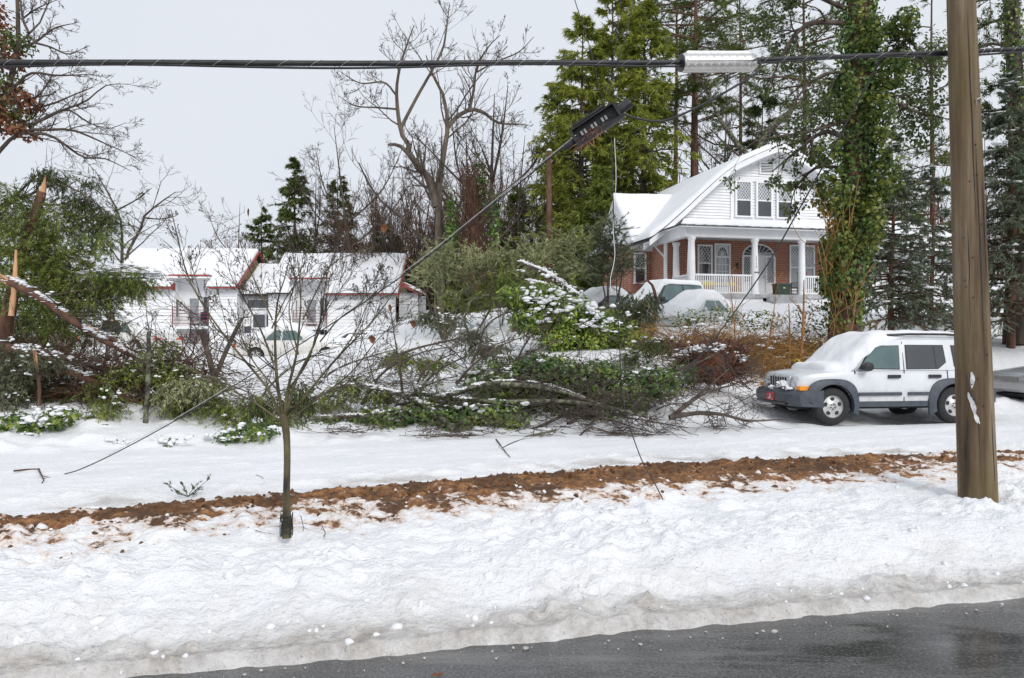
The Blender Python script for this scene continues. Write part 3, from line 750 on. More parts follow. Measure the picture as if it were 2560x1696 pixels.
M['porchgrey'] = mat_noise('grey_porch_board', (0.30, 0.31, 0.32), (0.45, 0.46, 0.47), 3, 0.7)
M['shingle'] = mat_noise('dark_shingle', (0.03, 0.03, 0.032), (0.07, 0.068, 0.066), 6, 0.9, bmp=0.01)

# ------------------------------------------------------------------ brick house with gambrel gable and porch
HZ = 3.2
def build_house():
    H = empty('brick_house', (7.4, 38.0, HZ), math.radians(13), 'red brick house with white gambrel gable and columned front porch on the hill', 'house')
    z = lambda a: a - HZ
    # brick front wall with openings (left pair, door, right pair)
    op = [(1.62, 2.28, z(4.55), z(6.25)), (2.45, 3.30, z(3.75), z(6.35)), (3.92, 5.72, z(3.75), z(6.45)), (6.55, 7.05, z(4.2), z(6.35)), (7.35, 7.85, z(4.2), z(6.35)), (9.0, 10.1, z(4.5), z(6.3))]
    mb = MB(); wall_holes(mb, 0, 11, z(2.6), z(6.75), op, 0.0, 0.3)
    wl_ = mb.build('wall', M['brick_x'], H); wl_['label'] = 'red brick front wall behind the porch'
    MB().box(0.0, 0.3, 0.303, 8, z(2.6), z(6.75)).build('side_wall', M['brick_y'], H); MB().box(10.7, 11, 0.303, 8, z(2.6), z(6.75)).build('side_wall', M['brick_y'], H)
    # dark rooms behind the openings
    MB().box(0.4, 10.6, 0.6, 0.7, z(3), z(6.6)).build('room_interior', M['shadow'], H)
    # wing on the left: front wall with a window, chamfered corner
    mb = MB(); wall_holes(mb, -1.05, -0.003, z(2.6), z(6.4), [(-0.9, -0.32, z(4.5), z(6.0))], 1.9, 2.2)
    w2 = mb.build('wing_wall', M['brick_x'], H)
    MB().prism([(-1.05, 1.9), (-1.05, 2.2), (-1.06, 2.4), (-1.30, 2.35)], 'z', z(2.6), z(6.4)).build('wing_wall', M['brick_y'], H)
    MB().box(-1.30, -1.06, 2.403, 5.3, z(2.6), z(6.4)).build('wing_wall', M['brick_y'], H)
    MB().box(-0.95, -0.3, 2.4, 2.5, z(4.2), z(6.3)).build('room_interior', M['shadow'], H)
    window(H, -0.61, z(4.55), 0.5, 1.4, 1.9, lat=3, glass_up='dark', fr=0.08)
    # white frieze boards under the eaves
    MB().box(-1.12, 0.0, 1.72, 1.9, z(6.1), z(6.7)).box(-0.14, -0.002, -0.02, 1.72, z(6.3), z(6.78)).build('frieze', M['whitetrim'], H)
    # gable wall, board by board
    prof = [(0.0, 11.02), (1.2, 10.52), (2.2, 10.03), (3.0, 9.46), (4.0, 8.58), (5.0, 7.66), (5.9, 6.88), (6.7, 6.28)]     # half-width from the ridge -> height of the roof underside
    def half_at(h):
        for (x0, h0), (x1, h1) in zip(prof, prof[1:]):
            if h1 <= h <= h0: return x0 + (x1 - x0) * (h0 - h) / (h0 - h1)
        return 0.0 if h > prof[0][1] else prof[-1][0]
    rp = 5.5
    MB().prism([(rp - half_at(6.7) + 0.1, z(6.7)), (rp + half_at(6.7) - 0.1, z(6.7)), *[(rp + x_, z(h_) - 0.02) for x_, h_ in prof[4:0:-1]], (rp, z(10.98)), *[(rp - x_, z(h_) - 0.02) for x_, h_ in prof[1:5]]], 'y', 0.06, 0.26).build('gable_backing', M['white'], H)
    hh = 6.72
    while hh < 10.9:
        t = min(hh + 0.150, 10.95)
        a, b = half_at(hh) - 0.06, max(half_at(t) - 0.06, 0.02)
        y0, y1 = -0.012, 0.036
        V = [(rp - a, y0, z(hh)), (rp + a, y0, z(hh)), (rp + b, y1, z(t)), (rp - b, y1, z(t)), (rp - a, 0.055, z(hh)), (rp + a, 0.055, z(hh)), (rp + b, 0.058, z(t)), (rp - b, 0.058, z(t))]
        MB().add(V, [[0, 1, 2, 3], [7, 6, 5, 4], [0, 4, 5, 1], [3, 2, 6, 7], [0, 3, 7, 4], [1, 5, 6, 2]]).build('clapboard', M['white'], H)
        hh += 0.142
    # gable windows in a shared white surround, vent above
    MB().box(3.3, 6.9, -0.045, 0.0, z(7.52), z(7.7)).box(3.3, 6.9, -0.045, 0.0, z(9.42), z(9.60)).box(3.3, 3.5, -0.045, 0.0, z(7.7), z(9.42)).box(6.7, 6.9, -0.045, 0.0, z(7.7), z(9.42)).build('window_surround', M['whitetrim'], H)
    for cx in (3.98, 5.1, 6.22): window(H, cx, z(7.74), 0.72, 1.62, -0.045, lat=5, fr=0.1, split=0.47)
    v = MB().box(4.85, 4.93, -0.05, 0, z(9.82), z(10.42)).box(5.62, 5.70, -0.05, 0, z(9.82), z(10.42)).box(4.93, 5.62, -0.05, 0, z(10.36), z(10.42)).box(4.93, 5.62, -0.05, 0, z(9.82), z(9.88)).build('gable_vent', M['whitetrim'], H)
    MB().box(4.93, 5.62, -0.004, -0.001, z(9.88), z(10.36)).build('vent_opening', M['shadow'], v)
    for i in range(6):
        MB().box(4.93, 5.62, -0.04, -0.008, z(9.90 + i * 0.078), z(9.93 + i * 0.078)).build('slat', M['whitetrim'], v)
    # gambrel roof: slabs + rake boards + soffit + snow
    prev = None
    roof = MB(); rake = MB(); sn = []
    for sgn in (-1, 1):
        for (x0, h0), (x1, h1) in zip(prof, prof[1:]):
            p = [(rp + sgn * x0, z(h0)), (rp + sgn * x1, z(h1)), (rp + sgn * x1, z(h1) + 0.10), (rp + sgn * x0, z(h0) + 0.10)]
            roof.prism(p if sgn > 0 else p[::-1], 'y', -0.72, 9.0)
            q = [(rp + sgn * x0, z(h0) - 0.22), (rp + sgn * x1, z(h1) - 0.22), (rp + sgn * x1, z(h1) + 0.06), (rp + sgn * x0, z(h0) + 0.06)]
            rake.prism(q if sgn > 0 else q[::-1], 'y', -0.78, -0.70)
            q = [(rp + sgn * x0, z(h0) - 0.34), (rp + sgn * x1, z(h1) - 0.34), (rp + sgn * x1, z(h1) - 0.002), (rp + sgn * x0, z(h0) - 0.002)]
            rake.prism(q if sgn > 0 else q[::-1], 'y', -0.10, 0.0)
    ro = roof.build('roof', M['shingle'], H)
    rake.build('rake_board', M['whitetrim'], H)
    both = [(-x_, h_) for x_, h_ in prof[::-1]] + prof[1:]
    MB().prism([(rp + x_, z(h_) - 0.03) for x_, h_ in both] + [(rp + x_, z(h_) - 0.06) for x_, h_ in both[::-1]], 'y', -0.70, -0.10).build('soffit', M['whitetrim'], H)
    pf = [(rp + x_ * 1.008, z(h_) + 0.10) for x_, h_ in both]
    # one continuous snow blanket over both slopes
    nx_, ny_ = 90, 24
    xs = np.linspace(pf[0][0], pf[-1][0], nx_); ys = -0.80 + 9.8 * (0.5 - 0.5 * np.cos(np.linspace(0, math.pi, ny_)))
    zz = np.interp(xs, [p[0] for p in pf], [p[1] for p in pf])
    zz = np.convolve(np.pad(zz, 2, 'edge'), np.ones(5) / 5, 'valid')
    XX, YY = np.meshgrid(xs, ys); e = np.minimum(np.minimum(XX - xs[0], xs[-1] - XX), np.minimum(YY - ys[0], ys[-1] - YY))
    kk = np.sqrt(1 - (1 - np.clip(e / 0.3, 0, 1)) ** 2)
    TT = zz[None] + 0.03 + 0.22 * kk + 0.03 * kk * fbm(XX * 0.8, YY * 0.8, 3); BB = np.repeat(zz[None] - 0.02, ny_, 0)
    V = np.concatenate([np.stack([XX, YY, TT], -1).reshape(-1, 3), np.stack([XX, YY, BB], -1).reshape(-1, 3)])
    i = np.arange(ny_ - 1)[:, None] * nx_ + np.arange(nx_ - 1)[None]; top = np.stack([i, i + 1, i + nx_ + 1, i + nx_], -1).reshape(-1, 4)
    br = np.concatenate([np.arange(nx_), np.arange(1, ny_) * nx_ + nx_ - 1, np.arange(nx_ - 2, -1, -1) + (ny_ - 1) * nx_, np.arange(ny_ - 2, 0, -1) * nx_]); nx2 = np.roll(br, -1); nm = nx_ * ny_
    obj('roof_snow', np_mesh('roof_snow', V, [top, np.stack([br, br + nm, nx2 + nm, nx2], -1)], M['snow'], True), ro, label='thick snow blanket on the gambrel roof')
    # left wing roof
    ez, rz_, v0, v1, vr = 6.62, 9.05, 1.25, 5.95, 3.6
    wr = MB(); wr.prism([(v0, z(ez)), (vr, z(rz_)), (v1, z(ez)), (v1, z(ez) + 0.09), (vr, z(rz_) + 0.09), (v0, z(ez) + 0.09)], 'x', -1.35, 3.6)
    wro = wr.build('wing_roof', M['whitetrim'], H)
    MB().prism([(1.6, z(6.4)), (5.6, z(6.4)), (vr, z(rz_) - 0.1)], 'x', -1.2, -1.0).build('wing_gable', M['white'], H)
    MB().bar((-1.37, v0, z(ez) - 0.06), (-1.37, vr, z(rz_) - 0.06), 0.05, 0.26).bar((-1.35, v0 - 0.03, z(ez)), (0.6, v0 - 0.03, z(ez)), 0.07, 0.18).build('wing_fascia', M['whitetrim'], H)
    snow_obj('roof_snow', [((-1.42, v0 - 0.08, z(ez) + 0.09), (3.0, v0 - 0.08, z(ez) + 0.09), (3.0, vr + 0.1, z(rz_) + 0.12), (-1.42, vr + 0.1, z(rz_) + 0.12), dict(thick=0.26, n=40, m=24, r=0.25))], wro)
    # porch
    zf, zb, ze = z(3.75), z(6.30), z(6.74)
    PX0, PX1, PV = -0.25, 9.2, -2.6
    MB().box(PX0, PX1, PV, -0.01, zf - 0.16, zf).build('porch_floor', M['porchgrey'], H)
    MB().box(PX0 + 0.08, 3.6, PV + 0.1, PV + 0.18, z(2.3), zf - 0.16).build('porch_skirt', M['whitetrim'], H); MB().box(5.5, PX1 - 0.08, PV + 0.1, PV + 0.18, z(2.3), zf - 0.16).build('porch_skirt', M['whitetrim'], H)
    st = MB()
    for i in range(4): st.box(3.7, 5.4, PV - 0.32 * (i + 1), PV - 0.32 * i, z(2.3), zf - 0.16 - 0.17 * i)
    st.build('porch_steps', M['porchgrey'], H)
    MB().box(PX0, PX1, PV, PV + 0.32, zb, ze).box(PX0, PX0 + 0.3, PV + 0.32, -0.01, zb, ze).box(PX1 - 0.3, PX1, PV + 0.32, -0.01, zb, ze).build('porch_beam', M['whitetrim'], H)
    MB().box(PX0 + 0.3, PX1 - 0.3, PV + 0.32, -0.01, zb + 0.2, zb + 0.26).build('porch_ceiling', M['porchgrey'], H)
    rf = MB()
    e0, e1, evv = PX0 - 0.45, PX1 + 0.45, PV - 0.45
    rf.add([(e0, evv, ze), (e1, evv, ze), (e1, 0.0, ze), (e0, 0.0, ze), (PX0 + 1.0, -0.01, z(7.22)), (PX1 - 1.0, -0.01, z(7.22))],
           [[3, 2, 1, 0], [0, 1, 5, 4]], [[0, 4, 3], [1, 2, 5]])
    rf.add([(3, 3, 3)] * 0 if False else [(e0, evv, ze - 0.09), (e1, evv, ze - 0.09), (e1, evv, ze), (e0, evv, ze), (e0, evv + 0.06, ze - 0.09), (e1, evv + 0.06, ze - 0.09)], [[0, 1, 2, 3], [4, 5, 1, 0]])
    pr = rf.build('porch_roof', M['whitetrim'], H)
    MB().box(e0 - 0.02, e1 + 0.02, evv - 0.05, evv - 0.002, ze - 0.03, ze + 0.03).box(e0 - 0.05, e0 - 0.002, evv, -0.1, ze - 0.03, ze + 0.03).build('gutter', M['blackp'], pr)
    # porch snow: hipped blanket
    n1, n2 = 70, 16
    us = np.linspace(0, 1, n1); vs = 0.5 - 0.5 * np.cos(np.linspace(0, math.pi, n2))
    U, Vv = np.meshgrid(us, vs)
    xl = e0 - 0.03 + Vv * 1.45; xr = e1 + 0.03 - Vv * 1.45
    XX = xl + (xr - xl) * U; YY = evv - 0.05 + Vv * (0.0 - evv + 0.04); base = ze + 0.02 + Vv * (z(7.24) - ze)
    e = np.minimum(np.minimum(XX - xl, xr - XX), Vv * 3.0)
    kk = np.sqrt(1 - (1 - np.clip(e / 0.35, 0, 1)) ** 2)
    TT = base + 0.02 + kk * (0.26 + 0.05 * fbm(XX * 0.7, YY * 0.7, 3))
    V = np.concatenate([np.stack([XX, YY, TT], -1).reshape(-1, 3), np.stack([XX, YY, base - 0.02], -1).reshape(-1, 3)]); nm = n1 * n2
    i = np.arange(n2 - 1)[:, None] * n1 + np.arange(n1 - 1)[None]; top = np.stack([i, i + 1, i + n1 + 1, i + n1], -1).reshape(-1, 4)
    br = np.concatenate([np.arange(n1), np.arange(1, n2) * n1 + n1 - 1, np.arange(n1 - 2, -1, -1) + (n2 - 1) * n1, np.arange(n2 - 2, 0, -1) * n1]); nx2 = np.roll(br, -1)
    obj('porch_snow', np_mesh('porch_snow', V, [top, np.stack([br, br + nm, nx2 + nm, nx2], -1)], M['snow'], True), pr)
    # columns
    cp = [(0.20, 0), (0.20, 0.08), (0.17, 0.12), (0.165, 0.3), (0.165, 0.9), (0.15, 1.7), (0.132, 2.33), (0.15, 2.36), (0.15, 2.41), (0.185, 2.44), (0.19, 2.55)]
    cm = MB().lathe(cp, 20).mesh('column', M['whitetrim']); cm.polygons.foreach_set('use_smooth', [True] * len(cm.polygons)); sharp(cm, 40)
    for (cx, cv) in ((0.1, PV + 0.17), (3.22, PV + 0.17), (5.62, PV + 0.17), (8.75, PV + 0.17), (0.35, -0.25)):
        c = obj('column', cm, H); c.location = (cx, cv, zf)
    # house number on the second column, in small metal-like figures
    for i, ch in enumerate('1714'):
        ho = text_obj(ch, 0.17, M['porchgrey'], 'numeral', H); ho.location = (3.165, PV - 0.0, zf + 1.66 - 0.155 * i); ho.rotation_euler = (math.radians(90), 0, 0)
    MB().box(3.1, 3.36, PV - 0.02, PV - 0.003, zf + 0.985, zf + 1.02).build('number_plate', M['shadow'], H)
    # railings with single balusters
    bl = MB().box(-0.02, 0.02, -0.02, 0.02, 0.10, 0.82).mesh('baluster', M['whitetrim'])
    for (a, b, v0_) in ((0.28, 3.05, PV + 0.17), (5.8, 8.58, PV + 0.17), (12.2, 15.6, -0.2)):
        r = MB().box(a, b, -0.045, 0.045, 0.82, 0.90).box(a, b, -0.035, 0.035, 0.04, 0.10).build('railing', M['whitetrim'], H); r.location = (0, v0_, zf)
        n = int((b - a) / 0.105)
        for i in range(n):
            q = obj('baluster', bl, r); q.location = (a + (i + 0.5) * (b - a) / n, 0, 0)
    r = MB().box(-0.045, 0.045, PV + 0.35, -0.45, 0.82, 0.90).box(-0.035, 0.035, PV + 0.35, -0.45, 0.04, 0.1).build('railing', M['whitetrim'], H); r.location = (0.1, 0, zf)
    for i in range(17):
        q = obj('baluster', bl, r); q.location = (0, PV + 0.42 + i * 0.105, 0)
    # window and door units under the porch
    window(H, 1.95, z(4.57), 0.62, 1.62, 0.0, lat=4, glass_up='dark', fr=0.08)
    d = MB().box(2.45, 2.53, -0.06, 0.1, zf, z(6.35)).box(3.22, 3.30, -0.06, 0.1, zf, z(6.35)).box(2.53, 3.22, -0.06, 0.1, z(6.27), z(6.35)).box(2.53, 3.22, -0.05, 0.08, z(5.66), z(5.74)).build('glazed_door', M['whitetrim'], H)
    # half-round fanlight: pane with radiating bars
    def fan(parent, cx, zc, rx, rz_, y, bars=7):
        an = np.linspace(0, math.pi, 21)
        poly = [(cx + rx * math.cos(a), zc + rz_ * math.sin(a)) for a in an]
        MB().prism(poly, 'y', y, y + 0.02).build('fanlight', M['glass'], parent)
        mb = MB()
        for i in range(1, bars):
            a = math.pi * i / bars; mb.bar((cx + 0.08 * rx * math.cos(a), y - 0.012, zc + 0.08 * rz_ * math.sin(a)), (cx + rx * 0.98 * math.cos(a), y - 0.012, zc + rz_ * 0.98 * math.sin(a)), 0.022, 0.02)
        for a, b in zip(an, an[1:]): mb.bar((cx + rx * math.cos(a), y - 0.02, zc + rz_ * math.sin(a)), (cx + rx * math.cos(b), y - 0.02, zc + rz_ * math.sin(b)), 0.06, 0.06)
        mb.prism([(cx + 0.22 * rx * math.cos(a), zc + 0.22 * rz_ * math.sin(a)) for a in an], 'y', y - 0.02, y - 0.004)
        mb.build('fan_bars', M['whitetrim'], parent)
    MB().box(2.53, 3.22, 0.05, 0.09, z(5.74), z(6.27)).build('panel', M['whitetrim'], d)
    fan(d, 2.875, z(5.78), 0.30, 0.42, 0.02, 7)
    MB().box(2.53, 3.22, 0.03, 0.05, z(4.35), z(5.66)).build('pane', M['glass_pale'], d)
    MB().box(2.53, 3.22, 0.02, 0.06, zf, z(4.35)).build('panel', M['whitetrim'], d)
    mb = MB()
    for i in range(1, 4): mb.box(2.53 + i * 0.1725 - 0.015, 2.53 + i * 0.1725 + 0.015, 0.005, 0.028, z(4.35), z(5.66))
    for i in range(1, 4): mb.box(2.53, 3.22, 0.003, 0.026, z(4.35) + i * 0.33 - 0.015, z(4.35) + i * 0.33 + 0.015)
    mb.build('muntins', M['whitetrim'], d)
    # main door with arched fanlight and lattice sidelights
    D = MB().box(3.92, 4.0, -0.06, 0.12, zf, z(5.78)).box(5.64, 5.72, -0.06, 0.12, zf, z(5.78)).box(4.36, 4.44, -0.04, 0.12, zf, z(5.74)).box(5.2, 5.28, -0.04, 0.12, zf, z(5.74)).box(4.0, 5.64, -0.05, 0.12, z(5.74), z(5.82)).build('front_door', M['whitetrim'], H)
    mb = MB()     # spandrel bricks around the arch
    an = np.linspace(0, math.pi, 25); cx, rx, rz2 = 4.82, 0.90, 0.62
    for a, b in zip(an, an[1:]):
        xa, xb = cx + rx * math.cos(a), cx + rx * math.cos(b); za, zb_ = z(5.78) + rz2 * math.sin(a), z(5.78) + rz2 * math.sin(b)
        mb.prism([(xb, zb_), (xa, za), (xa, z(6.45)), (xb, z(6.45))], 'y', 0.003, 0.28)
    mb.build('arch_brickwork', M['brick_x'], H)
    fan(D, cx, z(5.80), 0.84, 0.56, 0.04, 9)
    leaf = MB().box(4.44, 5.2, 0.04, 0.09, zf, z(5.74)).build('door_leaf', M['white'], D)
    MB().lathe([(0.0, 0), (0.05, 0.0), (0.05, 0.03), (0, 0.03)], 12, (4.56, 0.005, z(5.05)), 'y').build('knocker', M['blackp'], D)
    MB().lathe([(0.02, 0), (0.035, 0.03), (0.02, 0.06)], 10, (5.1, -0.02, z(4.75)), 'y').build('door_knob', M['cream'], D)
    for a, b in ((4.0, 4.36), (5.28, 5.64)):
        MB().box(a, b, 0.04, 0.06, z(4.5), z(5.74)).build('sidelight', M['glass'], D)
        MB().box(a, b, 0.03, 0.08, zf, z(4.5)).build('panel', M['whitetrim'], D)
        mb = MB(); lattice(mb, a, b, z(4.5), z(5.74), 0.02, 3, 0.02); mb.build('lattice', M['whitetrim'], D)
    for cx_ in (6.8, 7.6): window(H, cx_, z(4.22), 0.46, 2.1, 0.0, lat=3, fr=0.07, lower='pale')
    window(H, 9.55, z(4.52), 1.0, 1.75, 0.0, lat=6, fr=0.08, lower='pale')
    # lantern beside the door, downspouts
    MB().lathe([(0.02, 0), (0.07, 0.04), (0.08, 0.2), (0.03, 0.27)], 8, (3.62, -0.12, z(5.15))).box(3.6, 3.64, -0.12, 0, z(5.36), z(5.4)).build('wall_lantern', M['blackp'], H)
    MB().tube([(-0.35, 1.3, z(6.5)), (-0.33, 0.9, z(6.35)), (-0.05, 0.1, z(5.6)), (-0.05, -0.05, z(5.3)), (-0.05, -0.05, z(3.2))], 0.045, 8).tube([(-0.45, -2.75, z(6.66)), (-0.3, -2.62, z(6.55)), (-0.02, -2.5, z(6.3)), (-0.02, -2.42, z(6.1)), (-0.12, -2.40, z(3.6))], 0.045, 8).build('downspout', M['whitetrim'], H, smooth=True)
    MB().box(-0.12, 0.0, -0.03, 0.12, z(3.0), z(6.3)).build('corner_board', M['whitetrim'], H)
    # right extension with siding and its own snowy roof
    MB().box(11.0, 11.9, 0.5, 0.65, z(2.4), z(6.2)).build('extension_wall', M['white'], H)
    mb = MB(); wall_holes(mb, 11.9, 17.5, z(2.4), z(6.3), [(13.0, 14.0, z(4.4), z(5.9))], 1.2, 1.35); mb.build('extension_wall', M['white'], H)
    for i in range(20): MB().box(11.9, 13.0, 1.165, 1.2, z(2.75 + i * 0.18), z(2.75 + i * 0.18 + 0.025)).box(14.0, 17.5, 1.165, 1.2, z(2.75 + i * 0.18), z(2.75 + i * 0.18 + 0.025)).build('siding_lap', M['white'], H)
    window(H, 13.5, z(4.42), 0.85, 1.4, 1.2, lower='dark', glass_up='dark', upper='plain')
    MB().box(11.2, 17.6, -0.6, 1.15, zf - 0.3, zf - 0.1).build('porch_floor', M['porchgrey'], H)
    MB().box(11.2, 17.6, -0.5, -0.4, z(2.2), zf - 0.302).build('porch_skirt', M['brick_x'], H)
    er = MB().prism([(0.2, z(6.2)), (4.5, z(8.3)), (9, z(6.2)), (9, z(6.3)), (4.5, z(8.4)), (0.2, z(6.3))], 'x', 11.0, 18.0).build('extension_roof', M['shingle'], H)
    snow_obj('roof_snow', [((10.9, 0.1, z(6.32)), (18.1, 0.1, z(6.32)), (18.1, 4.6, z(8.42)), (10.9, 4.6, z(8.42)), dict(thick=0.25, n=30, m=12))], er)
    return H
HOUSE = build_house()
def hloc(x, y, zabs):
    c, s = math.cos(math.radians(13)), math.sin(math.radians(13))
    return (7.4 + c * x - s * y, 38 + s * x + c * y, zabs)
# things standing on the porch
e = empty('storage_bin', hloc(4.75, -2.15, 3.752), math.radians(13), 'dark green storage bin on the porch in front of the door', 'bin')
M['dkgreen'] = mat_noise('dark_green_plastic', (0.012, 0.035, 0.025), (0.02, 0.05, 0.035), 6, 0.5)
MB().prism([(-0.32, 0), (0.32, 0), (0.36, 0.46), (-0.36, 0.46)], 'y', -0.2, 0.2).build('body', M['dkgreen'], e)
MB().box(-0.38, 0.38, -0.22, 0.22, 0.462, 0.53).build('lid', M['dkgreen'], e)
MB().box(-0.05, 0.05, -0.24, -0.215, 0.3, 0.36).build('latch', M['cream'], e)
e = empty('porch_bench', hloc(1.9, -1.6, 3.752), math.radians(13), 'low yellow bench on the porch behind the white railing', 'bench')
M['yellow'] = mat_noise('yellow_paint', (0.62, 0.46, 0.03), (0.75, 0.58, 0.06), 5, 0.5)
for i in range(3): MB().box(-0.9, 0.9, -0.22 + i * 0.15, -0.10 + i * 0.15, 0.40, 0.44).build('slat', M['yellow'], e)
MB().box(-0.9, 0.9, 0.18, 0.22, 0.48, 0.62).build('backrest', M['yellow'], e)
for sx in (-0.8, 0.8):
    for sy in (-0.18, 0.18): MB().box(sx - 0.03, sx + 0.03, sy - 0.03, sy + 0.03, 0, 0.40 if sy < 0 else 0.62).build('leg', M['yellow'], e)
e = empty('porch_chair', hloc(6.2, -1.3, 3.752), math.radians(200), 'brown wooden rocking chair on the porch beside the right-hand columns', 'chair')
M['chairwood'] = mat_noise('chair_wood', (0.16, 0.06, 0.025), (0.27, 0.11, 0.05), 6, 0.5, (1, 1, 0.2))
MB().box(-0.27, 0.27, -0.25, 0.25, 0.40, 0.44).build('seat', M['chairwood'], e)
for i in range(6): MB().box(-0.25 + i * 0.092, -0.21 + i * 0.092, 0.21, 0.24, 0.44, 1.05).build('slat', M['chairwood'], e)
MB().box(-0.29, 0.29, 0.205, 0.245, 1.05, 1.15).build('top_rail', M['chairwood'], e)
for sx in (-0.26, 0.26):
    for sy in (-0.22, 0.22): MB().box(sx - 0.02, sx + 0.02, sy - 0.02, sy + 0.02, 0.06, 0.40 if sy > 0 else 0.64).build('leg', M['chairwood'], e)
    MB().box(sx - 0.03, sx + 0.03, -0.26, 0.22, 0.64, 0.67).build('armrest', M['chairwood'], e)
    MB().tube([(sx, -0.4, 0.09), (sx, -0.2, 0.03), (sx, 0.1, 0.02), (sx, 0.45, 0.09)], 0.02, 6).build('rocker', M['chairwood'], e)

# ------------------------------------------------------------------ white apartment building
def build_apartment():
    D0 = 52.0; k = FPX / D0
    A = empty('apartment_building', (-16.0, D0, 1.0), math.radians(1.5), 'white clapboard two-storey apartment building with snowy roofs and red trim', 'building')
    X = lambda px: (px - 1280) / k + 16.0
    Z = lambda py: EYE - (py - 848) / k - 1.0
    def boards(x0, x1, z0, z1, y, holes=()):
        MB().box(x0, x1, y + 0.04, y + 0.2, z0, z1).build('wall', M['white'], A)
        zz_ = z0; st = 0.215
        while zz_ < z1 - 0.02:
            t = min(zz_ + st - 0.004, z1)
            MB().add([(x0, y - 0.02, zz_), (x1, y - 0.02, zz_), (x1, y + 0.036, t), (x0, y + 0.036, t), (x0, y + 0.039, zz_), (x1, y + 0.039, zz_), (x1, y + 0.039, t), (x0, y + 0.039, t)],
                     [[0, 1, 2, 3], [0, 4, 5, 1], [3, 2, 6, 7], [0, 3, 7, 4], [1, 5, 6, 2]]).build('clapboard', M['white'], A)
            zz_ += st
    bz = -1.0
    eL, eR = Z(722), Z(737)
    xs = {n: X(p) for n, p in dict(a=300, b=432, c=524, d=593, e=667, f=727, g=815, h=986, i=1036).items()}
    boards(xs['a'], xs['b'], bz, eL, 0.0); boards(xs['c'], xs['d'], bz, eL, 0.0)
    # entrance bay set back
    boards(xs['d'] + 0.02, xs['e'] - 0.0, bz, Z(738), 1.2)
    MB().box(xs['d'] - 0.2, xs['d'], 0.2, 1.2, bz, eL).build('wall', M['white'], A)
    boards(xs['e'], xs['f'], bz, Z(727), 0.35); boards(xs['g'], xs['h'], bz, eR, 0.35)
    boards(xs['h'] + 0.02, xs['i'], bz, Z(727), 2.2)
    MB().box(xs['i'], xs['i'] + 0.5, 2.6, 2.8, bz, Z(735)).build('wall', M['porchgrey'], A)
    # balconies: recessed back wall, glazed door, window, rails
    def balcony(x0, x1, zt, y, zu, zl, rail_u, rail_l, door=True, nrail=6):
        d = 1.05
        MB().box(x0, x1, y + d, y + d + 0.15, bz, zt).build('balcony_wall', M['white'], A)
        MB().box(x0, x0 + 0.08, y + 0.2, y + d, bz, zt).box(x1 - 0.08, x1, y + 0.2, y + d, bz, zt).build('balcony_wall', M['white'], A)
        MB().box(x0 + 0.08, x1 - 0.08, y + 0.02, y + d, zu - 0.18, zu).build('balcony_floor', M['whitetrim'], A)
        MB().box(x0 + 0.08, x1 - 0.08, y + 0.2, y + d, zt - 0.08, zt).build('balcony_ceiling', M['whitetrim'], A)
        w = x1 - x0
        for zz_ in (zu, zl):
            g = window(A, x0 + w * 0.45, zz_ + 0.1, w * 0.25, 1.75, y + d, upper=None, lower='pale', fr=0.07)
            window(A, x0 + w * 0.82, zz_ + (0.75 if zz_ == zu else 0.45), w * 0.24, 1.2, y + d, upper=None, lower='dark', fr=0.05, mat=M['whitetrim'])
            MB().box(x0 + w * 0.82 - 0.02, x0 + w * 0.82 + 0.02, y + d - 0.03, y + d - 0.009, zz_ + 0.6, zz_ + 1.9).build('mullion', M['whitetrim'], A)
        window(A, 0, zu + 0.65, 0.5, 1.1, upper=None, lower='dark', fr=0.06, rz=math.radians(90), pos=(x0 + 0.085, y + 0.6, 0))
        for (r0, r1) in (rail_u, rail_l):
            R = MB().box(x0 + 0.04, x0 + 0.09, y - 0.07, y - 0.02, r0, r1).box(x1 - 0.09, x1 - 0.04, y - 0.07, y - 0.02, r0, r1).build('balcony_railing', M['darkred'], A)
            for i in range(nrail):
                zz_ = r0 + 0.06 + (r1 - r0 - 0.06) * i / (nrail - 1)
                MB().box(x0 + 0.092, x1 - 0.092, y - 0.06, y - 0.03, zz_ - 0.035, zz_).build('rail', M['darkred'], R)
    balcony(xs['b'], xs['c'], Z(693), 0.0, Z(816), Z(880), (Z(811), Z(767)), (Z(874), Z(836)))
    MB().box(xs['b'] - 0.15, xs['c'] + 0.12, -0.3, 1.9, Z(697), Z(693)).build('balcony_roof', M['whitetrim'], A)
    MB().box(xs['b'] - 0.15, xs['c'] + 0.15, -0.34, -0.302, Z(692), Z(688)).build('red_trim', M['red'], A)
    balcony(xs['f'], xs['g'], Z(699), 0.35, Z(818), Z(880), (Z(814), Z(775)), (Z(876), Z(842)), nrail=6)
    MB().box(xs['f'] - 0.1, xs['g'] + 0.1, 0.05, 2.2, Z(701), Z(697)).build('balcony_roof', M['whitetrim'], A)
    MB().box(xs['f'] - 0.1, xs['g'] + 0.12, 0.01, 0.048, Z(697.5), Z(694)).build('red_trim', M['red'], A)
    # blue-black chair on the upper balcony is a thing of its own, see below
    # entrance glazing
    w = window(A, (xs['d'] + xs['e']) / 2 + 0.1, Z(768), 1.45, 0.52, 1.165, upper=None, lower='dark', fr=0.08)
    w = window(A, (xs['d'] + xs['e']) / 2 + 0.15, Z(818), 0.8, 0.85, 1.165, upper=None, lower='dark', fr=0.08)
    w = window(A, xs['e'] - 0.28, Z(818), 0.2, 0.85, 1.165, upper=None, lower='dark', fr=0.05)
    window(A, xs['d'] + 0.35, Z(858), 0.42, 1.1, 1.165, upper=None, lower='dark', fr=0.06)
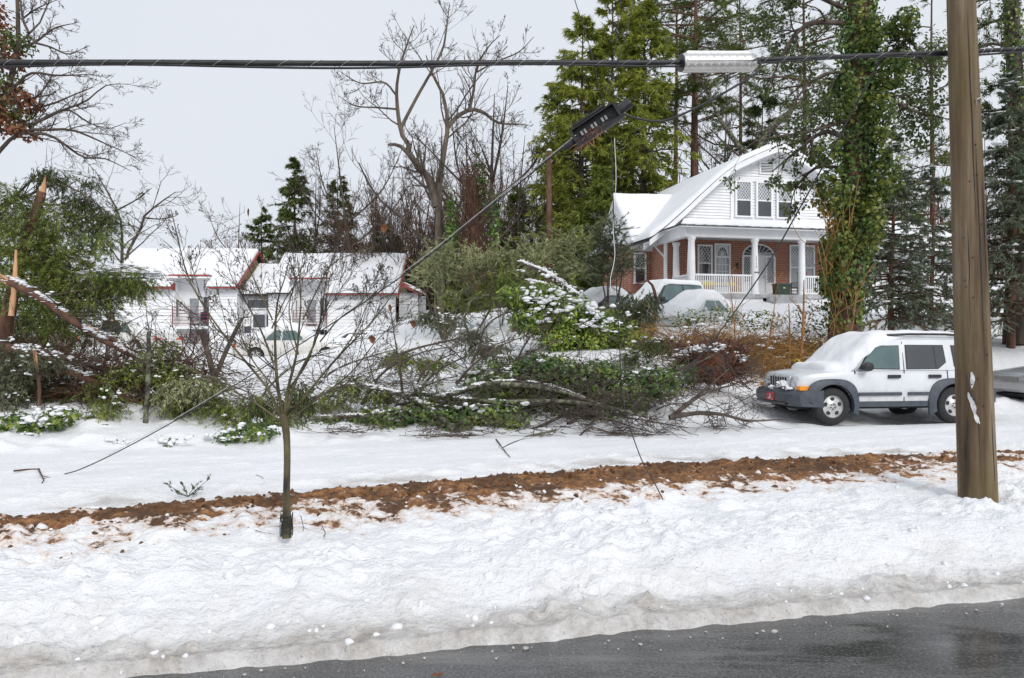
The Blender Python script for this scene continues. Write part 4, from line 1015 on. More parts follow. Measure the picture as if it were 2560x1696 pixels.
    # roofs
    def roof(x0, x1, ze, zr, y0, yr, name='roof', red=True, cut=None):
        t = 0.10
        r = MB().prism([(y0, ze), (yr, zr), (2 * yr - y0, ze), (2 * yr - y0, ze + t), (yr, zr + t), (y0, ze + t)], 'x', x0, x1).build(name, M['shingle'], A)
        MB().prism([(y0 + 0.5, ze - 0.06), (2 * yr - y0 - 0.5, ze - 0.06), (yr, zr - 0.1)], 'x', x1 - 0.5, x1 - 0.3).build('gable', M['cream'], A)
        if red:
            MB().bar((x1 + 0.03, y0 - 0.02, ze + 0.02), (x1 + 0.03, yr, zr + 0.02), 0.07, 0.15).bar((x1 + 0.03, yr, zr + 0.02), (x1 + 0.03, 2 * yr - y0, ze + 0.02), 0.07, 0.15).build('red_trim', M['red'], A)
            MB().box(x0, x1 - 0.02, y0 - 0.05, y0 - 0.003, ze - 0.02, ze + 0.05).build('red_trim', M['red'], A)
        snow_obj('roof_snow', [((x0 - 0.14, y0 - 0.06, ze + t), (x1 - (0.03 if red else -0.14), y0 - 0.06, ze + t), (x1 - (0.03 if red else -0.14), yr + 0.05, zr + t + 0.02), (x0 - 0.14, yr + 0.05, zr + t + 0.02), dict(thick=0.24, n=60, m=24, r=0.16)),
                               ((x0 - 0.05, yr - 0.05, zr + t + 0.02), (x1 - 0.03, yr - 0.05, zr + t + 0.02), (x1 - 0.03, 2 * yr - y0, ze + t), (x0 - 0.05, 2 * yr - y0, ze + t), dict(thick=0.2, n=12, m=6, r=0.3))], r)
    kR = FPX / (D0 + 4.4)
    zrL = EYE - (632 - 848) / kR - 1.0; zrR = EYE - (641 - 848) / kR - 1.0
    roof(xs['a'] - 0.6, xs['b'] + 0.0, eL, zrL, -0.5, 4.4, red=False)
    fL = (Z(690) - eL) / (zrL - eL)
    roof(xs['b'] + 0.02, xs['c'] + 0.1, Z(690), zrL - 0.003, -0.5 + 4.9 * fL, 4.4, red=False)
    roof(xs['c'] + 0.12, xs['d'] + 0.15, eL, zrL, -0.5, 4.4)
    MB().box(xs['a'], xs['b'], -0.54, -0.502, eL - 0.05, eL + 0.06).build('red_trim', M['red'], A)
    MB().box(xs['b'] + 0.003, xs['b'] + 0.12, -0.5, 0.3, eL - 0.1, eL + 0.35).build('red_trim', M['red'], A)
    roof(xs['d'] + 0.2, xs['f'] - 0.9, Z(738), EYE - (668 - 848) / (FPX / (D0 + 4.0)) - 1.0, 0.4, 4.6, red=False)
    roof(xs['e'], xs['f'] - 0.05, eR + 0.02, zrR, -0.1, 4.9, red=False)
    roof(xs['f'] - 0.03, xs['g'] + 0.05, Z(694), zrR - 0.004, -0.1 + 5.0 * (Z(694) - eR) / (zrR - eR), 4.9, red=False)
    roof(xs['g'] + 0.07, xs['h'] + 0.25, eR, zrR, -0.1, 4.9)
    MB().bar((xs['h'] + 0.3, 1.7, Z(706)), (xs['i'] + 0.35, 1.9, Z(730)), 0.1, 0.28).build('red_trim', M['red'], A)
    lr = MB().add([(xs['h'] + 0.3, 1.7, Z(707)), (xs['i'] + 0.3, 1.7, Z(730)), (xs['i'] + 0.3, 7, Z(730)), (xs['h'] + 0.3, 7, Z(707))], [[0, 1, 2, 3]]).build('lean_to_roof', M['shingle'], A)
    snow_obj('roof_snow', [((xs['h'] + 0.3, 1.7, Z(705)), (xs['i'] + 0.3, 1.7, Z(728)), (xs['i'] + 0.3, 6.9, Z(728)), (xs['h'] + 0.3, 6.9, Z(705)), dict(thick=0.2, n=12, m=14, r=0.2))], lr)
    return A
APT = build_apartment()
e = empty('balcony_chair', (-20.25, 52.55, 1.0 + 1.6), 0.4, 'dark purple folding chair on the upper balcony of the white apartments', 'chair')
e.location.z = EYE - (816 - 848) / (FPX / 52.0) + 0.005
M['purple'] = mat_noise('purple_canvas', (0.03, 0.012, 0.035), (0.05, 0.02, 0.05), 6, 0.8)
MB().box(-0.28, 0.28, -0.25, 0.25, 0.38, 0.42).build('seat', M['purple'], e)
MB().box(-0.28, 0.28, 0.22, 0.27, 0.42, 0.95).build('backrest', M['purple'], e)
for a, b in (((-0.27, -0.25, 0), (0.27, -0.2, 0.6)), ((0.27, -0.25, 0), (-0.27, -0.2, 0.6)), ((-0.27, 0.25, 0), (0.27, 0.22, 0.4)), ((0.27, 0.25, 0), (-0.27, 0.22, 0.4))): MB().bar(a, b, 0.03).build('leg', M['blackp'], e)
# ------------------------------------------------------------------ vehicles
def paint(name, c, rough=0.32, metal=0.0):
    m, nt, b = nodes(name); v = coords(nt); n = noise(nt, v, 2.5, 4)
    nt.links.new(ramp(nt, [(0.3, tuple(x * 0.86 for x in c)), (0.7, c)], n), b.inputs['Base Color'])
    sx = nt.nodes.new('ShaderNodeSeparateXYZ'); nt.links.new(v, sx.inputs[0]); n2 = noise(nt, v, 7, 5, 0.65)
    dirt = math_(nt, 'MULTIPLY', math_(nt, 'ADD', math_(nt, 'MULTIPLY', math_(nt, 'SUBTRACT', 0.75, sx.outputs[2]), 0.9), math_(nt, 'MULTIPLY', math_(nt, 'SUBTRACT', n2, 0.5), 1.2)), 0.9, True)
    old = b.inputs['Base Color'].links[0].from_socket
    nt.links.new(mixc(nt, dirt, old, (0.30, 0.27, 0.24)), b.inputs['Base Color'])      # road salt and splashes on the sills
    b.inputs['Roughness'].default_value = rough; b.inputs['Coat Weight'].default_value = 0.4; b.inputs['Metallic'].default_value = metal
    return m
M['suv_paint'] = paint('silver_white_paint', (0.70, 0.72, 0.75))
M['white_car'] = paint('white_car_paint', (0.72, 0.71, 0.68))
M['silver_car'] = paint('silver_car_paint', (0.42, 0.44, 0.46), 0.28, 0.4)
M['dark_car'] = paint('dark_car_paint', (0.03, 0.035, 0.045))
M['red_car'] = paint('red_car_paint', (0.28, 0.03, 0.04))
M['blue_car'] = paint('pale_green_car_paint', (0.52, 0.56, 0.55))
M['lamp_red'] = mat_noise('red_lamp', (0.55, 0.03, 0.02), (0.7, 0.08, 0.03), 20, 0.2)
M['lamp_orange'] = mat_noise('orange_lamp', (0.75, 0.22, 0.01), (0.85, 0.33, 0.03), 20, 0.2)
M['lamp_clear'] = mat_noise('clear_lamp', (0.45, 0.46, 0.47), (0.75, 0.76, 0.77), 14, 0.12)
M['platered'] = mat_noise('red_plate', (0.48, 0.012, 0.03), (0.56, 0.02, 0.045), 10, 0.35)
M['rim'] = mat_noise('painted_rim', (0.48, 0.48, 0.48), (0.62, 0.62, 0.61), 12, 0.35, metal=0.3)

def loft(mb, rings, close=True):
    """rings: list of (k,3) arrays of equal length"""
    k = len(rings[0]); V = np.concatenate([np.asarray(r, float) for r in rings]); m = len(rings)
    j = np.arange(k if close else k - 1)
    F = [np.stack([a * k + j, a * k + (j + 1) % k, (a + 1) * k + (j + 1) % k, (a + 1) * k + j], -1) for a in range(m - 1)]
    mb.add(V, np.concatenate(F)); mb.n -= len(V)
    mb.ngon(list(range(k))[::-1]); mb.ngon([(m - 1) * k + i for i in range(k)]); mb.n += len(V)
def boolean_cut(o, cutters):
    for c in cutters:
        c.parent = o.parent
        md = o.modifiers.new('cut', 'BOOLEAN'); md.operation = 'DIFFERENCE'; md.object = c; md.solver = 'EXACT'
    bpy.context.view_layer.update()
    me = bpy.data.meshes.new_from_object(o.evaluated_get(bpy.context.evaluated_depsgraph_get()))
    o.modifiers.clear(); o.data = me
    for c in cutters: bpy.data.objects.remove(c)
    return o
def wheel_mesh(r, w, rim_r):
    t = MB().lathe([(rim_r, -w / 2), (r * 0.86, -w / 2), (r * 0.96, -w * 0.42), (r, -w * 0.28), (r, w * 0.28), (r * 0.96, w * 0.42), (r * 0.86, w / 2), (rim_r, w / 2)], 32, axis='y', caps=False).mesh('tyre', M['rubber'], True)
    sharp(t, 45)
    rm = MB().lathe([(rim_r + 0.005, -0.09), (rim_r + 0.005, 0.094), (rim_r * 0.93, 0.100), (rim_r * 0.88, 0.07), (rim_r * 0.5, 0.085), (rim_r * 0.32, 0.105), (rim_r * 0.30, 0.09), (0.001, 0.09)], 32, axis='y').mesh('rim', M['rim'], True)
    sharp(rm, 40)
    hb = MB()
    for i in range(5):
        a = 2 * math.pi * i / 5 + 0.3
        c, s = math.cos(a), math.sin(a)
        pts = []
        for j in range(12):
            q = 2 * math.pi * j / 12; u = rim_r * 0.68 + 0.16 * rim_r * math.cos(q); v = 0.20 * rim_r * math.sin(q)
            pts.append((u * c - v * s, u * s + v * c))
        hb.prism(pts, 'y', 0.079, 0.0835 + 0.003)
    hm = hb.mesh('rim_opening', M['blackp'])
    lg = MB()
    for i in range(5):
        a = 2 * math.pi * i / 5 + 0.9
        lg.lathe([(0.012, 0.09), (0.012, 0.115), (0.005, 0.12)], 6, (rim_r * 0.2 * math.cos(a), 0, rim_r * 0.2 * math.sin(a)), 'y')
    return t, rm, hm, lg.mesh('lug_nuts', M['blackp'])
def put_wheels(root, wm, xs, hw, r):
    for x in xs:
        for s in (1, -1):
            w = obj('wheel', wm[0], root); w.location = (x, s * (hw - 0.10), r); w.rotation_euler = (0, 0, 0 if s > 0 else math.pi)
            w.data = wm[0]
            obj('rim', wm[1], w); obj('rim_openings', wm[2], w)['kind'] = 'stuff'; obj('lug_nuts', wm[3], w)['kind'] = 'stuff'
def body_ring(x, zb, zt, hw, sh=0.1, crown=0.025):
    h = [(0.80 * hw, zb), (0.965 * hw, zb + 0.06), (hw, zb + 0.35 * (zt - zb)), (hw * 0.995, zt - sh), (hw * 0.965, zt - 0.35 * sh), (0.90 * hw, zt - 0.02 * sh), (0.45 * hw, zt + crown * 0.8)]
    r = [(x, y, z) for y, z in h] + [(x, 0, zt + crown)] + [(x, -y, z) for y, z in h[::-1]]
    return np.array(r)
def round_rect(x0, x1, hw, z, n=28, e=3.4, ex=None):
    a = np.linspace(0, 2 * math.pi, n, endpoint=False); c, s = np.cos(a), np.sin(a)
    X = (x0 + x1) / 2 + (x1 - x0) / 2 * np.sign(c) * np.abs(c) ** (2 / (ex or e)); Y = hw * np.sign(s) * np.abs(s) ** (2 / e)
    return np.stack([X, Y, np.full(n, z)], -1)
def side_panel(mb, poly, yf, t=0.008, sgn=1):
    """polygon in side view (x,z) laid on the curved side y = yf(z)"""
    k = len(poly)
    V = [(x, sgn * (yf(z) + t), z) for x, z in poly] + [(x, sgn * (yf(z) - 0.02), z) for x, z in poly]
    mb.add(V, [[i, (i + 1) % k, k + (i + 1) % k, k + i] for i in range(k)]); mb.n -= 2 * k
    mb.ngon(list(range(k))[::-1] if sgn > 0 else list(range(k))); mb.n += 2 * k

def blanket(name, parent, xs, ztop, hwf, th=0.12, ny=21, seed=0, drop=0.06, lump=0.03):
    """snow lying along a car: xs stations, ztop(x) surface height, hwf(x) half width"""
    n = len(xs); xs = np.asarray(xs); ys = np.sin(np.linspace(-math.pi / 2, math.pi / 2, ny))
    X = np.repeat(xs[:, None], ny, 1); hw = np.array([hwf(x) for x in xs])[:, None]
    wob = 1 + 0.05 * perlin(X * 9.1 + seed * 3, np.sign(ys)[None] * 3.7 + seed) + 0.09 * perlin(X * 3.1 + seed * 5, np.sign(ys)[None] * 7.7 + seed)
    Y = ys[None] * hw * wob
    ed = np.clip(np.minimum((1 - np.abs(ys))[None] * hw / 0.10, np.minimum(X - X.min(), X.max() - X) / 0.12), 0, 1)
    k = np.sqrt(1 - (1 - ed) ** 2)
    zt = np.array([ztop(x) for x in xs])[:, None]
    Zb = zt - drop * np.abs(ys)[None] ** 6
    Z = Zb + 0.012 + k * (th + lump * fbm(X * 2.2 + seed, Y * 2.2, 3))
    V = np.concatenate([np.stack([X, Y, Z], -1).reshape(-1, 3), np.stack([X, Y, Zb - 0.05], -1).reshape(-1, 3)]); nm = n * ny
    i = np.arange(n - 1)[:, None] * ny + np.arange(ny - 1)[None]; top = np.stack([i, i + ny, i + ny + 1, i + 1], -1).reshape(-1, 4)
    br = np.concatenate([np.arange(ny), np.arange(1, n) * ny + ny - 1, np.arange(ny - 2, -1, -1) + (n - 1) * ny, np.arange(n - 2, 0, -1) * ny]); nx2 = np.roll(br, -1)
    return obj(name, np_mesh(name, V, [top, np.stack([br, nx2, nx2 + nm, br + nm], -1)], M['snow'], True), parent)

def build_suv(loc, rz):
    S = empty('parked_suv', loc, rz, 'silver-white boxy off-roader with grey wheel arches and snow over its windscreen', 'suv')
    pm = M['suv_paint']
    mb = MB()
    st = [(2.02, 0.50, 0.90, 0.74), (1.98, 0.46, 0.97, 0.78), (1.90, 0.44, 1.015, 0.81), (1.6, 0.44, 1.055, 0.845), (1.2, 0.43, 1.085, 0.865), (0.95, 0.42, 1.105, 0.88), (0.4, 0.40, 1.10, 0.885), (-0.6, 0.40, 1.10, 0.885), (-1.5, 0.42, 1.105, 0.88), (-2.0, 0.46, 1.11, 0.865), (-2.12, 0.5, 1.08, 0.84)]
    loft(mb, [body_ring(*s) for s in st])
    b = mb.build('body', pm, S)
    cut = []
    for x in (1.345, -1.305):
        for s in (1, -1):
            c = MB().lathe([(0.435, 0.5), (0.435, 1.1)], 28, (x, 0, 0.385), 'y').build('cut', pm)
            if s < 0: c.scale = (1, -1, 1)
            cut.append(c)
    boolean_cut(b, cut); b.data.polygons.foreach_set('use_smooth', [True] * len(b.data.polygons)); sharp(b.data, 28)
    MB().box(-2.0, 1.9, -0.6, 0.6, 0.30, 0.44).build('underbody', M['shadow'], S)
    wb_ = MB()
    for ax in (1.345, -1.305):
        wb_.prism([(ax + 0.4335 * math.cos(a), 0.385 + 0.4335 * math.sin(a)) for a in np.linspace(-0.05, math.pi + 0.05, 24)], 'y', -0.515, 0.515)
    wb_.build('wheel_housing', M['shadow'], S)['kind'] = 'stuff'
    # greenhouse
    g = MB(); loft(g, [round_rect(-2.10, 1.10, 0.845, 1.085, 36, 6), round_rect(-2.08, 0.86, 0.80, 1.30, 36, 6), round_rect(-2.0, 0.50, 0.735, 1.60, 36, 6), round_rect(-1.93, 0.34, 0.685, 1.70, 36, 5), round_rect(-1.80, 0.15, 0.60, 1.745, 36, 4)])
    cab = g.build('cabin', pm, S, auto=28)
    yf = lambda z: float(np.interp(z, [1.0, 1.085, 1.30, 1.60, 1.70], [0.885, 0.845, 0.80, 0.735, 0.685]))
    wins = [[(0.72, 1.14), (-0.12, 1.12), (-0.16, 1.58), (0.30, 1.57), (0.42, 1.52)], [(-0.30, 1.12), (-0.98, 1.125), (-1.16, 1.25), (-1.14, 1.58), (-0.33, 1.585)], [(-1.36, 1.17), (-1.90, 1.18), (-1.88, 1.56), (-1.34, 1.58)]]
    for s in (1, -1):
        for i, wpoly in enumerate(wins):
            cx = sum(p[0] for p in wpoly) / len(wpoly); cz = sum(p[1] for p in wpoly) / len(wpoly)
            big = [(cx + (x - cx) * 1.045, cz + (z - cz) * 1.07) for x, z in wpoly]
            seal = MB(); side_panel(seal, big, yf, 0.006, s); so_ = seal.build('window_seal', M['blackp'], cab)
            wb = MB(); side_panel(wb, wpoly, yf, 0.010, s); wb.build('window', M['glass_teal'] if i == 0 else M['glass'], cab)
        dv = MB(); side_panel(dv, [(-0.93, 1.12), (-0.96, 1.12), (-0.955, 1.585), (-0.925, 1.585)], yf, 0.014, s); dv.build('window_divider', M['blackp'], cab)
        # door skins (proud panels), sills, cladding, handles
        yb = lambda z: float(np.interp(z, [0.40, 0.46, 0.65, 1.0, 1.07], [0.80, 0.855, 0.885, 0.883, 0.86]))
        for gx, g0, g1 in ((0.855, 0.47, 1.08), (-0.2125, 0.47, 1.08), (-1.165, 0.86, 1.08)):
            gm = MB(); side_panel(gm, [(gx + 0.009, g0), (gx - 0.009, g0), (gx - 0.009, g1), (gx + 0.009, g1)], yb, 0.013, s); gm.build('door_gap', M['shadow'], S)
        for gx0, gx1 in ((-0.225, -0.29),):
            gm = MB(); side_panel(gm, [(-0.222, 1.09), (-0.234, 1.09), (-0.264, 1.66), (-0.252, 1.66)], yf, 0.009, s); gm.build('door_gap', M['shadow'], cab)
        for dpoly in ([(0.84, 0.47), (-0.20, 0.47), (-0.20, 1.07), (0.84, 1.07)], [(-0.225, 0.47), (-0.80, 0.47), (-0.93, 0.62), (-1.02, 0.80), (-1.15, 0.87), (-1.15, 1.07), (-0.225, 1.07)]):
            dm = MB(); side_panel(dm, dpoly, yb, 0.010, s); dr = dm.build('door', pm, S)
            x0, x1 = max(p[0] for p in dpoly), min(p[0] for p in dpoly)
            hx = x1 + 0.22 if x0 > 0 else x1 + 0.28
            MB().box(hx - 0.13, hx + 0.13, *( (0.885, 0.925) if s > 0 else (-0.925, -0.885)), 0.935, 1.0).build('handle', M['blackp'], dr)
            MB().box(max(x1, -0.86) + 0.06, x0 - 0.06, *((0.887, 0.912) if s > 0 else (-0.912, -0.887)), 0.585, 0.65).build('cladding_strip', M['plastic'], dr)
        MB().box(-0.92, 0.92, *((0.78, 0.872) if s > 0 else (-0.872, -0.78)), 0.36, 0.465).build('sill', M['plastic'], S)
        for ax, big in ((1.345, 0), (-1.305, 1)):
            # flattened wheel-arch flare
            an = np.linspace(0.12 if ax > 0 else -0.28, math.pi + (0.28 if ax > 0 else 0.0), 21); e = 2.9
            def sq(r, a): return (ax + r * np.sign(math.cos(a)) * abs(math.cos(a)) ** (2 / e), 0.40 + (r * 0.93) * np.sign(math.sin(a)) * abs(math.sin(a)) ** (2 / e))
            fl = MB(); rings = []
            for a in an:
                o_, i_ = sq(0.565, a), (ax + 0.435 * math.cos(a), 0.385 + 0.435 * math.sin(a))
                rings.append(np.array([(o_[0], s * 0.86, o_[1]), (o_[0], s * 0.905, o_[1]), ((o_[0] + i_[0]) / 2, s * 0.955, (o_[1] + i_[1]) / 2), (i_[0], s * 0.955, i_[1]), (i_[0], s * 0.80, i_[1])]))
            loft(fl, rings); fl.build('wheel_arch', M['plastic'], S, auto=40)
        for ax in (1.345, -1.305):
            an = np.linspace(0.0, math.pi, 15); lin = MB()
            loft(lin, [np.array([(ax + 0.430 * math.cos(a), s * 0.50, 0.385 + 0.430 * math.sin(a)), (ax + 0.430 * math.cos(a), s * 0.865, 0.385 + 0.430 * math.sin(a)), (ax + 0.424 * math.cos(a), s * 0.865, 0.385 + 0.424 * math.sin(a)), (ax + 0.424 * math.cos(a), s * 0.50, 0.385 + 0.424 * math.sin(a))]) for a in an])
            lin.build('wheel_well', M['shadow'], S)
        # mirror
        MB().lathe([(0.02, -0.10), (0.085, -0.085), (0.10, 0.0), (0.085, 0.085), (0.02, 0.10)], 12, (0.66, s * 1.0, 1.17), 'y').box(0.62, 0.70, *((0.86, 1.0) if s > 0 else (-1.0, -0.86)), 1.10, 1.15).build('wing_mirror', M['blackp'], S, auto=50)
        # roof rail
        r = MB().tube([(0.10, s * 0.60, 1.73), (0.0, s * 0.62, 1.80), (-0.5, s * 0.62, 1.82), (-1.3, s * 0.62, 1.815), (-1.7, s * 0.61, 1.79), (-1.8, s * 0.60, 1.73)], 0.024, 8).build('roof_rail', M['blackp'], S, smooth=True)
        # headlights and markers
        hl = MB().lathe([(0.115, 0), (0.115, 0.045), (0.10, 0.05), (0.10, 0.03)], 24, (1.985, s * 0.58, 0.83), 'x').build('headlight', M['rim'], S, auto=40)
        MB().lathe([(0.10, 0.028), (0.09, 0.045), (0.05, 0.055), (0.0, 0.058)], 24, (1.985, s * 0.58, 0.83), 'x').build('lens', M['lamp_clear'], hl, smooth=True)
        MB().lathe([(0.045, 0), (0.045, 0.02)], 14, (2.02, s * 0.42, 0.735), 'x').build('fog_lamp', M['blackp'], S)
        MB().prism([(1.88, 0.70), (2.03, 0.70), (2.03, 0.78), (1.74, 0.78)], 'y', s * 0.72, s * 0.875).build('turn_signal', M['lamp_orange'], S)
        MB().box(1.84, 1.93, s * 0.84, s * 0.915, 0.53, 0.63).build('side_marker', M['lamp_orange'], S)
    # grille with seven slots
    gr = MB().box(1.99, 2.035, -0.46, 0.46, 0.70, 0.97).build('grille', pm, S)
    for i in range(7): MB().prism([(-0.36 + i * 0.105, 0.735), (-0.36 + i * 0.105 + 0.065, 0.735), (-0.36 + i * 0.105 + 0.065, 0.935), (-0.36 + i * 0.105, 0.935)], 'x', 2.034, 2.042).build('slot', M['blackp'], gr)
    bp = MB(); loft(bp, [np.array([(x_, y, 0.38), (x_ - 0.25, y, 0.36), (x_ - 0.25, y, 0.70), (x_ - 0.02, y, 0.69), (x_ + 0.06, y, 0.62), (x_ + 0.06, y, 0.48)]) for y, x_ in ((-0.93, 1.80), (-0.91, 1.98), (-0.80, 2.10), (-0.4, 2.17), (0.4, 2.17), (0.80, 2.10), (0.91, 1.98), (0.93, 1.80))])
    bu = bp.build('front_bumper', M['plastic'], S, auto=35)
    MB().box(2.16, 2.235, -0.62, 0.62, 0.40, 0.44).build('bumper_groove', M['blackp'], bu)
    MB().box(-2.26, -2.05, -0.86, 0.86, 0.42, 0.68).build('rear_bumper', M['plastic'], S)
    for s in (1, -1): MB().box(-2.15, -2.05, s * 0.70, s * 0.86, 0.80, 1.05).build('tail_lamp', M['lamp_red'], S)
    pl = MB().box(2.235, 2.25, -0.155, 0.155, 0.46, 0.62).build('licence_plate', M['platered'], bu)
    pl.location = (0.0, 0.05, 0)
    t = text_obj('A', 0.17, M['whitetrim'], 'plate_letter', pl, 0.002); t.location = (2.252, -0.06, 0.482); t.rotation_euler = (math.radians(90), 0, math.radians(90))
    MB().box(2.2515, 2.2535, -0.085, -0.035, 0.482, 0.496).build('plate_letter', M['whitetrim'], pl)
    put_wheels(S, wheel_mesh(0.372, 0.235, 0.225), (1.345, -1.305), 0.905, 0.375)
    MB().lathe([(0.34, -0.1), (0.34, 0.1)], 24, (-0.4, -0.45, 0.30), 'x').build('axle_shadow', M['shadow'], S) if False else None
    # snow: roof, windscreen and back of the bonnet
    xs = np.concatenate([np.linspace(-2.0, 0.3, 30), np.linspace(0.36, 1.42, 28)])
    zt = lambda x: float(np.interp(x, [-2.05, -1.9, 0.15, 0.36, 0.62, 0.90, 1.08, 1.45], [1.62, 1.735, 1.745, 1.70, 1.50, 1.26, 1.11, 1.085]))
    hw = lambda x: float(np.interp(x, [-2.0, -0.6, 0.0, 0.3, 0.55, 0.9, 1.1, 1.42], [0.56, 0.58, 0.66, 0.76, 0.82, 0.86, 0.84, 0.70]))
    blanket('snow', S, xs, zt, hw, 0.13, 29, 3, 0.10, 0.05)
    rg = np.random.RandomState(8); c_ = np.stack([2.07 + 0.05 * rg.randn(26), rg.uniform(-0.05, 0.62, 26), 0.70 + 0.05 * rg.rand(26)], -1); c_[:, 2] += 0.09 * np.exp(-((c_[:, 1] - 0.3) / 0.2) ** 2)
    snow_lumps('snow_lump', c_, rg.uniform(0.03, 0.075, (26, 3)), rg, S, 0.8)
    return S
_sy = math.radians(180 + 8)
_sx, _syy = 7.58, 16.9
SUV = build_suv((_sx, _syy, 0.0), _sy)

def build_car(name, loc, rz, label, mat, group=None, snow=0.14, hood_snow=True, L=4.5, H=1.42, cab=(-1.45, 0.95, -0.75, 0.2), hwid=0.86, glass='glass_teal', wagon=False, tail=True):
    """sedan: lofted body with cut wheel arches, cabin with windows, lamps, wheels, snow"""
    S = empty(name, loc, rz, label, 'car', group)
    h = L / 2; mb = MB(); bel = 0.90; c0, c1, r0, r1 = cab
    deck = 0.98 if not wagon else 0.95
    st = [(h, 0.35, 0.62, 0.62), (h - 0.06, 0.28, 0.68, 0.72), (h - 0.3, 0.25, 0.74, 0.80), (c1 + 0.25, 0.24, 0.86, hwid), (c1 - 0.2, 0.23, bel, hwid), (0, 0.22, bel + 0.01, hwid), (c0 + 0.2, 0.24, bel + 0.04, hwid), (c0 - 0.15, 0.25, deck, hwid * 0.985), (-h + 0.25, 0.28, deck - 0.03, hwid * 0.94), (-h + 0.05, 0.32, deck - 0.12, hwid * 0.86), (-h, 0.38, deck - 0.22, hwid * 0.78)]
    loft(mb, [body_ring(*s) for s in st]); b = mb.build('body', mat, S); cut = []
    wx = (h - 0.88, -h + 0.98)
    for x in wx:
        for s in (1, -1):
            c = MB().lathe([(0.35, 0.5), (0.35, 1.1)], 22, (x, 0, 0.31), 'y').build('cut', mat)
            if s < 0: c.scale = (1, -1, 1)
            cut.append(c)
    boolean_cut(b, cut); b.data.polygons.foreach_set('use_smooth', [True] * len(b.data.polygons)); sharp(b.data, 32)
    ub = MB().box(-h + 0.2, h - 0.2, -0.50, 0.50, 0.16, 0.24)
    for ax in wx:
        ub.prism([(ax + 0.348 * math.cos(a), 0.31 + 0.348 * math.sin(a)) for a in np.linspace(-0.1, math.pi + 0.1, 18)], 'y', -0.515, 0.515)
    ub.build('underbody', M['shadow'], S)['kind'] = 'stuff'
    g = MB(); loft(g, [round_rect(c0, c1, hwid * 0.94, bel - 0.02, 32, 7), round_rect(c0 + (r0 - c0) * 0.45, c1 + (r1 - c1) * 0.45, hwid * 0.845, bel + (H - bel) * 0.45, 32, 7), round_rect(r0 - 0.05, r1 + 0.05, hwid * 0.74, H - 0.06, 32, 6), round_rect(r0 + 0.12, r1 - 0.12, hwid * 0.6, H, 32, 4)])
    cb = g.build('cabin', mat, S, auto=30)
    yf = lambda z: float(np.interp(z, [bel - 0.02, bel + (H - bel) * 0.45, H - 0.06], [hwid * 0.94, hwid * 0.845, hwid * 0.74]))
    xf = lambda z, s: float(np.interp(z, [bel - 0.02, bel + (H - bel) * 0.45, H - 0.06], [c1, c1 + (r1 - c1) * 0.45, r1 + 0.05] if s > 0 else [c0, c0 + (r0 - c0) * 0.45, r0 - 0.05]))
    zt_, zb_ = H - 0.10, bel + 0.03
    for s in (1, -1):
        xm = (c0 + c1) / 2 - 0.1
        for (a, b_, c, d) in ((xf(zb_, 1) - 0.25, xm + 0.04, xm + 0.04, xf(zt_, 1) - 0.14), (xm - 0.04, xf(zb_, -1) + 0.35, xf(zt_, -1) + 0.2, xm - 0.04)):
            w = MB(); side_panel(w, [(a, zb_), (b_, zb_), (c, zt_), (d, zt_)], yf, 0.016, s); w.build('window', M[glass], cb)
    for s in (1, -1):   # windscreen and rear screen
        x0, x1 = xf(zb_, s), xf(zt_, s)
        wv = hwid * 0.70; wt = hwid * 0.55
        V = [(x0 + s * 0.012, -wv, zb_), (x0 + s * 0.012, wv, zb_), (x1 + s * 0.012, wt, zt_), (x1 + s * 0.012, -wt, zt_), (x0 - s * 0.1, -wv, zb_), (x0 - s * 0.1, wv, zb_), (x1 - s * 0.1, wt, zt_), (x1 - s * 0.1, -wt, zt_)]
        MB().add(V, [[0, 1, 2, 3], [7, 6, 5, 4], [0, 4, 5, 1], [1, 5, 6, 2], [2, 6, 7, 3], [3, 7, 4, 0]]).build('windscreen', M[glass], cb)
        for q in (1, -1):
            if s > 0: MB().prism([(h - 0.36, 0.58), (h - 0.02, 0.56), (h - 0.05, 0.66), (h - 0.42, 0.70)], 'y', q * 0.48, q * (hwid * 0.93)).build('headlight', M['lamp_clear'], S)
            else: MB().prism([(-h + 0.18, 0.62), (-h - 0.01, 0.62), (-h + 0.01, 0.76), (-h + 0.16, 0.78)], 'y', q * 0.42, q * (hwid * 0.90)).build('tail_lamp', M['lamp_red'], S)
        MB().box(*((h - 0.12, h + 0.03) if s > 0 else (-h - 0.03, -h + 0.12)), -hwid * 0.8, hwid * 0.8, 0.34, 0.50).build('bumper', mat, S)
    for s in (1, -1): MB().box(c1 - 0.42, c1 - 0.27, *((hwid * 0.95, hwid * 1.08) if s > 0 else (-hwid * 1.08, -hwid * 0.95)), bel + 0.02, bel + 0.15).build('wing_mirror', mat, S)
    gr = MB().box(h - 0.03, h + 0.012, -0.42, 0.42, 0.54, 0.63).build('grille', M['blackp'], S)
    for i in range(4): MB().box(h + 0.012, h + 0.022, -0.42, 0.42, 0.55 + i * 0.022, 0.558 + i * 0.022).build('slat', M['steel'], gr)
    if name not in WM: WM[name] = wheel_mesh(0.305, 0.20, 0.20)
    put_wheels(S, WM[name], wx, hwid + 0.03, 0.307)
    zr = lambda x: float(np.interp(x, [-h, -h + 0.1, c0 - 0.1, c0 + 0.05, r0, r0 + 0.15, r1 - 0.15, r1, c1 - 0.05, c1 + 0.15, h - 0.3, h], [deck - 0.2, deck - 0.04, deck, bel + 0.1, H - 0.05, H, H, H - 0.05, bel + 0.06, 0.87, 0.76, 0.66]))
    hwf = lambda x: float(np.interp(x, [-h, -h + 0.3, c0, r0, r1, c1, h - 0.3, h], [0.6, hwid * 0.85, hwid * 0.84, hwid * 0.68, hwid * 0.68, hwid * 0.84, hwid * 0.84, 0.55]))
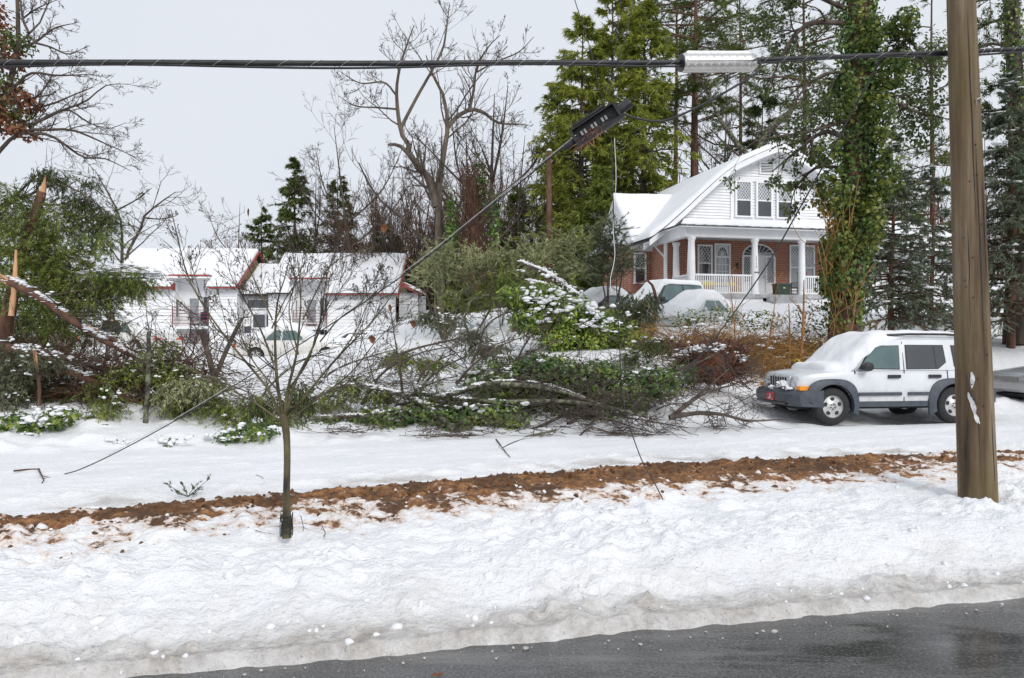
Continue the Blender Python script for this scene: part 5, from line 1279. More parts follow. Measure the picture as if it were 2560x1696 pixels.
    if snow:
        lo = -h + 0.1; hi = (h - 0.12) if hood_snow else (c1 + 0.1)
        blanket('snow', S, np.linspace(lo, hi, 50), zr, hwf, snow, 19, len(bpy.data.objects) % 17, 0.05, 0.035)
    return S
WM = {}
def carat(name, px, py, d, rz, label, mat, **kw):
    p = P(px, py, d); return build_car(name, (p[0], p[1], p[2]), math.radians(rz), label, M[mat], **kw)
CAR_SPECS = [
    ('parked_sedan', 2728, 1006, 19.0, 187, 'silver sedan cut by the frame, parked behind the off-roader', 'silver_car', dict(hood_snow=False, snow=0.12, H=1.40, cab=(-1.5, 0.75, -0.85, 0.05))),
    ('parked_sedan', 735, 906, 33.5, 4, 'white sedan under a snow cap parked before the apartment entrance', 'white_car', dict(snow=0.24, L=4.7, H=1.42, hood_snow=True)),
    ('parked_hatchback', 905, 912, 35.0, 20, 'grey hatchback almost buried in snow beside the white sedan', 'dark_car', dict(snow=0.30, L=4.2, H=1.42)),
    ('parked_sedan', 318, 886, 34.0, 160, 'white sedan with red tail lamps behind the standing person', 'white_car', dict(snow=0.20)),
    ('parked_sedan', 165, 888, 34.5, 112, 'snow-covered white sedan behind the broken tree trunk', 'white_car', dict(snow=0.25)),
    ('parked_coupe', 222, 886, 37.0, 105, 'dark red car wedged between two white sedans', 'red_car', dict(snow=0.12)),
    ('parked_hatchback', 1500, 826, 32.0, 215, 'dark car buried in snow behind the evergreen shrub by the house', 'dark_car', dict(snow=0.32)),
    ('parked_van', 1650, 808, 33.5, 212, 'black family car with a thin snow cap beside the porch', 'dark_car', dict(snow=0.16, H=1.66, L=4.6, cab=(-2.1, 1.0, -1.9, 0.3), wagon=True)),
    ('parked_sedan', 1738, 838, 31.0, 222, 'pale green sedan heaped with snow in front of the porch railing', 'blue_car', dict(snow=0.34)),
]
for n_, px, py, d, rz, lb, mt, kw in CAR_SPECS: carat(n_, px, py, d, rz, lb, mt, **kw)
# ------------------------------------------------------------------ utility pole, cables, closures
def mat_pole():
    m, nt, b = nodes('weathered_pole')
    v = coords(nt, (1, 1, 0.045)); v2 = coords(nt, (1, 1, 0.35)); v3 = coords(nt)
    n = noise(nt, v, 9, 7, 0.7); n2 = noise(nt, v2, 1.6, 4); n3 = noise(nt, v3, 0.9, 3); n = math_(nt, 'ADD', math_(nt, 'MULTIPLY', n, 0.6), math_(nt, 'MULTIPLY', noise(nt, coords(nt, (1, 1, 0.12)), 5.0, 4), 0.4))
    c = ramp(nt, [(0.36, (0.030, 0.018, 0.010)), (0.45, (0.10, 0.063, 0.032)), (0.54, (0.175, 0.125, 0.075)), (0.66, (0.31, 0.26, 0.18))], n)
    c = mixc(nt, math_(nt, 'MULTIPLY', math_(nt, 'SUBTRACT', n2, 0.45), 3.0, True), c, (0.15, 0.115, 0.04))
    sx = nt.nodes.new('ShaderNodeSeparateXYZ'); t = nt.nodes.new('ShaderNodeTexCoord'); nt.links.new(t.outputs['Object'], sx.inputs[0])
    side = math_(nt, 'MULTIPLY', math_(nt, 'ADD', math_(nt, 'SUBTRACT', sx.outputs[0], 0.10), math_(nt, 'MULTIPLY', math_(nt, 'SUBTRACT', n3, 0.5), 0.12)), 22.0, True)
    c = mixc(nt, math_(nt, 'MULTIPLY', side, 0.65), c, (0.42, 0.37, 0.17))     # paler yellow-green towards the right side of the shaft
    nt.links.new(c, b.inputs['Base Color']); b.inputs['Roughness'].default_value = 0.8
    bump(nt, b, n, 0.012)
    return m
M['pole'] = mat_pole()
M['cable'] = mat_noise('cable_jacket', (0.012, 0.012, 0.014), (0.035, 0.035, 0.04), 8, 0.5)
M['copper'] = mat_noise('copper_strands', (0.33, 0.12, 0.06), (0.5, 0.24, 0.13), 12, 0.5)
pb = P(2446, 1252, 7.55)
PO = empty('utility_pole', tuple(pb), 0, 'thick weathered wooden utility pole standing in the roadside snow', 'pole')
zs = np.linspace(-0.4, 10.5, 34); k = 40
top = P(2402, 0, 7.55) - pb
sl_ = top[0] / top[2]
V = []; rs = np.random.RandomState(3)
for z_ in zs:
    r = 0.170 - 0.0100 * max(z_, 0)
    for i in range(k):
        a = 2 * math.pi * i / k
        rr = r * (1 + 0.018 * math.sin(3 * a + z_ * 0.7) + 0.010 * perlin(a * 3.0, z_ * 0.6) + 0.012 * perlin(a * 9, z_ * 0.2))
        V.append((sl_ * z_ + rr * math.cos(a), rr * math.sin(a), z_))
n_ = len(zs); j = np.arange(n_ - 1)[:, None] * k; i = np.arange(k)[None]; i2 = (i + 1) % k
F = np.stack([j + i, j + i2, j + k + i2, j + k + i], -1).reshape(-1, 4)
obj('shaft', np_mesh('shaft', V, [F], M['pole'], True), PO)
# scuffed white paint, staples, nails, a wire stub
def on_pole(a, z_, off=0.004):
    r = 0.170 - 0.0100 * max(z_, 0) + off
    return (sl_ * z_ + r * math.cos(a), r * math.sin(a), z_)
M['paintmark'] = mat_noise('scuffed_white_paint', (0.5, 0.5, 0.5), (0.82, 0.82, 0.82), 16, 0.6)
def patch(poly, name, mat):
    kk = len(poly); Vp = [on_pole(a, z_, 0.006) for a, z_ in poly] + [on_pole(a, z_, -0.01) for a, z_ in poly]
    mb = MB(); mb.add(Vp, [[i, (i + 1) % kk, kk + (i + 1) % kk, kk + i] for i in range(kk)]); mb.n -= 2 * kk; mb.ngon(list(range(kk))); mb.n += 2 * kk
    return mb.build(name, mat, PO)
a0 = -math.pi / 2
def smear(ca, cz, ra, rz_, lean, seed):
    rg = np.random.RandomState(seed); pts = []
    for t_ in np.linspace(0, 2 * math.pi, 26, endpoint=False):
        q = 1 + 0.10 * rg.randn() + 0.18 * math.sin(3 * t_ + seed); zz_ = rz_ * q * math.sin(t_); pts.append((ca + ra * q * math.cos(t_) + lean * zz_, cz + zz_))
    patch(pts, 'paint_patch', M['paintmark'])
smear(a0 - 0.62, 1.15, 0.11, 0.075, 0.4, 1); smear(a0 - 0.66, 0.93, 0.13, 0.10, -1.6, 2); smear(a0 - 0.48, 0.80, 0.10, 0.06, -1.6, 3)
st_ = MB().tube([on_pole(a0 - 0.85, 1.22, 0.0), on_pole(a0 - 0.7, 1.05, 0.01), on_pole(a0 - 0.45, 0.92, 0.012)], 0.008, 6).build('wire_stub', M['bark'], PO)
MB().tube([on_pole(a0 + 0.25, 3.72, 0.0), on_pole(a0 + 0.2, 3.76, 0.02), on_pole(a0 + 0.45, 3.78, 0.03), on_pole(a0 + 0.9, 3.76, 0.01)], 0.005, 6).build('hook', M['steel'], PO)
for q, (ca, z0_, z1_) in enumerate(((-0.35, 0.2, 1.9), (0.1, 1.3, 3.4), (0.42, 0.1, 0.9), (-0.1, 2.6, 4.6), (0.55, 2.0, 3.1), (-0.6, 1.6, 2.8))):
    zz_ = np.linspace(z0_, z1_, 14); wd_ = 0.007 * np.sin(np.linspace(0.05, math.pi - 0.05, 14)); aa_ = a0 + ca + 0.05 * np.array([perlin(q * 7.3, z_ * 2.1) for z_ in zz_])
    Vc = [on_pole(a - w_ / 0.17, z_, 0.002) for a, z_, w_ in zip(aa_, zz_, wd_)] + [on_pole(a + w_ / 0.17, z_, 0.002) for a, z_, w_ in zip(aa_, zz_, wd_)]
    MB().add(Vc, [[i, i + 1, 14 + i + 1, 14 + i] for i in range(13)]).build('crack', M['shadow'], PO)
for q in range(14):
    p_ = on_pole(a0 + rs.uniform(-0.9, 0.9), rs.uniform(0.3, 4.2), 0.0)
    MB().lathe([(0.006, -0.012), (0.006, 0.0)], 6, (p_[0], p_[1], p_[2]), 'y').build('nail', M['blackp'], PO)

def smooth_path(pts, n=60):
    """Catmull-Rom through the points"""
    p = np.asarray(pts, float); p = np.vstack([2 * p[0] - p[1], p, 2 * p[-1] - p[-2]]); out = []
    seg = len(p) - 3
    for s in range(seg):
        for t in np.linspace(0, 1, max(2, n // seg), endpoint=(s == seg - 1)):
            a, b, c, d = p[s:s + 4]
            out.append(0.5 * ((2 * b) + (-a + c) * t + (2 * a - 5 * b + 4 * c - d) * t * t + (-a + 3 * b - 3 * c + d) * t ** 3))
    return np.array(out)
# main bundle follows the road
def lined(px):
    """depth of a line parallel to the road through the back of the pole, at photo column px"""
    m_ = (px - 1280) / FPX
    return (7.80 + 0.238 * (0 - 4.5)) / (1 - 0.238 * m_)
def bl(px, py, off=0.0): return P(px, py, lined(px) + off)
B1 = smooth_path([bl(-500, 152), bl(0, 157), bl(400, 157), bl(900, 159), bl(1300, 157), bl(1700, 156), bl(2000, 146), bl(2380, 131), bl(2560, 122), bl(3000, 100)], 120)
CB = empty('cable_bundle', tuple(B1[0]), 0, 'thick black cable bundle strung horizontally across the whole view', 'cable')
o0 = np.array(B1[0])
MB().tube(B1 - o0, np.linspace(0.024, 0.020, len(B1)), 12).build('main_cable', M['cable'], CB, smooth=True)
B2 = B1.copy(); tt = np.arange(len(B2)); B2[:, 2] -= 0.028 + 0.012 * np.sin(tt * 0.21); B2[:, 1] -= 0.006
MB().tube(B2 - o0, 0.010, 8).build('lower_cable', M['cable'], CB, smooth=True)
# lashing wire wound round the bundle
u = np.linspace(0, len(B1) - 1.001, 1800); ii = u.astype(int); fr = (u - ii)[:, None]
Lc = B1[ii] * (1 - fr) + B1[ii + 1] * fr; Lc[:, 2] += 0.0255 * np.cos(u * 3.1) - 0.003; Lc[:, 1] += 0.028 * np.sin(u * 3.1)
MB().tube(Lc - o0, 0.0016, 4).build('lashing_wire', M['steel'], CB)
# silver splice can with snow on top
cA, cB = bl(1708, 158), bl(1880, 157); ax = cB - cA; Lcan = float(np.linalg.norm(ax)); ang = math.atan2(ax[1], ax[0])
SCN = empty('splice_can', tuple(cA), 0, 'ribbed silver splice can with a strip of snow hanging on the cable', 'splice case')
SCN.rotation_euler = (0, -math.atan2(ax[2], math.hypot(ax[0], ax[1])), ang)
pr = [(0.02, -0.02), (0.075, -0.015), (0.082, 0.0)]
for q in range(9):
    x0 = Lcan * q / 9; pr += [(0.082, x0 + 0.01), (0.086, x0 + 0.02), (0.0835, x0 + 0.03)]
pr += [(0.083, Lcan), (0.07, Lcan + 0.012), (0.02, Lcan + 0.02)]
MB().lathe(pr, 28, axis='x').build('shell', M['steel'], SCN, auto=50)
MB().box(0.0, Lcan, -0.095, -0.081, -0.008, 0.008).build('seam', M['steel'], SCN)
MB().lathe([(0.0, -0.03), (0.078, -0.028), (0.078, -0.018)], 24, axis='x').build('end_plate', M['blackp'], SCN)
V_, F_ = snow_patch((0.02, -0.05, 0.062), (Lcan - 0.03, -0.05, 0.062), (Lcan - 0.03, 0.05, 0.062), (0.02, 0.05, 0.062), 0.05, 40, 10, 0.02, 0.05, 2)
obj('snow', np_mesh('snow', V_, F_, M['snow'], True), SCN)
# dangling black closure, broken open, strands spilling
cT, cL = P(1560, 262, 6.9), P(1430, 348, 7.0)
CL = empty('cable_closure', tuple(cT), 0, 'broken black splice closure dangling at a slant with copper strands spilling out', 'splice case')
axv = cL - cT; Lc_ = float(np.linalg.norm(axv)); axn = axv / Lc_
R_ = Matrix.Identity(3); xv = Vector(axn); yv = Vector((0.1, 1, 0)).cross(xv).normalized(); zv = xv.cross(yv)
yv, zv = Vector((0, 1, 0)), None
zv = xv.cross(Vector((0, 1, 0))).normalized(); yv = zv.cross(xv)
Mt = Matrix((xv, yv, zv)).transposed().to_4x4()
CL.rotation_euler = Mt.to_euler(); CL.scale = (1.0, 0.8, 0.78)
# local x runs along the closure, y away from the viewer, z across
bx = MB()
bx.prism([(-0.07, -0.085), (0.05, -0.085), (0.06, -0.07), (0.06, 0.085), (0.05, 0.10), (-0.07, 0.10), (-0.07, 0.085), (0.035, 0.08), (0.035, -0.068), (-0.07, -0.07)], 'x', 0.08, Lc_ - 0.03)
bx.box(0.06, 0.085, -0.07, 0.055, -0.08, 0.095).box(Lc_ - 0.035, Lc_ - 0.01, -0.07, 0.055, -0.08, 0.095)
sh_ = bx.build('tray', M['blackp'], CL)
MB().lathe([(0.05, -0.06), (0.055, -0.05), (0.055, 0.06), (0.065, 0.065), (0.065, 0.085)], 18, (0, 0, 0.02), 'x').build('end_cap', M['blackp'], CL, auto=40)
MB().lathe([(0.028, 0), (0.035, 0.01), (0.035, 0.11), (0.02, 0.13)], 14, (Lc_ - 0.02, 0, 0.04), 'x').build('end_cap', M['blackp'], CL, auto=40)
MB().prism([(-0.085, 0.10), (0.06, 0.10), (0.06, 0.125), (-0.085, 0.125)], 'x', 0.05, Lc_).build('hinge_bar', M['blackp'], CL)
MB().prism([(-0.06, -0.12), (0.05, -0.12), (0.05, -0.09), (-0.06, -0.095)], 'x', 0.15, Lc_ - 0.06).build('cover', M['blackp'], CL)
rs = np.random.RandomState(11)
for q in range(9): # connector rows
    MB().box(0.14 + q * 0.035, 0.16 + q * 0.035, 0.010, 0.033, -0.02, 0.03).build('connector', M['porchgrey'] if q % 3 else M['blackp'], sh_)
V_, F_ = snow_patch((0.2, -0.05, 0.06), (0.36, -0.05, 0.055), (0.36, 0.02, 0.055), (0.2, 0.02, 0.06), 0.02, 14, 8, 0.01, 0.03, 9)
stn = MB()
for q in range(70):
    x0 = rs.uniform(Lc_ * 0.45, Lc_ * 0.95); p0 = np.array([x0, rs.uniform(-0.07, 0.0), rs.uniform(0.06, 0.12)]); pts = [p0]
    d_ = np.array([rs.uniform(0.3, 1), rs.uniform(-0.7, 0.3), rs.uniform(0.3, 1.0)])
    for s_ in range(4):
        d_ = d_ + rs.randn(3) * 0.55; pts.append(pts[-1] + d_ / np.linalg.norm(d_) * 0.028)
    stn.tube(pts, 0.0016, 4, False)
stn.build('copper_strands', M['copper'], CL)['kind'] = 'stuff'
# wires
def wire(name, pts, r, label, cat='cable', mat='cable', n=70, group=None):
    w = smooth_path(pts, n); o = empty(name, tuple(w[0]), 0, label, cat, group)
    MB().tube(w - w[0], r, 8).build('strand', M[mat], o, smooth=True); return o
wire('loop_cable', [bl(1880, 152), P(1895, 150, 7.0), P(1898, 175, 6.95), P(1840, 215, 6.9), P(1740, 270, 6.9), P(1660, 302, 6.9), P(1600, 298, 6.9), P(1552, 283, 6.9)], 0.010, 'black jumper cable looping from the silver can to the dangling closure')
e_ = wire('messenger_cable', [P(1428, 352, 7.0), P(1300, 457, 7.3), P(1000, 694, 8.1), P(700, 893, 8.9), P(450, 1045, 9.6), P(300, 1127, 9.95), P(205, 1172, 10.05), P(160, 1186, 10.0)], 0.0068, 'snapped heavy cable slanting from the closure down to the street snow')
wp = smooth_path([P(1440, 338, 7.0), P(1300, 450, 7.3), P(1000, 687, 8.1), P(700, 886, 8.9), P(450, 1040, 9.6), P(270, 1138, 9.9)], 60)
MB().tube(wp - np.array(e_.location), 0.0035, 6).build('strand', M['steel'], e_, smooth=True)
wire('hanging_line', [P(1528, 345, 6.95), P(1535, 560, 7.0), P(1548, 850, 7.05), P(1560, 1010, 7.05), P(1600, 1140, 7.05), P(1640, 1215, 7.0), P(1660, 1258, 7.0), P(1655, 1272, 7.0)], 0.005, 'thin black line hanging from the closure down into the mud')
wire('torn_drop_wire', [bl(2205, 140, -0.02), P(2120, 300, 8.3), P(2000, 520, 9.5), P(1900, 690, 10.6), P(1760, 880, 12.2), P(1650, 1000, 13.2), P(1556, 1078, 13.9)], 0.009, 'black drop wire slanting past the house from pole to fallen branches')
for (a, b, c, l) in (((1435, -5), (1475, 120), (1503, 245), 'steepest hanger wire rising left from the dangling closure'), ((1552, -5), (1538, 120), (1512, 242), 'thin hanger wire rising straight from the dangling closure'), ((1585, -5), (1562, 100), (1518, 240), 'thin hanger wire rising rightward from the dangling closure')):
    wire('hanger_wire', [P(a[0], a[1], 6.9), P(b[0], b[1], 6.9), P(c[0], c[1], 6.9)], 0.004, l, n=16)
wire('white_wire', [P(1536, 345, 7.0), P(1540, 450, 7.0), P(1533, 560, 7.0), P(1537, 640, 7.0), P(1526, 700, 7.0), P(1530, 735, 7.0)], 0.0028, 'pale kinked wire hanging beside the black line below the closure', mat='whitetrim', n=40)
# rusty brown pole far behind
pp = P(1373, 690, 46)
e_ = empty('distant_utility_pole', tuple(pp), 0, 'slim red-brown utility pole among the trees beyond the bushes', 'pole')
hgt = (690 - 378) / FPX * 46
MB().tube([(0, 0, -0.8), (0, 0, hgt * 0.5), (0, 0, hgt)], [0.19, 0.16, 0.13], 12).build('shaft', M['bark_red'], e_, smooth=True)
MB().lathe([(0.15, hgt), (0.15, hgt + 0.06), (0.02, hgt + 0.14)], 12).build('snow', M['snow'], e_, smooth=True)
# ------------------------------------------------------------------ trees behind the houses
def pz(py, d): return EYE - (py - 848) / FPX * d
def hgt(py, d, base): return pz(py, d) - base[2]
# tall yellow-green hemlocks left of the brick house
for px, d, ty, lb, sd, r, nb, lf in ((1455, 50, 40, 'tall yellow-green hemlock, leftmost of the group behind the brick house', 1, 0.26, 220, 'hemlock_y'),
                              (1530, 54, -60, 'tallest yellow-green hemlock behind the dangling black closure', 2, 0.19, 210, 'hemlock_y'),
                              (1610, 49, 10, 'broad yellow-green hemlock touching the left wing roof of the brick house', 3, 0.22, 210, 'hemlock_y'),
                              (1395, 58, 210, 'shorter dark hemlock at the left foot of the tall hemlocks', 4, 0.23, 120, 'hemlock'),
                              (1500, 46, 420, 'low bushy hemlock beneath the tall hemlocks', 5, 0.33, 110, 'hemlock')):
    b = at(px, d); H = hgt(ty, d, b)
    conifer('hemlock_tree', b, H, lb, sd, lf, n_br=nb, ns=10, nl=15, h0=0.08, rad=r, droop=0.45, elev=0.25, L=0.36, W=0.085, trunk_r=0.28, spread=0.9, prof=lambda h: (1 - h) ** 0.65 * (0.9 + 0.18 * math.sin(h * 17)) + 0.10)
# pines with bare trunks
def pine(px, d, ty, lb, sd, h0=0.5, r=0.17, tr=0.27, nb=60, lean=(0, 0), leaf='pine', bark='bark_red', gap=0.15, **kw):
    b = at(px, d); H = hgt(ty, d, b)
    return conifer('pine_tree', b, H, lb, sd, leaf, n_br=nb, ns=11, nl=22, h0=h0, rad=r, droop=0.15, elev=0.15, L=0.36, W=0.06, trunk_r=tr, lean=lean, bark=bark, prof=lambda h: 0.55 + 0.5 * math.sin(3.0 * h + 0.2), spread=1.3, gap=gap, ldroop=-0.1, **kw)
pine(1738, 52, -220, 'tall pine with a straight red-brown trunk behind the left slope of the gambrel roof', 21, 0.42, 0.17, 0.36)
pine(1690, 60, -200, 'slimmer pine with a dark bare trunk left of the red-brown pine trunk', 22, 0.45, 0.15, 0.24)
pine(1850, 62, -150, 'pine rising straight behind the gambrel roof ridge', 23, 0.40, 0.16, 0.22)
pine(2010, 60, -260, 'dark pine standing behind the right half of the gable', 24, 0.30, 0.18, 0.24)
pine(2330, 58, -120, 'pine seen between the wooden pole and the ivy-clad trunk', 25, 0.15, 0.17, 0.25)
conifer('hemlock_tree', at(1905, 56), 13.5, 'broad dark hemlock just behind the gable peak', 26, 'fir', n_br=110, h0=0.1, rad=0.33, L=0.34, W=0.08, nl=17, droop=0.3)
# bent mossy trees beside the gable
bare_tree('bare_tree', [([at(1895, 50), P(1880, 420, 50), P(1850, 370, 50), P(1800, 300, 50), P(1770, 230, 50)], [0.26, 0.24, 0.2, 0.15, 0.08]),
                        ([P(1880, 420, 50), P(1910, 340, 50), P(1960, 290, 50), P(2030, 240, 50)], [0.2, 0.17, 0.13, 0.06])],
          'crooked mossy tree leaning over the gambrel roof', [(10, 0.3, 1, 0.9, 0.35, 6, 0.22, 0.05, 0.5), (6, 0.2, 1, 0.8, 0.5, 5, 0.22, 0.05, 0.55), (4, 0.2, 1, 0.8, 0.5, 4, 0.2, 0.0, 0.6)], 31, 'lichen', 'twig')
# mid-left conifers behind the white apartments
conifer('hemlock_tree', at(735, 66), hgt(398, 66, at(735, 66)), 'pointed dark hemlock rising between the two apartment roofs', 41, 'pine', n_br=160, ns=8, nl=18, h0=0.06, rad=0.27, droop=0.4, L=0.34, W=0.08, trunk_r=0.25)
conifer('hemlock_tree', at(845, 70), hgt(430, 70, at(845, 70)), 'shorter ragged hemlock right of the pointed hemlock', 42, 'pine', n_br=112, ns=8, nl=17, h0=0.08, rad=0.28, L=0.34, W=0.08, gap=0.1)
conifer('hemlock_tree', at(655, 72), hgt(520, 72, at(655, 72)), 'low dark hemlock behind the left apartment roof', 43, 'pine', n_br=96, ns=8, nl=17, h0=0.1, rad=0.32, L=0.34, W=0.08)
conifer('hemlock_tree', at(960, 62), hgt(560, 62, at(960, 62)), 'rounded dark evergreen behind the right apartment gable', 44, 'fir', n_br=80, ns=8, nl=17, h0=0.05, rad=0.55, L=0.34, W=0.08)
conifer('hemlock_tree', at(1290, 60), hgt(470, 60, at(1290, 60)), 'olive evergreen between the vine-wrapped snag and the slim brown pole', 45, 'hemlock', n_br=90, ns=8, nl=17, h0=0.08, rad=0.35, L=0.32, W=0.075)
# the big bare tree
Z2 = lambda x, y, d=45.0: P(640 + x / 2.376, y / 2.376, d)
g0 = at(1098, 45)
limbs = [([g0, Z2(1090, 1560), Z2(1085, 1250), Z2(1090, 1080), Z2(1125, 850), Z2(1140, 730, 45.3), Z2(1110, 560, 45.5), Z2(1060, 470, 45.5), Z2(1035, 400, 45.5), Z2(1010, 330, 45.4)], [0.34, 0.29, 0.27, 0.22, 0.19, 0.17, 0.14, 0.11, 0.08, 0.03]),
         ([Z2(1075, 1230), Z2(1050, 1150), Z2(1010, 1040, 44.6), Z2(910, 920, 44.2), Z2(850, 865, 44.0), Z2(785, 860, 44)], [0.24, 0.22, 0.19, 0.16, 0.12, 0.07]),
         ([Z2(905, 920, 44.2), Z2(905, 860, 44.1), Z2(860, 780, 44), Z2(835, 560, 44), Z2(855, 400, 44), Z2(905, 240, 44), Z2(940, 150, 44)], [0.14, 0.12, 0.11, 0.09, 0.07, 0.05, 0.02]),
         ([Z2(855, 770, 44), Z2(960, 570, 44), Z2(1040, 430, 44), Z2(1110, 290, 44), Z2(1130, 180, 44), Z2(1150, 20, 44)], [0.10, 0.09, 0.08, 0.07, 0.05, 0.02]),
         ([Z2(1135, 760, 45.3), Z2(1200, 690, 45.6), Z2(1280, 652, 45.8), Z2(1350, 668, 46), Z2(1440, 730, 46.4), Z2(1600, 740, 46.6)], [0.14, 0.12, 0.11, 0.09, 0.06, 0.02]),
         ([Z2(1270, 650, 45.8), Z2(1295, 530, 45.8), Z2(1312, 400, 45.8), Z2(1380, 280, 45.8), Z2(1450, 210, 45.8)], [0.08, 0.07, 0.06, 0.045, 0.02]),
         ([Z2(1312, 430, 45.8), Z2(1420, 370, 45.8), Z2(1560, 310, 45.8), Z2(1650, 220, 45.8)], [0.05, 0.045, 0.035, 0.015]),
         ([Z2(835, 570, 44), Z2(760, 490, 43.6), Z2(620, 495, 43.2), Z2(490, 420, 43)], [0.06, 0.05, 0.035, 0.015]),
         ([Z2(840, 650, 44), Z2(720, 640, 44.4), Z2(590, 630, 44.8), Z2(490, 570, 45)], [0.06, 0.05, 0.035, 0.015])]
bare_tree('bare_tree', limbs, 'tall spreading bare tree with a forked pale trunk in the middle', [(9, 0.18, 1, 0.85, 0.42, 7, 0.13, 0.10, 0.42), (7, 0.15, 1, 0.8, 0.42, 5, 0.14, 0.12, 0.5), (4, 0.2, 1, 0.7, 0.42, 3, 0.12, 0.14, 0.55)], 51, 'bark_grey', 'twig', 10, rmin=0.011)
# smaller bare trees round it
def simple_bare(px, d, ty, lb, sd, r=0.16, lean=0.0, mat='bark_grey', tm='twig', forks=4, up=0.14, group=None, rmin=0.012, spread=0.35):
    b = at(px, d); H = hgt(ty, d, b); rng = np.random.RandomState(sd + 500)
    tr = [b, b + np.array([lean * H * 0.3, 0, H * 0.3]), b + np.array([lean * H * 0.6 + 0.2 * rng.randn(), 0.2 * rng.randn(), H * 0.62]), b + np.array([lean * H, 0, H * 0.98])]
    limbs = [(tr, [r, r * 0.8, r * 0.5, r * 0.12])]
    for q in range(forks):
        t = rng.uniform(0.25, 0.6); s0 = b + np.array([lean * H * t, 0, H * t]); a = rng.uniform(0, 6.28)
        e1 = s0 + np.array([math.cos(a) * spread * H * 0.5, math.sin(a) * spread * H * 0.5, H * 0.16]); e2 = s0 + np.array([math.cos(a) * spread * H * rng.uniform(0.6, 1), math.sin(a) * spread * H * 0.8, H * rng.uniform(0.28, 0.42)])
        limbs.append(([s0, e1, e2], [r * 0.5, r * 0.35, r * 0.1]))
    return bare_tree('bare_tree', limbs, lb, [(10, 0.2, 1, 0.75, 0.36, 6, 0.15, up, 0.45), (6, 0.15, 1, 0.75, 0.42, 4, 0.17, up, 0.5), (4, 0.2, 1, 0.7, 0.45, 2, 0.17, up * 0.8, 0.55)], sd, mat, tm, 8, group, rmin)
simple_bare(900, 64, 300, 'slender bare tree left of the tall forked tree', 61, 0.16, -0.12)
simple_bare(985, 60, 420, 'thin bare tree behind the left limb of the tall forked tree', 62, 0.13)
simple_bare(1225, 50, 225, 'many-stemmed bare tree behind the vine-wrapped snag', 63, 0.2, 0.02, 'bark', 'twig', 6)
simple_bare(1290, 56, 330, 'thin bare tree right of the vine-wrapped snag', 64, 0.13, 0.05)
simple_bare(600, 74, 500, 'pale leafless tree just above the left apartment ridge', 65, 0.12, 0, 'bark_grey', 'twig_brown', 5)
simple_bare(790, 66, 420, 'leafless tree between the pointed hemlock and the ragged hemlock', 66, 0.13)
simple_bare(1040, 56, 470, 'dark leafless tree right behind the right apartment roof', 67, 0.14, 0.03, 'bark', 'brush', 6)
simple_bare(930, 58, 480, 'dark leafless tree above the right apartment ridge', 68, 0.14, 0, 'bark', 'brush', 6)
simple_bare(1160, 62, 400, 'brown leafless tree behind the vine-wrapped snag', 69, 0.15, 0, 'bark', 'brush', 6)
simple_bare(1790, 58, 200, 'leafless tree right of the red-brown pine trunk', 70, 0.15, 0.05)
simple_bare(850, 62, 520, 'low leafless tree over the right apartment roof', 71, 0.12, 0, 'bark', 'brush', 6)
# vine-wrapped snag
b = at(1185, 44); hs = hgt(470, 44, b)
T = empty('vine_wrapped_snag', tuple(b), 0, 'broken snag thickly wrapped in brown vines beside the tall bare tree', 'tree')
rng = np.random.RandomState(81)
tp = np.stack([0.1 * np.sin(np.linspace(0, 5, 10)), 0 * np.linspace(0, 1, 10), np.linspace(-0.5, hs * 1.08, 10)], -1)
obj('trunk', tube_mesh('trunk', [(tp[None], np.linspace(0.5, 0.3, 10)[None], 12)], M['bark_red']), T)
st = np.stack([rng.uniform(-0.6, 0.6, 500), rng.uniform(-0.6, 0.3, 500), rng.uniform(0, hs * 1.05, 500)], -1)
d0 = unit(np.stack([0.25 * rng.randn(500), 0.25 * rng.randn(500), np.ones(500)], -1)); pts = [st]
for q in range(5): d0 = unit(d0 + 0.25 * rng.randn(500, 3) + np.array([0, 0, 0.1])); pts.append(pts[-1] + d0 * rng.uniform(0.15, 0.4, (500, 1)))
obj('vines', tube_mesh('vines', [(np.stack(pts, 1), np.full((500, 6), 0.018), 3)], M['brush']), T, kind='stuff')
for px, py, n in ((1130, 560, 500), (1200, 480, 300), (1235, 560, 250)):
    bb = P(px, py, 44) - b; C = blob_leaves([(bb[0], bb[1], bb[2], 0.35, 0.4, 1.8)], n, rng, 0.22, 0.16)
    obj('ivy', leaf_mesh('ivy', *C, M['ivy']), T, kind='stuff')
# brown leafless scrub filling the wood edge: one mass
rng = np.random.RandomState(90); n = 1300
X = rng.uniform(-26, 4, n); Y = rng.uniform(60, 76, n); Zb = ground_parts(X, Y)[0]
hh = rng.uniform(3.5, 9.0, n) * np.clip(1.0 - np.abs(X + 6) / 40, 0.4, 1); d0 = unit(np.stack([0.22 * rng.randn(n), 0.22 * rng.randn(n), np.ones(n)], -1)); p = np.stack([X, Y, Zb], -1); pts = [p]
for q in range(5): d0 = unit(d0 + 0.14 * rng.randn(n, 3)); p = p + d0 * (hh / 5)[:, None]; pts.append(p)
Sp = np.stack(pts, 1); Sr = (0.012 + 0.005 * hh)[:, None] * np.linspace(1, 0.3, 6)[None]
T1, R1 = sprout(Sp, Sr, 8, 0.2, 1, 0.7, 0.32, 2, 0.2, 0.05, 0.5, rng, rmin=0.014)
obj('scrub_wood', tube_mesh('scrub_wood', [(Sp, Sr, 4), (T1, R1, 3)], M['brush']), label='dense brown leafless scrub wood behind the apartments and bushes', cat='wood', kind='stuff')
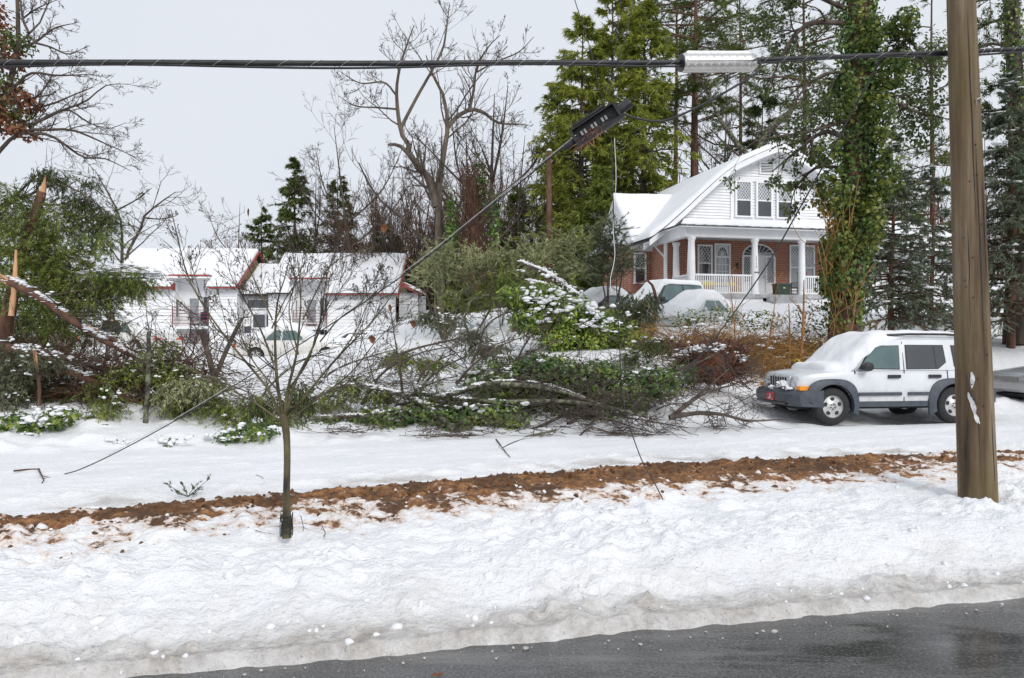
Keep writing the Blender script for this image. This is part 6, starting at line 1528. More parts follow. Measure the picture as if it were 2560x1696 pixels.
# taller grey-brown saplings of the same wood, fine twigs
rng = np.random.RandomState(92); n = 260
px_ = rng.uniform(560, 1420, n); Y = rng.uniform(64, 80, n); X = (px_ - 1280) / FPX * Y; Zb = ground_parts(X, Y)[0]
hh = rng.uniform(0.7, 1.05, n) * np.interp(px_, [560, 700, 850, 1000, 1150, 1300, 1420], [6.0, 8.5, 10, 13.5, 15, 13, 10.5]); d0 = unit(np.stack([0.12 * rng.randn(n), 0.12 * rng.randn(n), np.ones(n)], -1)); p = np.stack([X, Y, Zb], -1); pts = [p]
for q in range(5): d0 = unit(d0 + 0.09 * rng.randn(n, 3)); p = p + d0 * (hh / 5)[:, None]; pts.append(p)
Sp = np.stack(pts, 1); Sr = (0.02 + 0.005 * hh)[:, None] * np.linspace(1, 0.25, 6)[None]
T1, R1 = sprout(Sp, Sr, 11, 0.25, 1, 0.65, 0.26, 3, 0.14, 0.10, 0.45, rng, rmin=0.014); T2, R2 = sprout(T1, R1, 6, 0.15, 1, 0.7, 0.42, 2, 0.15, 0.08, 0.6, rng, rmin=0.011)
obj('sapling_wood', tube_mesh('sapling_wood', [(Sp, Sr, 4), (T1, R1, 3), (T2, R2, 3)], M['twig_brown']), label='hazy grey-brown mass of leafless saplings behind the apartments', cat='wood', kind='stuff')
# far treeline that closes the horizon behind everything
rng = np.random.RandomState(91); n = 1000
X = rng.uniform(5, 75, n); Y = rng.uniform(68, 100, n); Zb = ground_parts(X, Y)[0]
hh = rng.uniform(5, 14, n); d0 = unit(np.stack([0.15 * rng.randn(n), 0.15 * rng.randn(n), np.ones(n)], -1)); p = np.stack([X, Y, Zb], -1); pts = [p]
for q in range(4): d0 = unit(d0 + 0.1 * rng.randn(n, 3)); p = p + d0 * (hh / 4)[:, None]; pts.append(p)
Sp = np.stack(pts, 1); Sr = (0.02 + 0.006 * hh)[:, None] * np.linspace(1, 0.3, 5)[None]
T1, R1 = sprout(Sp, Sr, 8, 0.2, 1, 0.8, 0.25, 2, 0.2, 0.05, 0.5, rng, rmin=0.02)
fw = obj('far_wood', tube_mesh('far_wood', [(Sp, Sr, 4), (T1, R1, 3)], M['brush']), label='far leafless wood on the rise behind the brick house', cat='wood', kind='stuff')
C = blob_leaves([(x, y, z + h * 0.55, 1.8, 1.8, h * 0.4) for x, y, z, h in zip(X[::6], Y[::6], Zb[::6], hh[::6])], 26000, rng, 0.45, 0.12)
obj('needles', leaf_mesh('needles', *C, M['fir']), fw, kind='stuff')
# small bare trees left of the apartments, at the skyline
bare_tree('bare_tree', [([at(296, 64), P(318, 640, 64), P(345, 590, 64), P(360, 545, 64), P(365, 535, 64), P(410, 500, 64), P(440, 480, 64)], [0.17, 0.14, 0.13, 0.12, 0.11, 0.08, 0.03]),
                        ([P(362, 545, 64), P(400, 548, 64), P(440, 540, 64)], [0.07, 0.05, 0.02])],
          'thin black leaning tree against the sky left of the apartments', [(8, 0.4, 1, 0.8, 0.35, 6, 0.25, 0.05, 0.5), (6, 0.2, 1, 0.8, 0.5, 5, 0.25, 0.05, 0.55), (4, 0.2, 1, 0.8, 0.5, 4, 0.2, 0.05, 0.6)], 95, 'bark', 'twig', rmin=0.012)
T_, _ = bare_tree('bare_tree', [([at(302, 62), P(305, 640, 62), P(303, 560, 62), P(290, 520, 62), P(262, 470, 62), P(240, 430, 62)], [0.18, 0.16, 0.14, 0.10, 0.07, 0.03]),
                        ([P(295, 525, 62), P(340, 500, 62), P(380, 470, 62)], [0.07, 0.05, 0.02])],
          'dark tree with tufts of needles left of the thin leaning tree', [(8, 0.4, 1, 0.8, 0.35, 6, 0.22, 0.08, 0.5), (6, 0.2, 1, 0.8, 0.5, 5, 0.22, 0.05, 0.55), (3, 0.2, 1, 0.8, 0.5, 4, 0.2, 0.05, 0.6)], 96, 'bark', 'twig', rmin=0.012)
# ------------------------------------------------------------------ the left-hand tangle
def fol(name, parent, base, blobs_px, d, n, rng, leaf, L, W, droop=0.6, tw=None, nl=12, tl=0.5, tmat='twig', dd=0.7):
    """feathery foliage: hanging twigs with needles inside blobs given as (px, py, rx_px, ry_px)"""
    k = d / FPX; B = np.array([list(P(a, b, d)) + [c * k, dd, e * k] for a, b, c, e in blobs_px]) - np.r_[base, 0, 0, 0]
    vol = (B[:, 3] * B[:, 5]) ** 0.8; ix = rng.choice(len(B), n, p=vol / vol.sum())
    st = B[ix, :3] + unit(rng.randn(n, 3)) * rng.uniform(0, 1, (n, 1)) ** 0.5 * B[ix, 3:6]
    dr = unit(np.stack([rng.randn(n), rng.randn(n) * 0.7, -droop + 0.35 * rng.randn(n)], -1)); p = st; pts = [p]
    ln = rng.uniform(0.5, 1.2, n) * tl
    for q in range(4): dr = unit(dr + 0.12 * rng.randn(n, 3) - np.array([0, 0, 0.12 * droop])); p = p + dr * (ln / 4)[:, None]; pts.append(p)
    Tp = np.stack(pts, 1)
    obj('twigs', tube_mesh('twigs', [(Tp[:, ::4], np.full((n, 2), 0.004) * np.linspace(1.3, 0.5, 2), 3)], M[tmat]), parent, kind='stuff')
    obj('crown', leaf_mesh('crown', *twig_leaves(Tp, nl, rng, L, W, 0.0, 0.75, droop * 0.5, 0.015), M[leaf]), parent)
    return Tp
rng = np.random.RandomState(101)
# oak at the frame edge, brown leaves and ivy in its crown
D = 18.0
Z1 = lambda x, y, d=D: P(x / 2.8, y / 2.8, d)
limbs = [([P(-90, 1010, D), P(-70, 700, D), P(-40, 420, D), P(10, 250, D), P(45, 120, D), P(40, -60, D)], [0.180, 0.158, 0.128, 0.090, 0.060, 0.030]),
         ([P(-45, 430, D), Z1(120, 940), Z1(370, 910), Z1(520, 915), Z1(700, 990), Z1(900, 1080), Z1(980, 1130)], [0.068, 0.045, 0.038, 0.032, 0.022, 0.013, 0.005]),
         ([Z1(120, 935), Z1(350, 950), Z1(580, 1100), Z1(730, 1110), Z1(920, 1200)], [0.038, 0.032, 0.024, 0.017, 0.005]),
         ([P(-20, 330, D), Z1(220, 870), Z1(420, 780), Z1(600, 710), Z1(740, 600), Z1(900, 590)], [0.053, 0.038, 0.032, 0.022, 0.015, 0.005]),
         ([Z1(240, 860), Z1(460, 770), Z1(620, 860), Z1(760, 900), Z1(880, 860)], [0.030, 0.026, 0.018, 0.012, 0.005]),
         ([P(10, 250, D), Z1(200, 520), Z1(400, 530), Z1(660, 520)], [0.038, 0.030, 0.022, 0.005]),
         ([P(15, 240, D), Z1(230, 690), Z1(330, 590), Z1(380, 480)], [0.034, 0.027, 0.021, 0.007]),
         ([P(42, 120, D), Z1(240, 300), Z1(380, 200), Z1(540, 160)], [0.038, 0.027, 0.019, 0.005]),
         ([Z1(240, 300), Z1(350, 330), Z1(480, 380), Z1(600, 330)], [0.026, 0.021, 0.015, 0.005]),
         ([Z1(200, 230), Z1(160, 130), Z1(140, -40)], [0.030, 0.026, 0.015]), ([Z1(160, 130), Z1(260, 60), Z1(400, 0)], [0.022, 0.015, 0.006])]
T, tips = bare_tree('oak_tree', limbs, 'bare oak at the frame edge with brown leaves clinging to its trunk', [(10, 0.15, 1, 0.7, 0.30, 6, 0.14, 0.03, 0.5), (7, 0.15, 1, 0.7, 0.45, 4, 0.14, 0.03, 0.5), (4, 0.2, 1, 0.7, 0.5, 3, 0.14, 0.0, 0.6)], 102, 'bark', 'twig', rmin=0.0045)
b = np.array(T.location); kk = D / FPX
C = blob_leaves([list(P(x, y, D) - b) + [rx * kk, 0.5, ry * kk] for x, y, rx, ry in ((20, 140, 35, 35), (35, 260, 45, 50), (70, 255, 28, 20), (10, 310, 40, 30), (-10, 60, 30, 60), (60, 330, 25, 12))], 1500, rng, 0.11, 0.07)
obj('dead_leaves', leaf_mesh('dead_leaves', *C, M['brownleaf']), T, kind='stuff')
C = blob_leaves([list(P(x, y, D) - b) + [rx * kk, 0.5, ry * kk] for x, y, rx, ry in ((40, 105, 42, 28), (55, 290, 28, 28), (-20, 200, 40, 120), (20, 200, 20, 60))], 1800, rng, 0.10, 0.05)
obj('ivy', leaf_mesh('ivy', *C, M['ivy_y']), T, kind='stuff')
# feathery hemlock with a snapped, leaning trunk
D = 17.0
T = empty('hemlock_tree', tuple(P(-5, 1000, D)), 0, 'feathery green hemlock with its leaning trunk snapped and splintered at the top', 'tree'); b = np.array(T.location)
tp, tr = resample([P(-5, 1005, D), P(25, 760, D), P(70, 600, D), P(105, 480, D)], [0.17, 0.15, 0.12, 0.09], 14)
obj('trunk', tube_mesh('trunk', [((tp - b)[None], tr[None], 10)], M['bark_red']), T)
mb = MB(); mb.add(tubes((np.array([P(103, 490, D), P(110, 465, D), P(114, 438, D)]) - b)[None], np.array([[0.088, 0.05, 0.006]]), 6)[0], tubes(np.zeros((1, 3, 3)), np.zeros((1, 3)), 6)[1]); mb.build('splintered_end', M['splinter'], T)
lp = []; lr = []
for pts, r in (([P(30, 742, D), P(100, 735, D - .3), P(160, 680, D - .3), P(210, 600, D - .3)], 0.022), ([P(55, 620, D), P(120, 590, D), P(210, 560, D)], 0.022), ([P(105, 460, D), P(180, 470, D), P(240, 510, D), P(300, 560, D)], 0.024), ([P(90, 510, D), P(170, 520, D), P(260, 580, D + .3)], 0.02), ([P(40, 700, D), P(-20, 640, D), P(-60, 600, D)], 0.02), ([P(50, 640, D), P(150, 660, D), P(260, 700, D), P(340, 720, D)], 0.028)):
    q, w = resample(pts, [r, r * 0.7, r * 0.25], 8); lp.append(q - b); lr.append(w)
LPx, LRx = np.stack(lp), np.stack(lr); S1, S1r = sprout(LPx, LRx, 10, 0.15, 1, 0.8, 0.35, 5, 0.15, -0.05, 0.5, rng, rmin=0.004)
obj('limbs', tube_mesh('limbs', [(LPx, LRx, 6), (S1, S1r, 3)], M['bark']), T, kind='stuff')
fol('crown', T, b, [(60, 560, 70, 50), (150, 540, 60, 40), (60, 650, 80, 60), (170, 640, 70, 50), (120, 730, 80, 40), (220, 700, 60, 45), (230, 770, 70, 45), (150, 800, 60, 40), (20, 480, 50, 30), (250, 590, 50, 45), (40, 720, 50, 40), (275, 740, 30, 30), (100, 620, 90, 90), (180, 720, 100, 80)], D, 1500, rng, 'hemlock', 0.075, 0.020, 0.35, nl=30, tl=0.6)
fol('crown', T, b, [(70, 850, 70, 30), (20, 800, 40, 60), (170, 850, 60, 25), (260, 820, 50, 25), (10, 560, 60, 80), (60, 500, 50, 40), (200, 560, 70, 40)], D + 0.6, 420, rng, 'fir', 0.075, 0.020, 0.4, nl=26, tl=0.6)
fol('crown', T, b, [(130, 440, 40, 25), (200, 500, 50, 25), (270, 540, 40, 25), (220, 450, 25, 15)], D + 0.4, 330, rng, 'fir', 0.07, 0.016, 0.6, nl=28, tl=0.5)
# snow-laden drooping bough over the apartment corner
mb_c = np.array([P(x, y, D - .2) - b for x, y in zip(rng.uniform(210, 400, 90), 0 * rng.rand(90))]); xx = rng.uniform(205, 400, 130)
yy = 665 + 0.0016 * (xx - 310) ** 2 + rng.uniform(-4, 40, 130) * (0.3 + 0.7 * np.sin((xx - 195) / 210 * 3.0))
snow_lumps('snow', np.array([P(x, y, D - .2 + rng.uniform(-.3, .3)) - b for x, y in zip(xx, yy)]), rng.uniform(0.03, 0.075, (130, 3)) * np.array([1.7, 1, 0.55]), rng, T, 0.8)
q, w = resample([P(190, 730, D), P(260, 680, D), P(330, 668, D), P(400, 690, D)], [0.04, 0.03, 0.02, 0.005], 12)
obj('bough', tube_mesh('bough', [((q - b)[None], w[None], 7)], M['bark']), T)
fol('crown', T, b, [(285, 690, 70, 20), (335, 710, 35, 18), (365, 685, 20, 12)], D - .2, 300, rng, 'hemlock', 0.065, 0.017, 0.7, nl=26, tl=0.4)
# second hemlock behind
b2 = at(-60, 22); conifer('hemlock_tree', b2, hgt(430, 22, b2), 'dark hemlock behind the snapped hemlock, half outside the frame', 104, 'hemlock', n_br=90, ns=9, nl=12, h0=0.05, rad=0.34, droop=0.5, L=0.18, W=0.045, trunk_r=0.16)
b2 = at(110, 23); conifer('hemlock_tree', b2, hgt(560, 23, b2), 'slim hemlock between the snapped hemlock and the parked cars', 105, 'hemlock', n_br=80, ns=9, nl=12, h0=0.12, rad=0.30, droop=0.5, L=0.17, W=0.042, trunk_r=0.1)
# broken trunk stub and fallen trunks
def log(name, pts, r, label, mat='bark_red', split0=False, split1=False, snow=0.035, seed=0, twigs=8, gaps=0.0, tmat='twig', cat='log', tl=0.12):
    rg = np.random.RandomState(seed); base = np.asarray(pts[0], float); T = empty(name, tuple(base), 0, label, cat)
    q, w = resample(pts, r, 16); q = q - base; w = w * (1 + 0.08 * rg.randn(16))
    obj('trunk', tube_mesh('trunk', [(q[None], w[None], 10)], M[mat]), T)
    for fl, a, c in ((split0, 0, 1), (split1, -1, -2)):
        if fl:
            dv = unit(q[a] - q[c]); P3 = []; R3 = []
            for s_ in range(7):
                o_ = rg.randn(3) * w[a] * 0.45; ln = rg.uniform(0.12, 0.38)
                P3.append(np.stack([q[a] - dv * 0.05 + o_, q[a] + dv * ln * 0.5 + o_ * 1.1, q[a] + dv * ln + o_ * 1.2])); R3.append([w[a] * 0.4, w[a] * 0.22, 0.003])
            obj('splintered_end', tube_mesh('splintered_end', [(np.stack(P3), np.array(R3), 4)], M['splinter']), T)
    if twigs:
        a1, r1 = sprout(q[None], w[None], twigs, 0.1, 1, 0.9, tl * 3, 6, 0.18, 0.0, 0.22, rg, rmin=0.005); a2, r2 = sprout(a1, r1, 6, 0.15, 1, 0.8, 0.4, 4, 0.2, 0.0, 0.5, rg, rmin=0.004); a3, r3 = sprout(a2, r2, 4, 0.2, 1, 0.8, 0.45, 3, 0.2, 0.0, 0.6, rg, rmin=0.0035)
        for a_ in (a1, a2, a3):
            wz = ground_parts(a_[..., 0].ravel() + base[0], a_[..., 1].ravel() + base[1])[0].reshape(a_.shape[:2]) - base[2] + 0.03
            a_[..., 2] = np.maximum(a_[..., 2], wz)
        obj('twigs', tube_mesh('twigs', [(a1, r1, 5), (a2, r2, 3), (a3, r3, 3)], M[tmat]), T, kind='stuff')
    if snow: snow_along('snow', np.asarray(pts) - base, r if np.ndim(r) else [r, r], snow, rg, T, gaps=gaps)
    return T
D = 15.6
log('splintered_stake', [P(28, 790, D), P(36, 715, D), P(40, 625, D)], [0.05, 0.05, 0.018], 'upright splinter of fresh orange wood on the snapped trunk', 'splinter', snow=0, twigs=0, cat='broken trunk')
log('fallen_log', [P(25, 703, D), P(110, 752, D), P(230, 835, D - .1), P(330, 890, D - .2), P(420, 945, D - .3)], [0.085, 0.08, 0.065, 0.05, 0.03], 'snow-topped fallen trunk slanting down from the snapped hemlock', 'bark_red', True, seed=3, twigs=10, gaps=0.15)
log('fallen_log', [P(-60, 860, 14.6), P(60, 880, 14.7), P(180, 930, 14.8), P(300, 985, 14.9), P(420, 1035, 15)], [0.10, 0.09, 0.075, 0.06, 0.03], 'thick dark fallen trunk lowest in the left-hand tangle', 'bark_red', seed=4, twigs=14)
log('fallen_log', [P(60, 870, 15.2), P(200, 905, 15.2), P(320, 945, 15.3), P(450, 990, 15.4)], [0.06, 0.055, 0.045, 0.02], 'slimmer fallen trunk just above the thickest one', 'bark', seed=5, twigs=12)
log('fallen_log', [P(255, 835, 15.6), P(340, 880, 15.7), P(420, 905, 15.8)], [0.045, 0.04, 0.02], 'short broken bough with a torn orange end near the person', 'bark_red', True, seed=6, twigs=6, snow=0.025)
for i, (x0, y0, x1, y1, d, r, lb, sp) in enumerate(((98, 1015, 92, 915, 14.2, 0.035, 'thin broken post-like stem with an orange tip, leftmost of the stems', True), (362, 1082, 372, 830, 14.2, 0.045, 'tall lichen-spotted stem right of the fallen trunks', False), (255, 1085, 285, 985, 14.0, 0.02, 'short crooked stem in the snow below the trunks', False), (172, 1095, 178, 1070, 13.6, 0.03, 'cut stump with a bright orange face poking from the snow', True), (250, 1090, 262, 1108, 13.5, 0.03, 'small cut stub with orange end beside the slanting cable', True), (8, 1110, 30, 1040, 13.6, 0.03, 'bluish leaning stick at the frame edge in ivy', False))):
    log('broken_stem', [P(x0, y0, d), P((x0 + x1) / 2 + 3, (y0 + y1) / 2, d), P(x1, y1, d)], [r, r * 0.9, r * 0.7], lb, 'lichen' if not sp else 'bark_red', False, sp, 0, 20 + i, 3, cat='stem', tl=0.2)
# brown brush and hemlock sprays under the trunks
T = empty('brush_pile', tuple(at(200, 15.5)), 0, 'dark brown brush heap under the fallen trunks at the left', 'brush'); b = np.array(T.location); n = 900
px = rng.uniform(-60, 520, n); py = rng.uniform(885, 1005, n) + 0.02 * px; d_ = rng.uniform(14.8, 16.6, n)
st = np.array([P(x, y, d) for x, y, d in zip(px, py, d_)]) - b; dr = unit(rng.randn(n, 3) * np.array([1, 0.6, 0.45])); p = st; pts = [p]; ln = rng.uniform(0.4, 1.5, n)
for q in range(5): dr = unit(dr + 0.22 * rng.randn(n, 3)); p = p + dr * (ln / 5)[:, None]; pts.append(p)
BPp = np.stack(pts, 1); BR = np.full((n, 6), 0.008) * np.linspace(1.3, 0.4, 6) * rng.uniform(0.6, 1.5, (n, 1)); b1, b1r = sprout(BPp, BR, 4, 0.1, 1, 0.8, 0.4, 3, 0.25, 0, 0.6, rng, rmin=0.004)
obj('canes', tube_mesh('canes', [(BPp, BR, 4), (b1, b1r, 3)], M['brush']), T, kind='stuff')
for nm, bl_, d, n, lf, lb in (('hemlock_spray', [(30, 940, 50, 60), (40, 1010, 50, 25), (120, 900, 50, 25), (40, 880, 45, 30)], 14.4, 300, 'juniper', 'grey-green hemlock boughs heaped at the left frame edge'),
                              ('hemlock_spray', [(420, 930, 50, 45), (400, 870, 35, 30), (460, 1000, 55, 40), (520, 970, 45, 40), (560, 1010, 50, 30)], 14.8, 420, 'hemlock', 'hemlock boughs heaped behind the street tree around the slanting cable'),
                              ('hemlock_spray', [(270, 1010, 35, 30), (210, 1045, 35, 20), (160, 1050, 25, 15)], 14.2, 130, 'hemlock', 'small bright hemlock bough hanging below the fallen trunks'),
                              ('hemlock_spray', [(640, 1010, 50, 30), (700, 1040, 60, 25), (590, 1050, 45, 25)], 14.6, 260, 'hemlock', 'hemlock boughs lying right behind the street tree trunk'),
                              ('hemlock_spray', [(880, 960, 60, 25), (960, 985, 60, 25), (820, 1000, 50, 25)], 15.4, 260, 'hemlock', 'hemlock boughs over the arching dark limb in mid-pile'),
                              ('hemlock_spray', [(1130, 1000, 60, 25), (1060, 980, 50, 25), (1200, 1040, 50, 25)], 15.3, 240, 'fir', 'dark hemlock boughs between the two ivy banks'),
                              ('hemlock_spray', [(330, 930, 50, 40), (260, 950, 50, 35), (300, 1000, 50, 25)], 15.0, 300, 'hemlock', 'torn hemlock boughs caught between the fallen logs'),
                              ('hemlock_spray', [(110, 970, 50, 40), (180, 990, 50, 30), (60, 1000, 40, 25)], 15.2, 260, 'fir', 'dark torn boughs under the lowest fallen log'),
                              ('hemlock_spray', [(480, 960, 60, 25), (430, 985, 40, 20)], 14.5, 180, 'palebush', 'pale snow-dusted hemlock tips under the slanting cable')):
    bb = P(bl_[0][0], bl_[0][1] + bl_[0][3], d); T = empty(nm, tuple(bb), 0, lb, 'bough'); fol('crown', T, bb, bl_, d, n, rng, lf, 0.06, 0.017, 0.6, nl=28, tl=0.4, dd=0.5)
    c = np.array([P(a + rng.randn() * r_ * 0.6, y_ - s_ * 0.4 + rng.randn() * s_ * 0.5, d - .2) for a, y_, r_, s_ in bl_ for _ in range(7)]) - bb
    snow_lumps('snow', c, rng.uniform(0.02, 0.055, (len(c), 3)), rng, T, 0.6)
# ivy patches at the lower left
for blobs, d, n, lb in (([(40, 1060, 60, 25), (110, 1065, 45, 20), (150, 1040, 35, 22), (60, 1095, 40, 12)], 13.3, 900, 'dark ivy patch in the snow at the lower left'), ([(380, 1125, 40, 14), (300, 1110, 30, 10), (430, 1110, 25, 12)], 13.0, 300, 'small snow-bound ivy clumps beneath the cable end'), ([(640, 1080, 50, 25), (580, 1095, 40, 15)], 13.6, 500, 'ivy and box sprigs in the snow just left of the street tree')):
    bb = P(blobs[0][0], blobs[0][1] + 15, d); T = empty('ivy_patch', tuple(bb), 0, lb, 'ivy'); k = d / FPX
    C = blob_leaves([list(P(a, y, d) - bb) + [r * k, 0.4, s * k] for a, y, r, s in blobs], n, rng, 0.085, 0.07, 0.3); obj('leaves', leaf_mesh('leaves', *C, M['ivy'], 0.15), T)
    c = np.array([P(a + rng.randn() * r * 0.7, y - s * 0.5 + rng.randn() * s * 0.5, d - .3) for a, y, r, s in blobs for _ in range(6)]) - bb
    snow_lumps('snow', c, rng.uniform(0.03, 0.10, (len(c), 3)), rng, T, 0.6)
# split V-shaped sapling
T, _ = bare_tree('split_sapling', [([P(545, 1010, 15.5), P(536, 950, 15.5), P(520, 885, 15.5), P(501, 825, 15.5)], [0.07, 0.06, 0.055, 0.045]), ([P(538, 945, 15.5), P(560, 890, 15.5), P(585, 835, 15.5), P(606, 795, 15.5)], [0.045, 0.045, 0.04, 0.035])],
             'dark V-shaped sapling with snapped tops behind the street tree', [(4, 0.4, 1, 0.8, 0.4, 5, 0.2, 0.1, 0.3), (4, 0.2, 1, 0.8, 0.5, 4, 0.2, 0.05, 0.5)], 120, 'bark', 'twig', rmin=0.005)
# ------------------------------------------------------------------ person by the cars
def person():
    base = P(278, 902, 29.0); T = empty('person', tuple(base), math.radians(10), 'person in a dark hooded jacket and grey trousers standing behind the fallen trunk', 'person')
    def skin(name, verts, edges, radii, mat, root=0, sub=2):
        me = bpy.data.meshes.new(name); me.from_pydata(verts, edges, []); o = obj(name, me, T)
        md = o.modifiers.new('skin', 'SKIN'); 
        for i, r in enumerate(radii): me.skin_vertices[0].data[i].radius = r if isinstance(r, tuple) else (r, r)
        me.skin_vertices[0].data[root].use_root = True
        s = o.modifiers.new('sub', 'SUBSURF'); s.levels = sub; s.render_levels = sub
        bpy.context.view_layer.update(); m2 = bpy.data.meshes.new_from_object(o.evaluated_get(bpy.context.evaluated_depsgraph_get())); o.modifiers.clear(); o.data = m2
        m2.materials.clear(); m2.materials.append(mat); m2.polygons.foreach_set('use_smooth', [True] * len(m2.polygons)); return o
    M['skin'] = mat_noise('skin', (0.42, 0.23, 0.16), (0.5, 0.29, 0.2), 10, 0.5); M['jacket'] = mat_noise('dark_jacket', (0.018, 0.02, 0.028), (0.035, 0.038, 0.05), 9, 0.8); M['trouser'] = mat_noise('grey_trousers', (0.16, 0.165, 0.17), (0.23, 0.235, 0.24), 6, 0.85); M['boot'] = mat_noise('dark_boots', (0.02, 0.018, 0.016), (0.04, 0.035, 0.03), 8, 0.6)
    # one continuous body
    V = [(0, 0, 0.95), (0, 0, 1.2), (0, 0, 1.42), (0, 0, 1.52), (0, -0.02, 1.62), (0, -0.01, 1.72), (-0.19, 0, 1.40), (-0.27, 0.02, 1.14), (-0.25, -0.08, 0.92), (-0.24, -0.11, 0.83), (0.19, 0, 1.40), (0.27, 0.02, 1.14), (0.24, -0.10, 0.93), (0.22, -0.13, 0.84), (-0.10, 0, 0.88), (-0.11, -0.01, 0.49), (-0.12, 0.02, 0.09), (0.10, 0, 0.88), (0.12, -0.03, 0.49), (0.14, 0.0, 0.09)]
    E = [(0, 1), (1, 2), (2, 3), (3, 4), (4, 5), (2, 6), (6, 7), (7, 8), (8, 9), (2, 10), (10, 11), (11, 12), (12, 13), (0, 14), (14, 15), (15, 16), (0, 17), (17, 18), (18, 19)]
    R = [(0.15, 0.11), (0.15, 0.11), (0.17, 0.11), 0.055, (0.075, 0.09), (0.06, 0.075), 0.06, 0.05, 0.04, 0.03, 0.06, 0.05, 0.04, 0.03, 0.09, 0.065, 0.045, 0.09, 0.065, 0.045]
    skin('body', V, E, R, M['skin'])
    skin('jacket', [(0, 0, 0.86), (0, 0, 1.1), (0, 0, 1.42), (0, 0, 1.50), (-0.2, 0, 1.41), (-0.28, 0.02, 1.14), (-0.255, -0.08, 0.92), (0.2, 0, 1.41), (0.28, 0.02, 1.14), (0.245, -0.10, 0.93)], [(0, 1), (1, 2), (2, 3), (2, 4), (4, 5), (5, 6), (2, 7), (7, 8), (8, 9)], [(0.20, 0.15), (0.19, 0.145), (0.20, 0.14), 0.09, 0.085, 0.07, 0.055, 0.085, 0.07, 0.055], M['jacket'])
    skin('hood', [(0, 0.05, 1.48), (0, 0.055, 1.62), (0, 0.045, 1.75), (0, 0.0, 1.80)], [(0, 1), (1, 2), (2, 3)], [(0.12, 0.10), (0.125, 0.10), (0.10, 0.085), (0.07, 0.05)], M['jacket'])
    skin('trousers', [(0, 0, 0.95), (-0.10, 0, 0.86), (-0.11, -0.01, 0.49), (-0.12, 0.02, 0.12), (0.10, 0, 0.86), (0.12, -0.03, 0.49), (0.14, 0.0, 0.12)], [(0, 1), (1, 2), (2, 3), (0, 4), (4, 5), (5, 6)], [(0.165, 0.125), 0.105, 0.085, 0.07, 0.105, 0.085, 0.07], M['trouser'])
    for x in (-0.12, 0.14):
        MB().lathe([(0.05, 0.0), (0.055, 0.03), (0.05, 0.07), (0.045, 0.14)], 10, (x, 0.0, 0)).prism([(x - 0.05, -0.20), (x + 0.05, -0.20), (x + 0.052, 0.03), (x - 0.052, 0.03)], 'z', 0.0, 0.06).build('boot', M['boot'], T)
        MB().lathe([(0.012, 0), (0.016, 0.015), (0.012, 0.03)], 6, (0.03 if x > 0 else -0.03, -0.115, 1.64)).build('eye', M['shadow'], T)
    MB().lathe([(0.008, -0.02), (0.018, 0.0), (0.008, 0.03)], 6, (0, -0.118, 1.60)).build('nose', M['skin'], T)
    MB().box(-0.025, 0.025, -0.118, -0.095, 1.555, 1.565).build('mouth', M['lamp_red'], T)
    for s in (-1, 1):
        hx, hy, hz = (-0.24, -0.115, 0.81) if s < 0 else (0.22, -0.135, 0.82)
        h = MB()
        for f in range(4): h.tube([(hx - 0.024 + f * 0.016, hy, hz), (hx - 0.026 + f * 0.017, hy - 0.012, hz - 0.05), (hx - 0.025 + f * 0.016, hy - 0.005, hz - 0.085 + 0.006 * abs(f - 1.5))], [0.009, 0.009, 0.007], 6)
        h.tube([(hx - s * 0.02, hy - 0.01, hz + 0.02), (hx - s * 0.04, hy - 0.025, hz - 0.015), (hx - s * 0.035, hy - 0.03, hz - 0.045)], [0.010, 0.010, 0.008], 6); h.build('hand', M['skin'], T, smooth=True)
person()
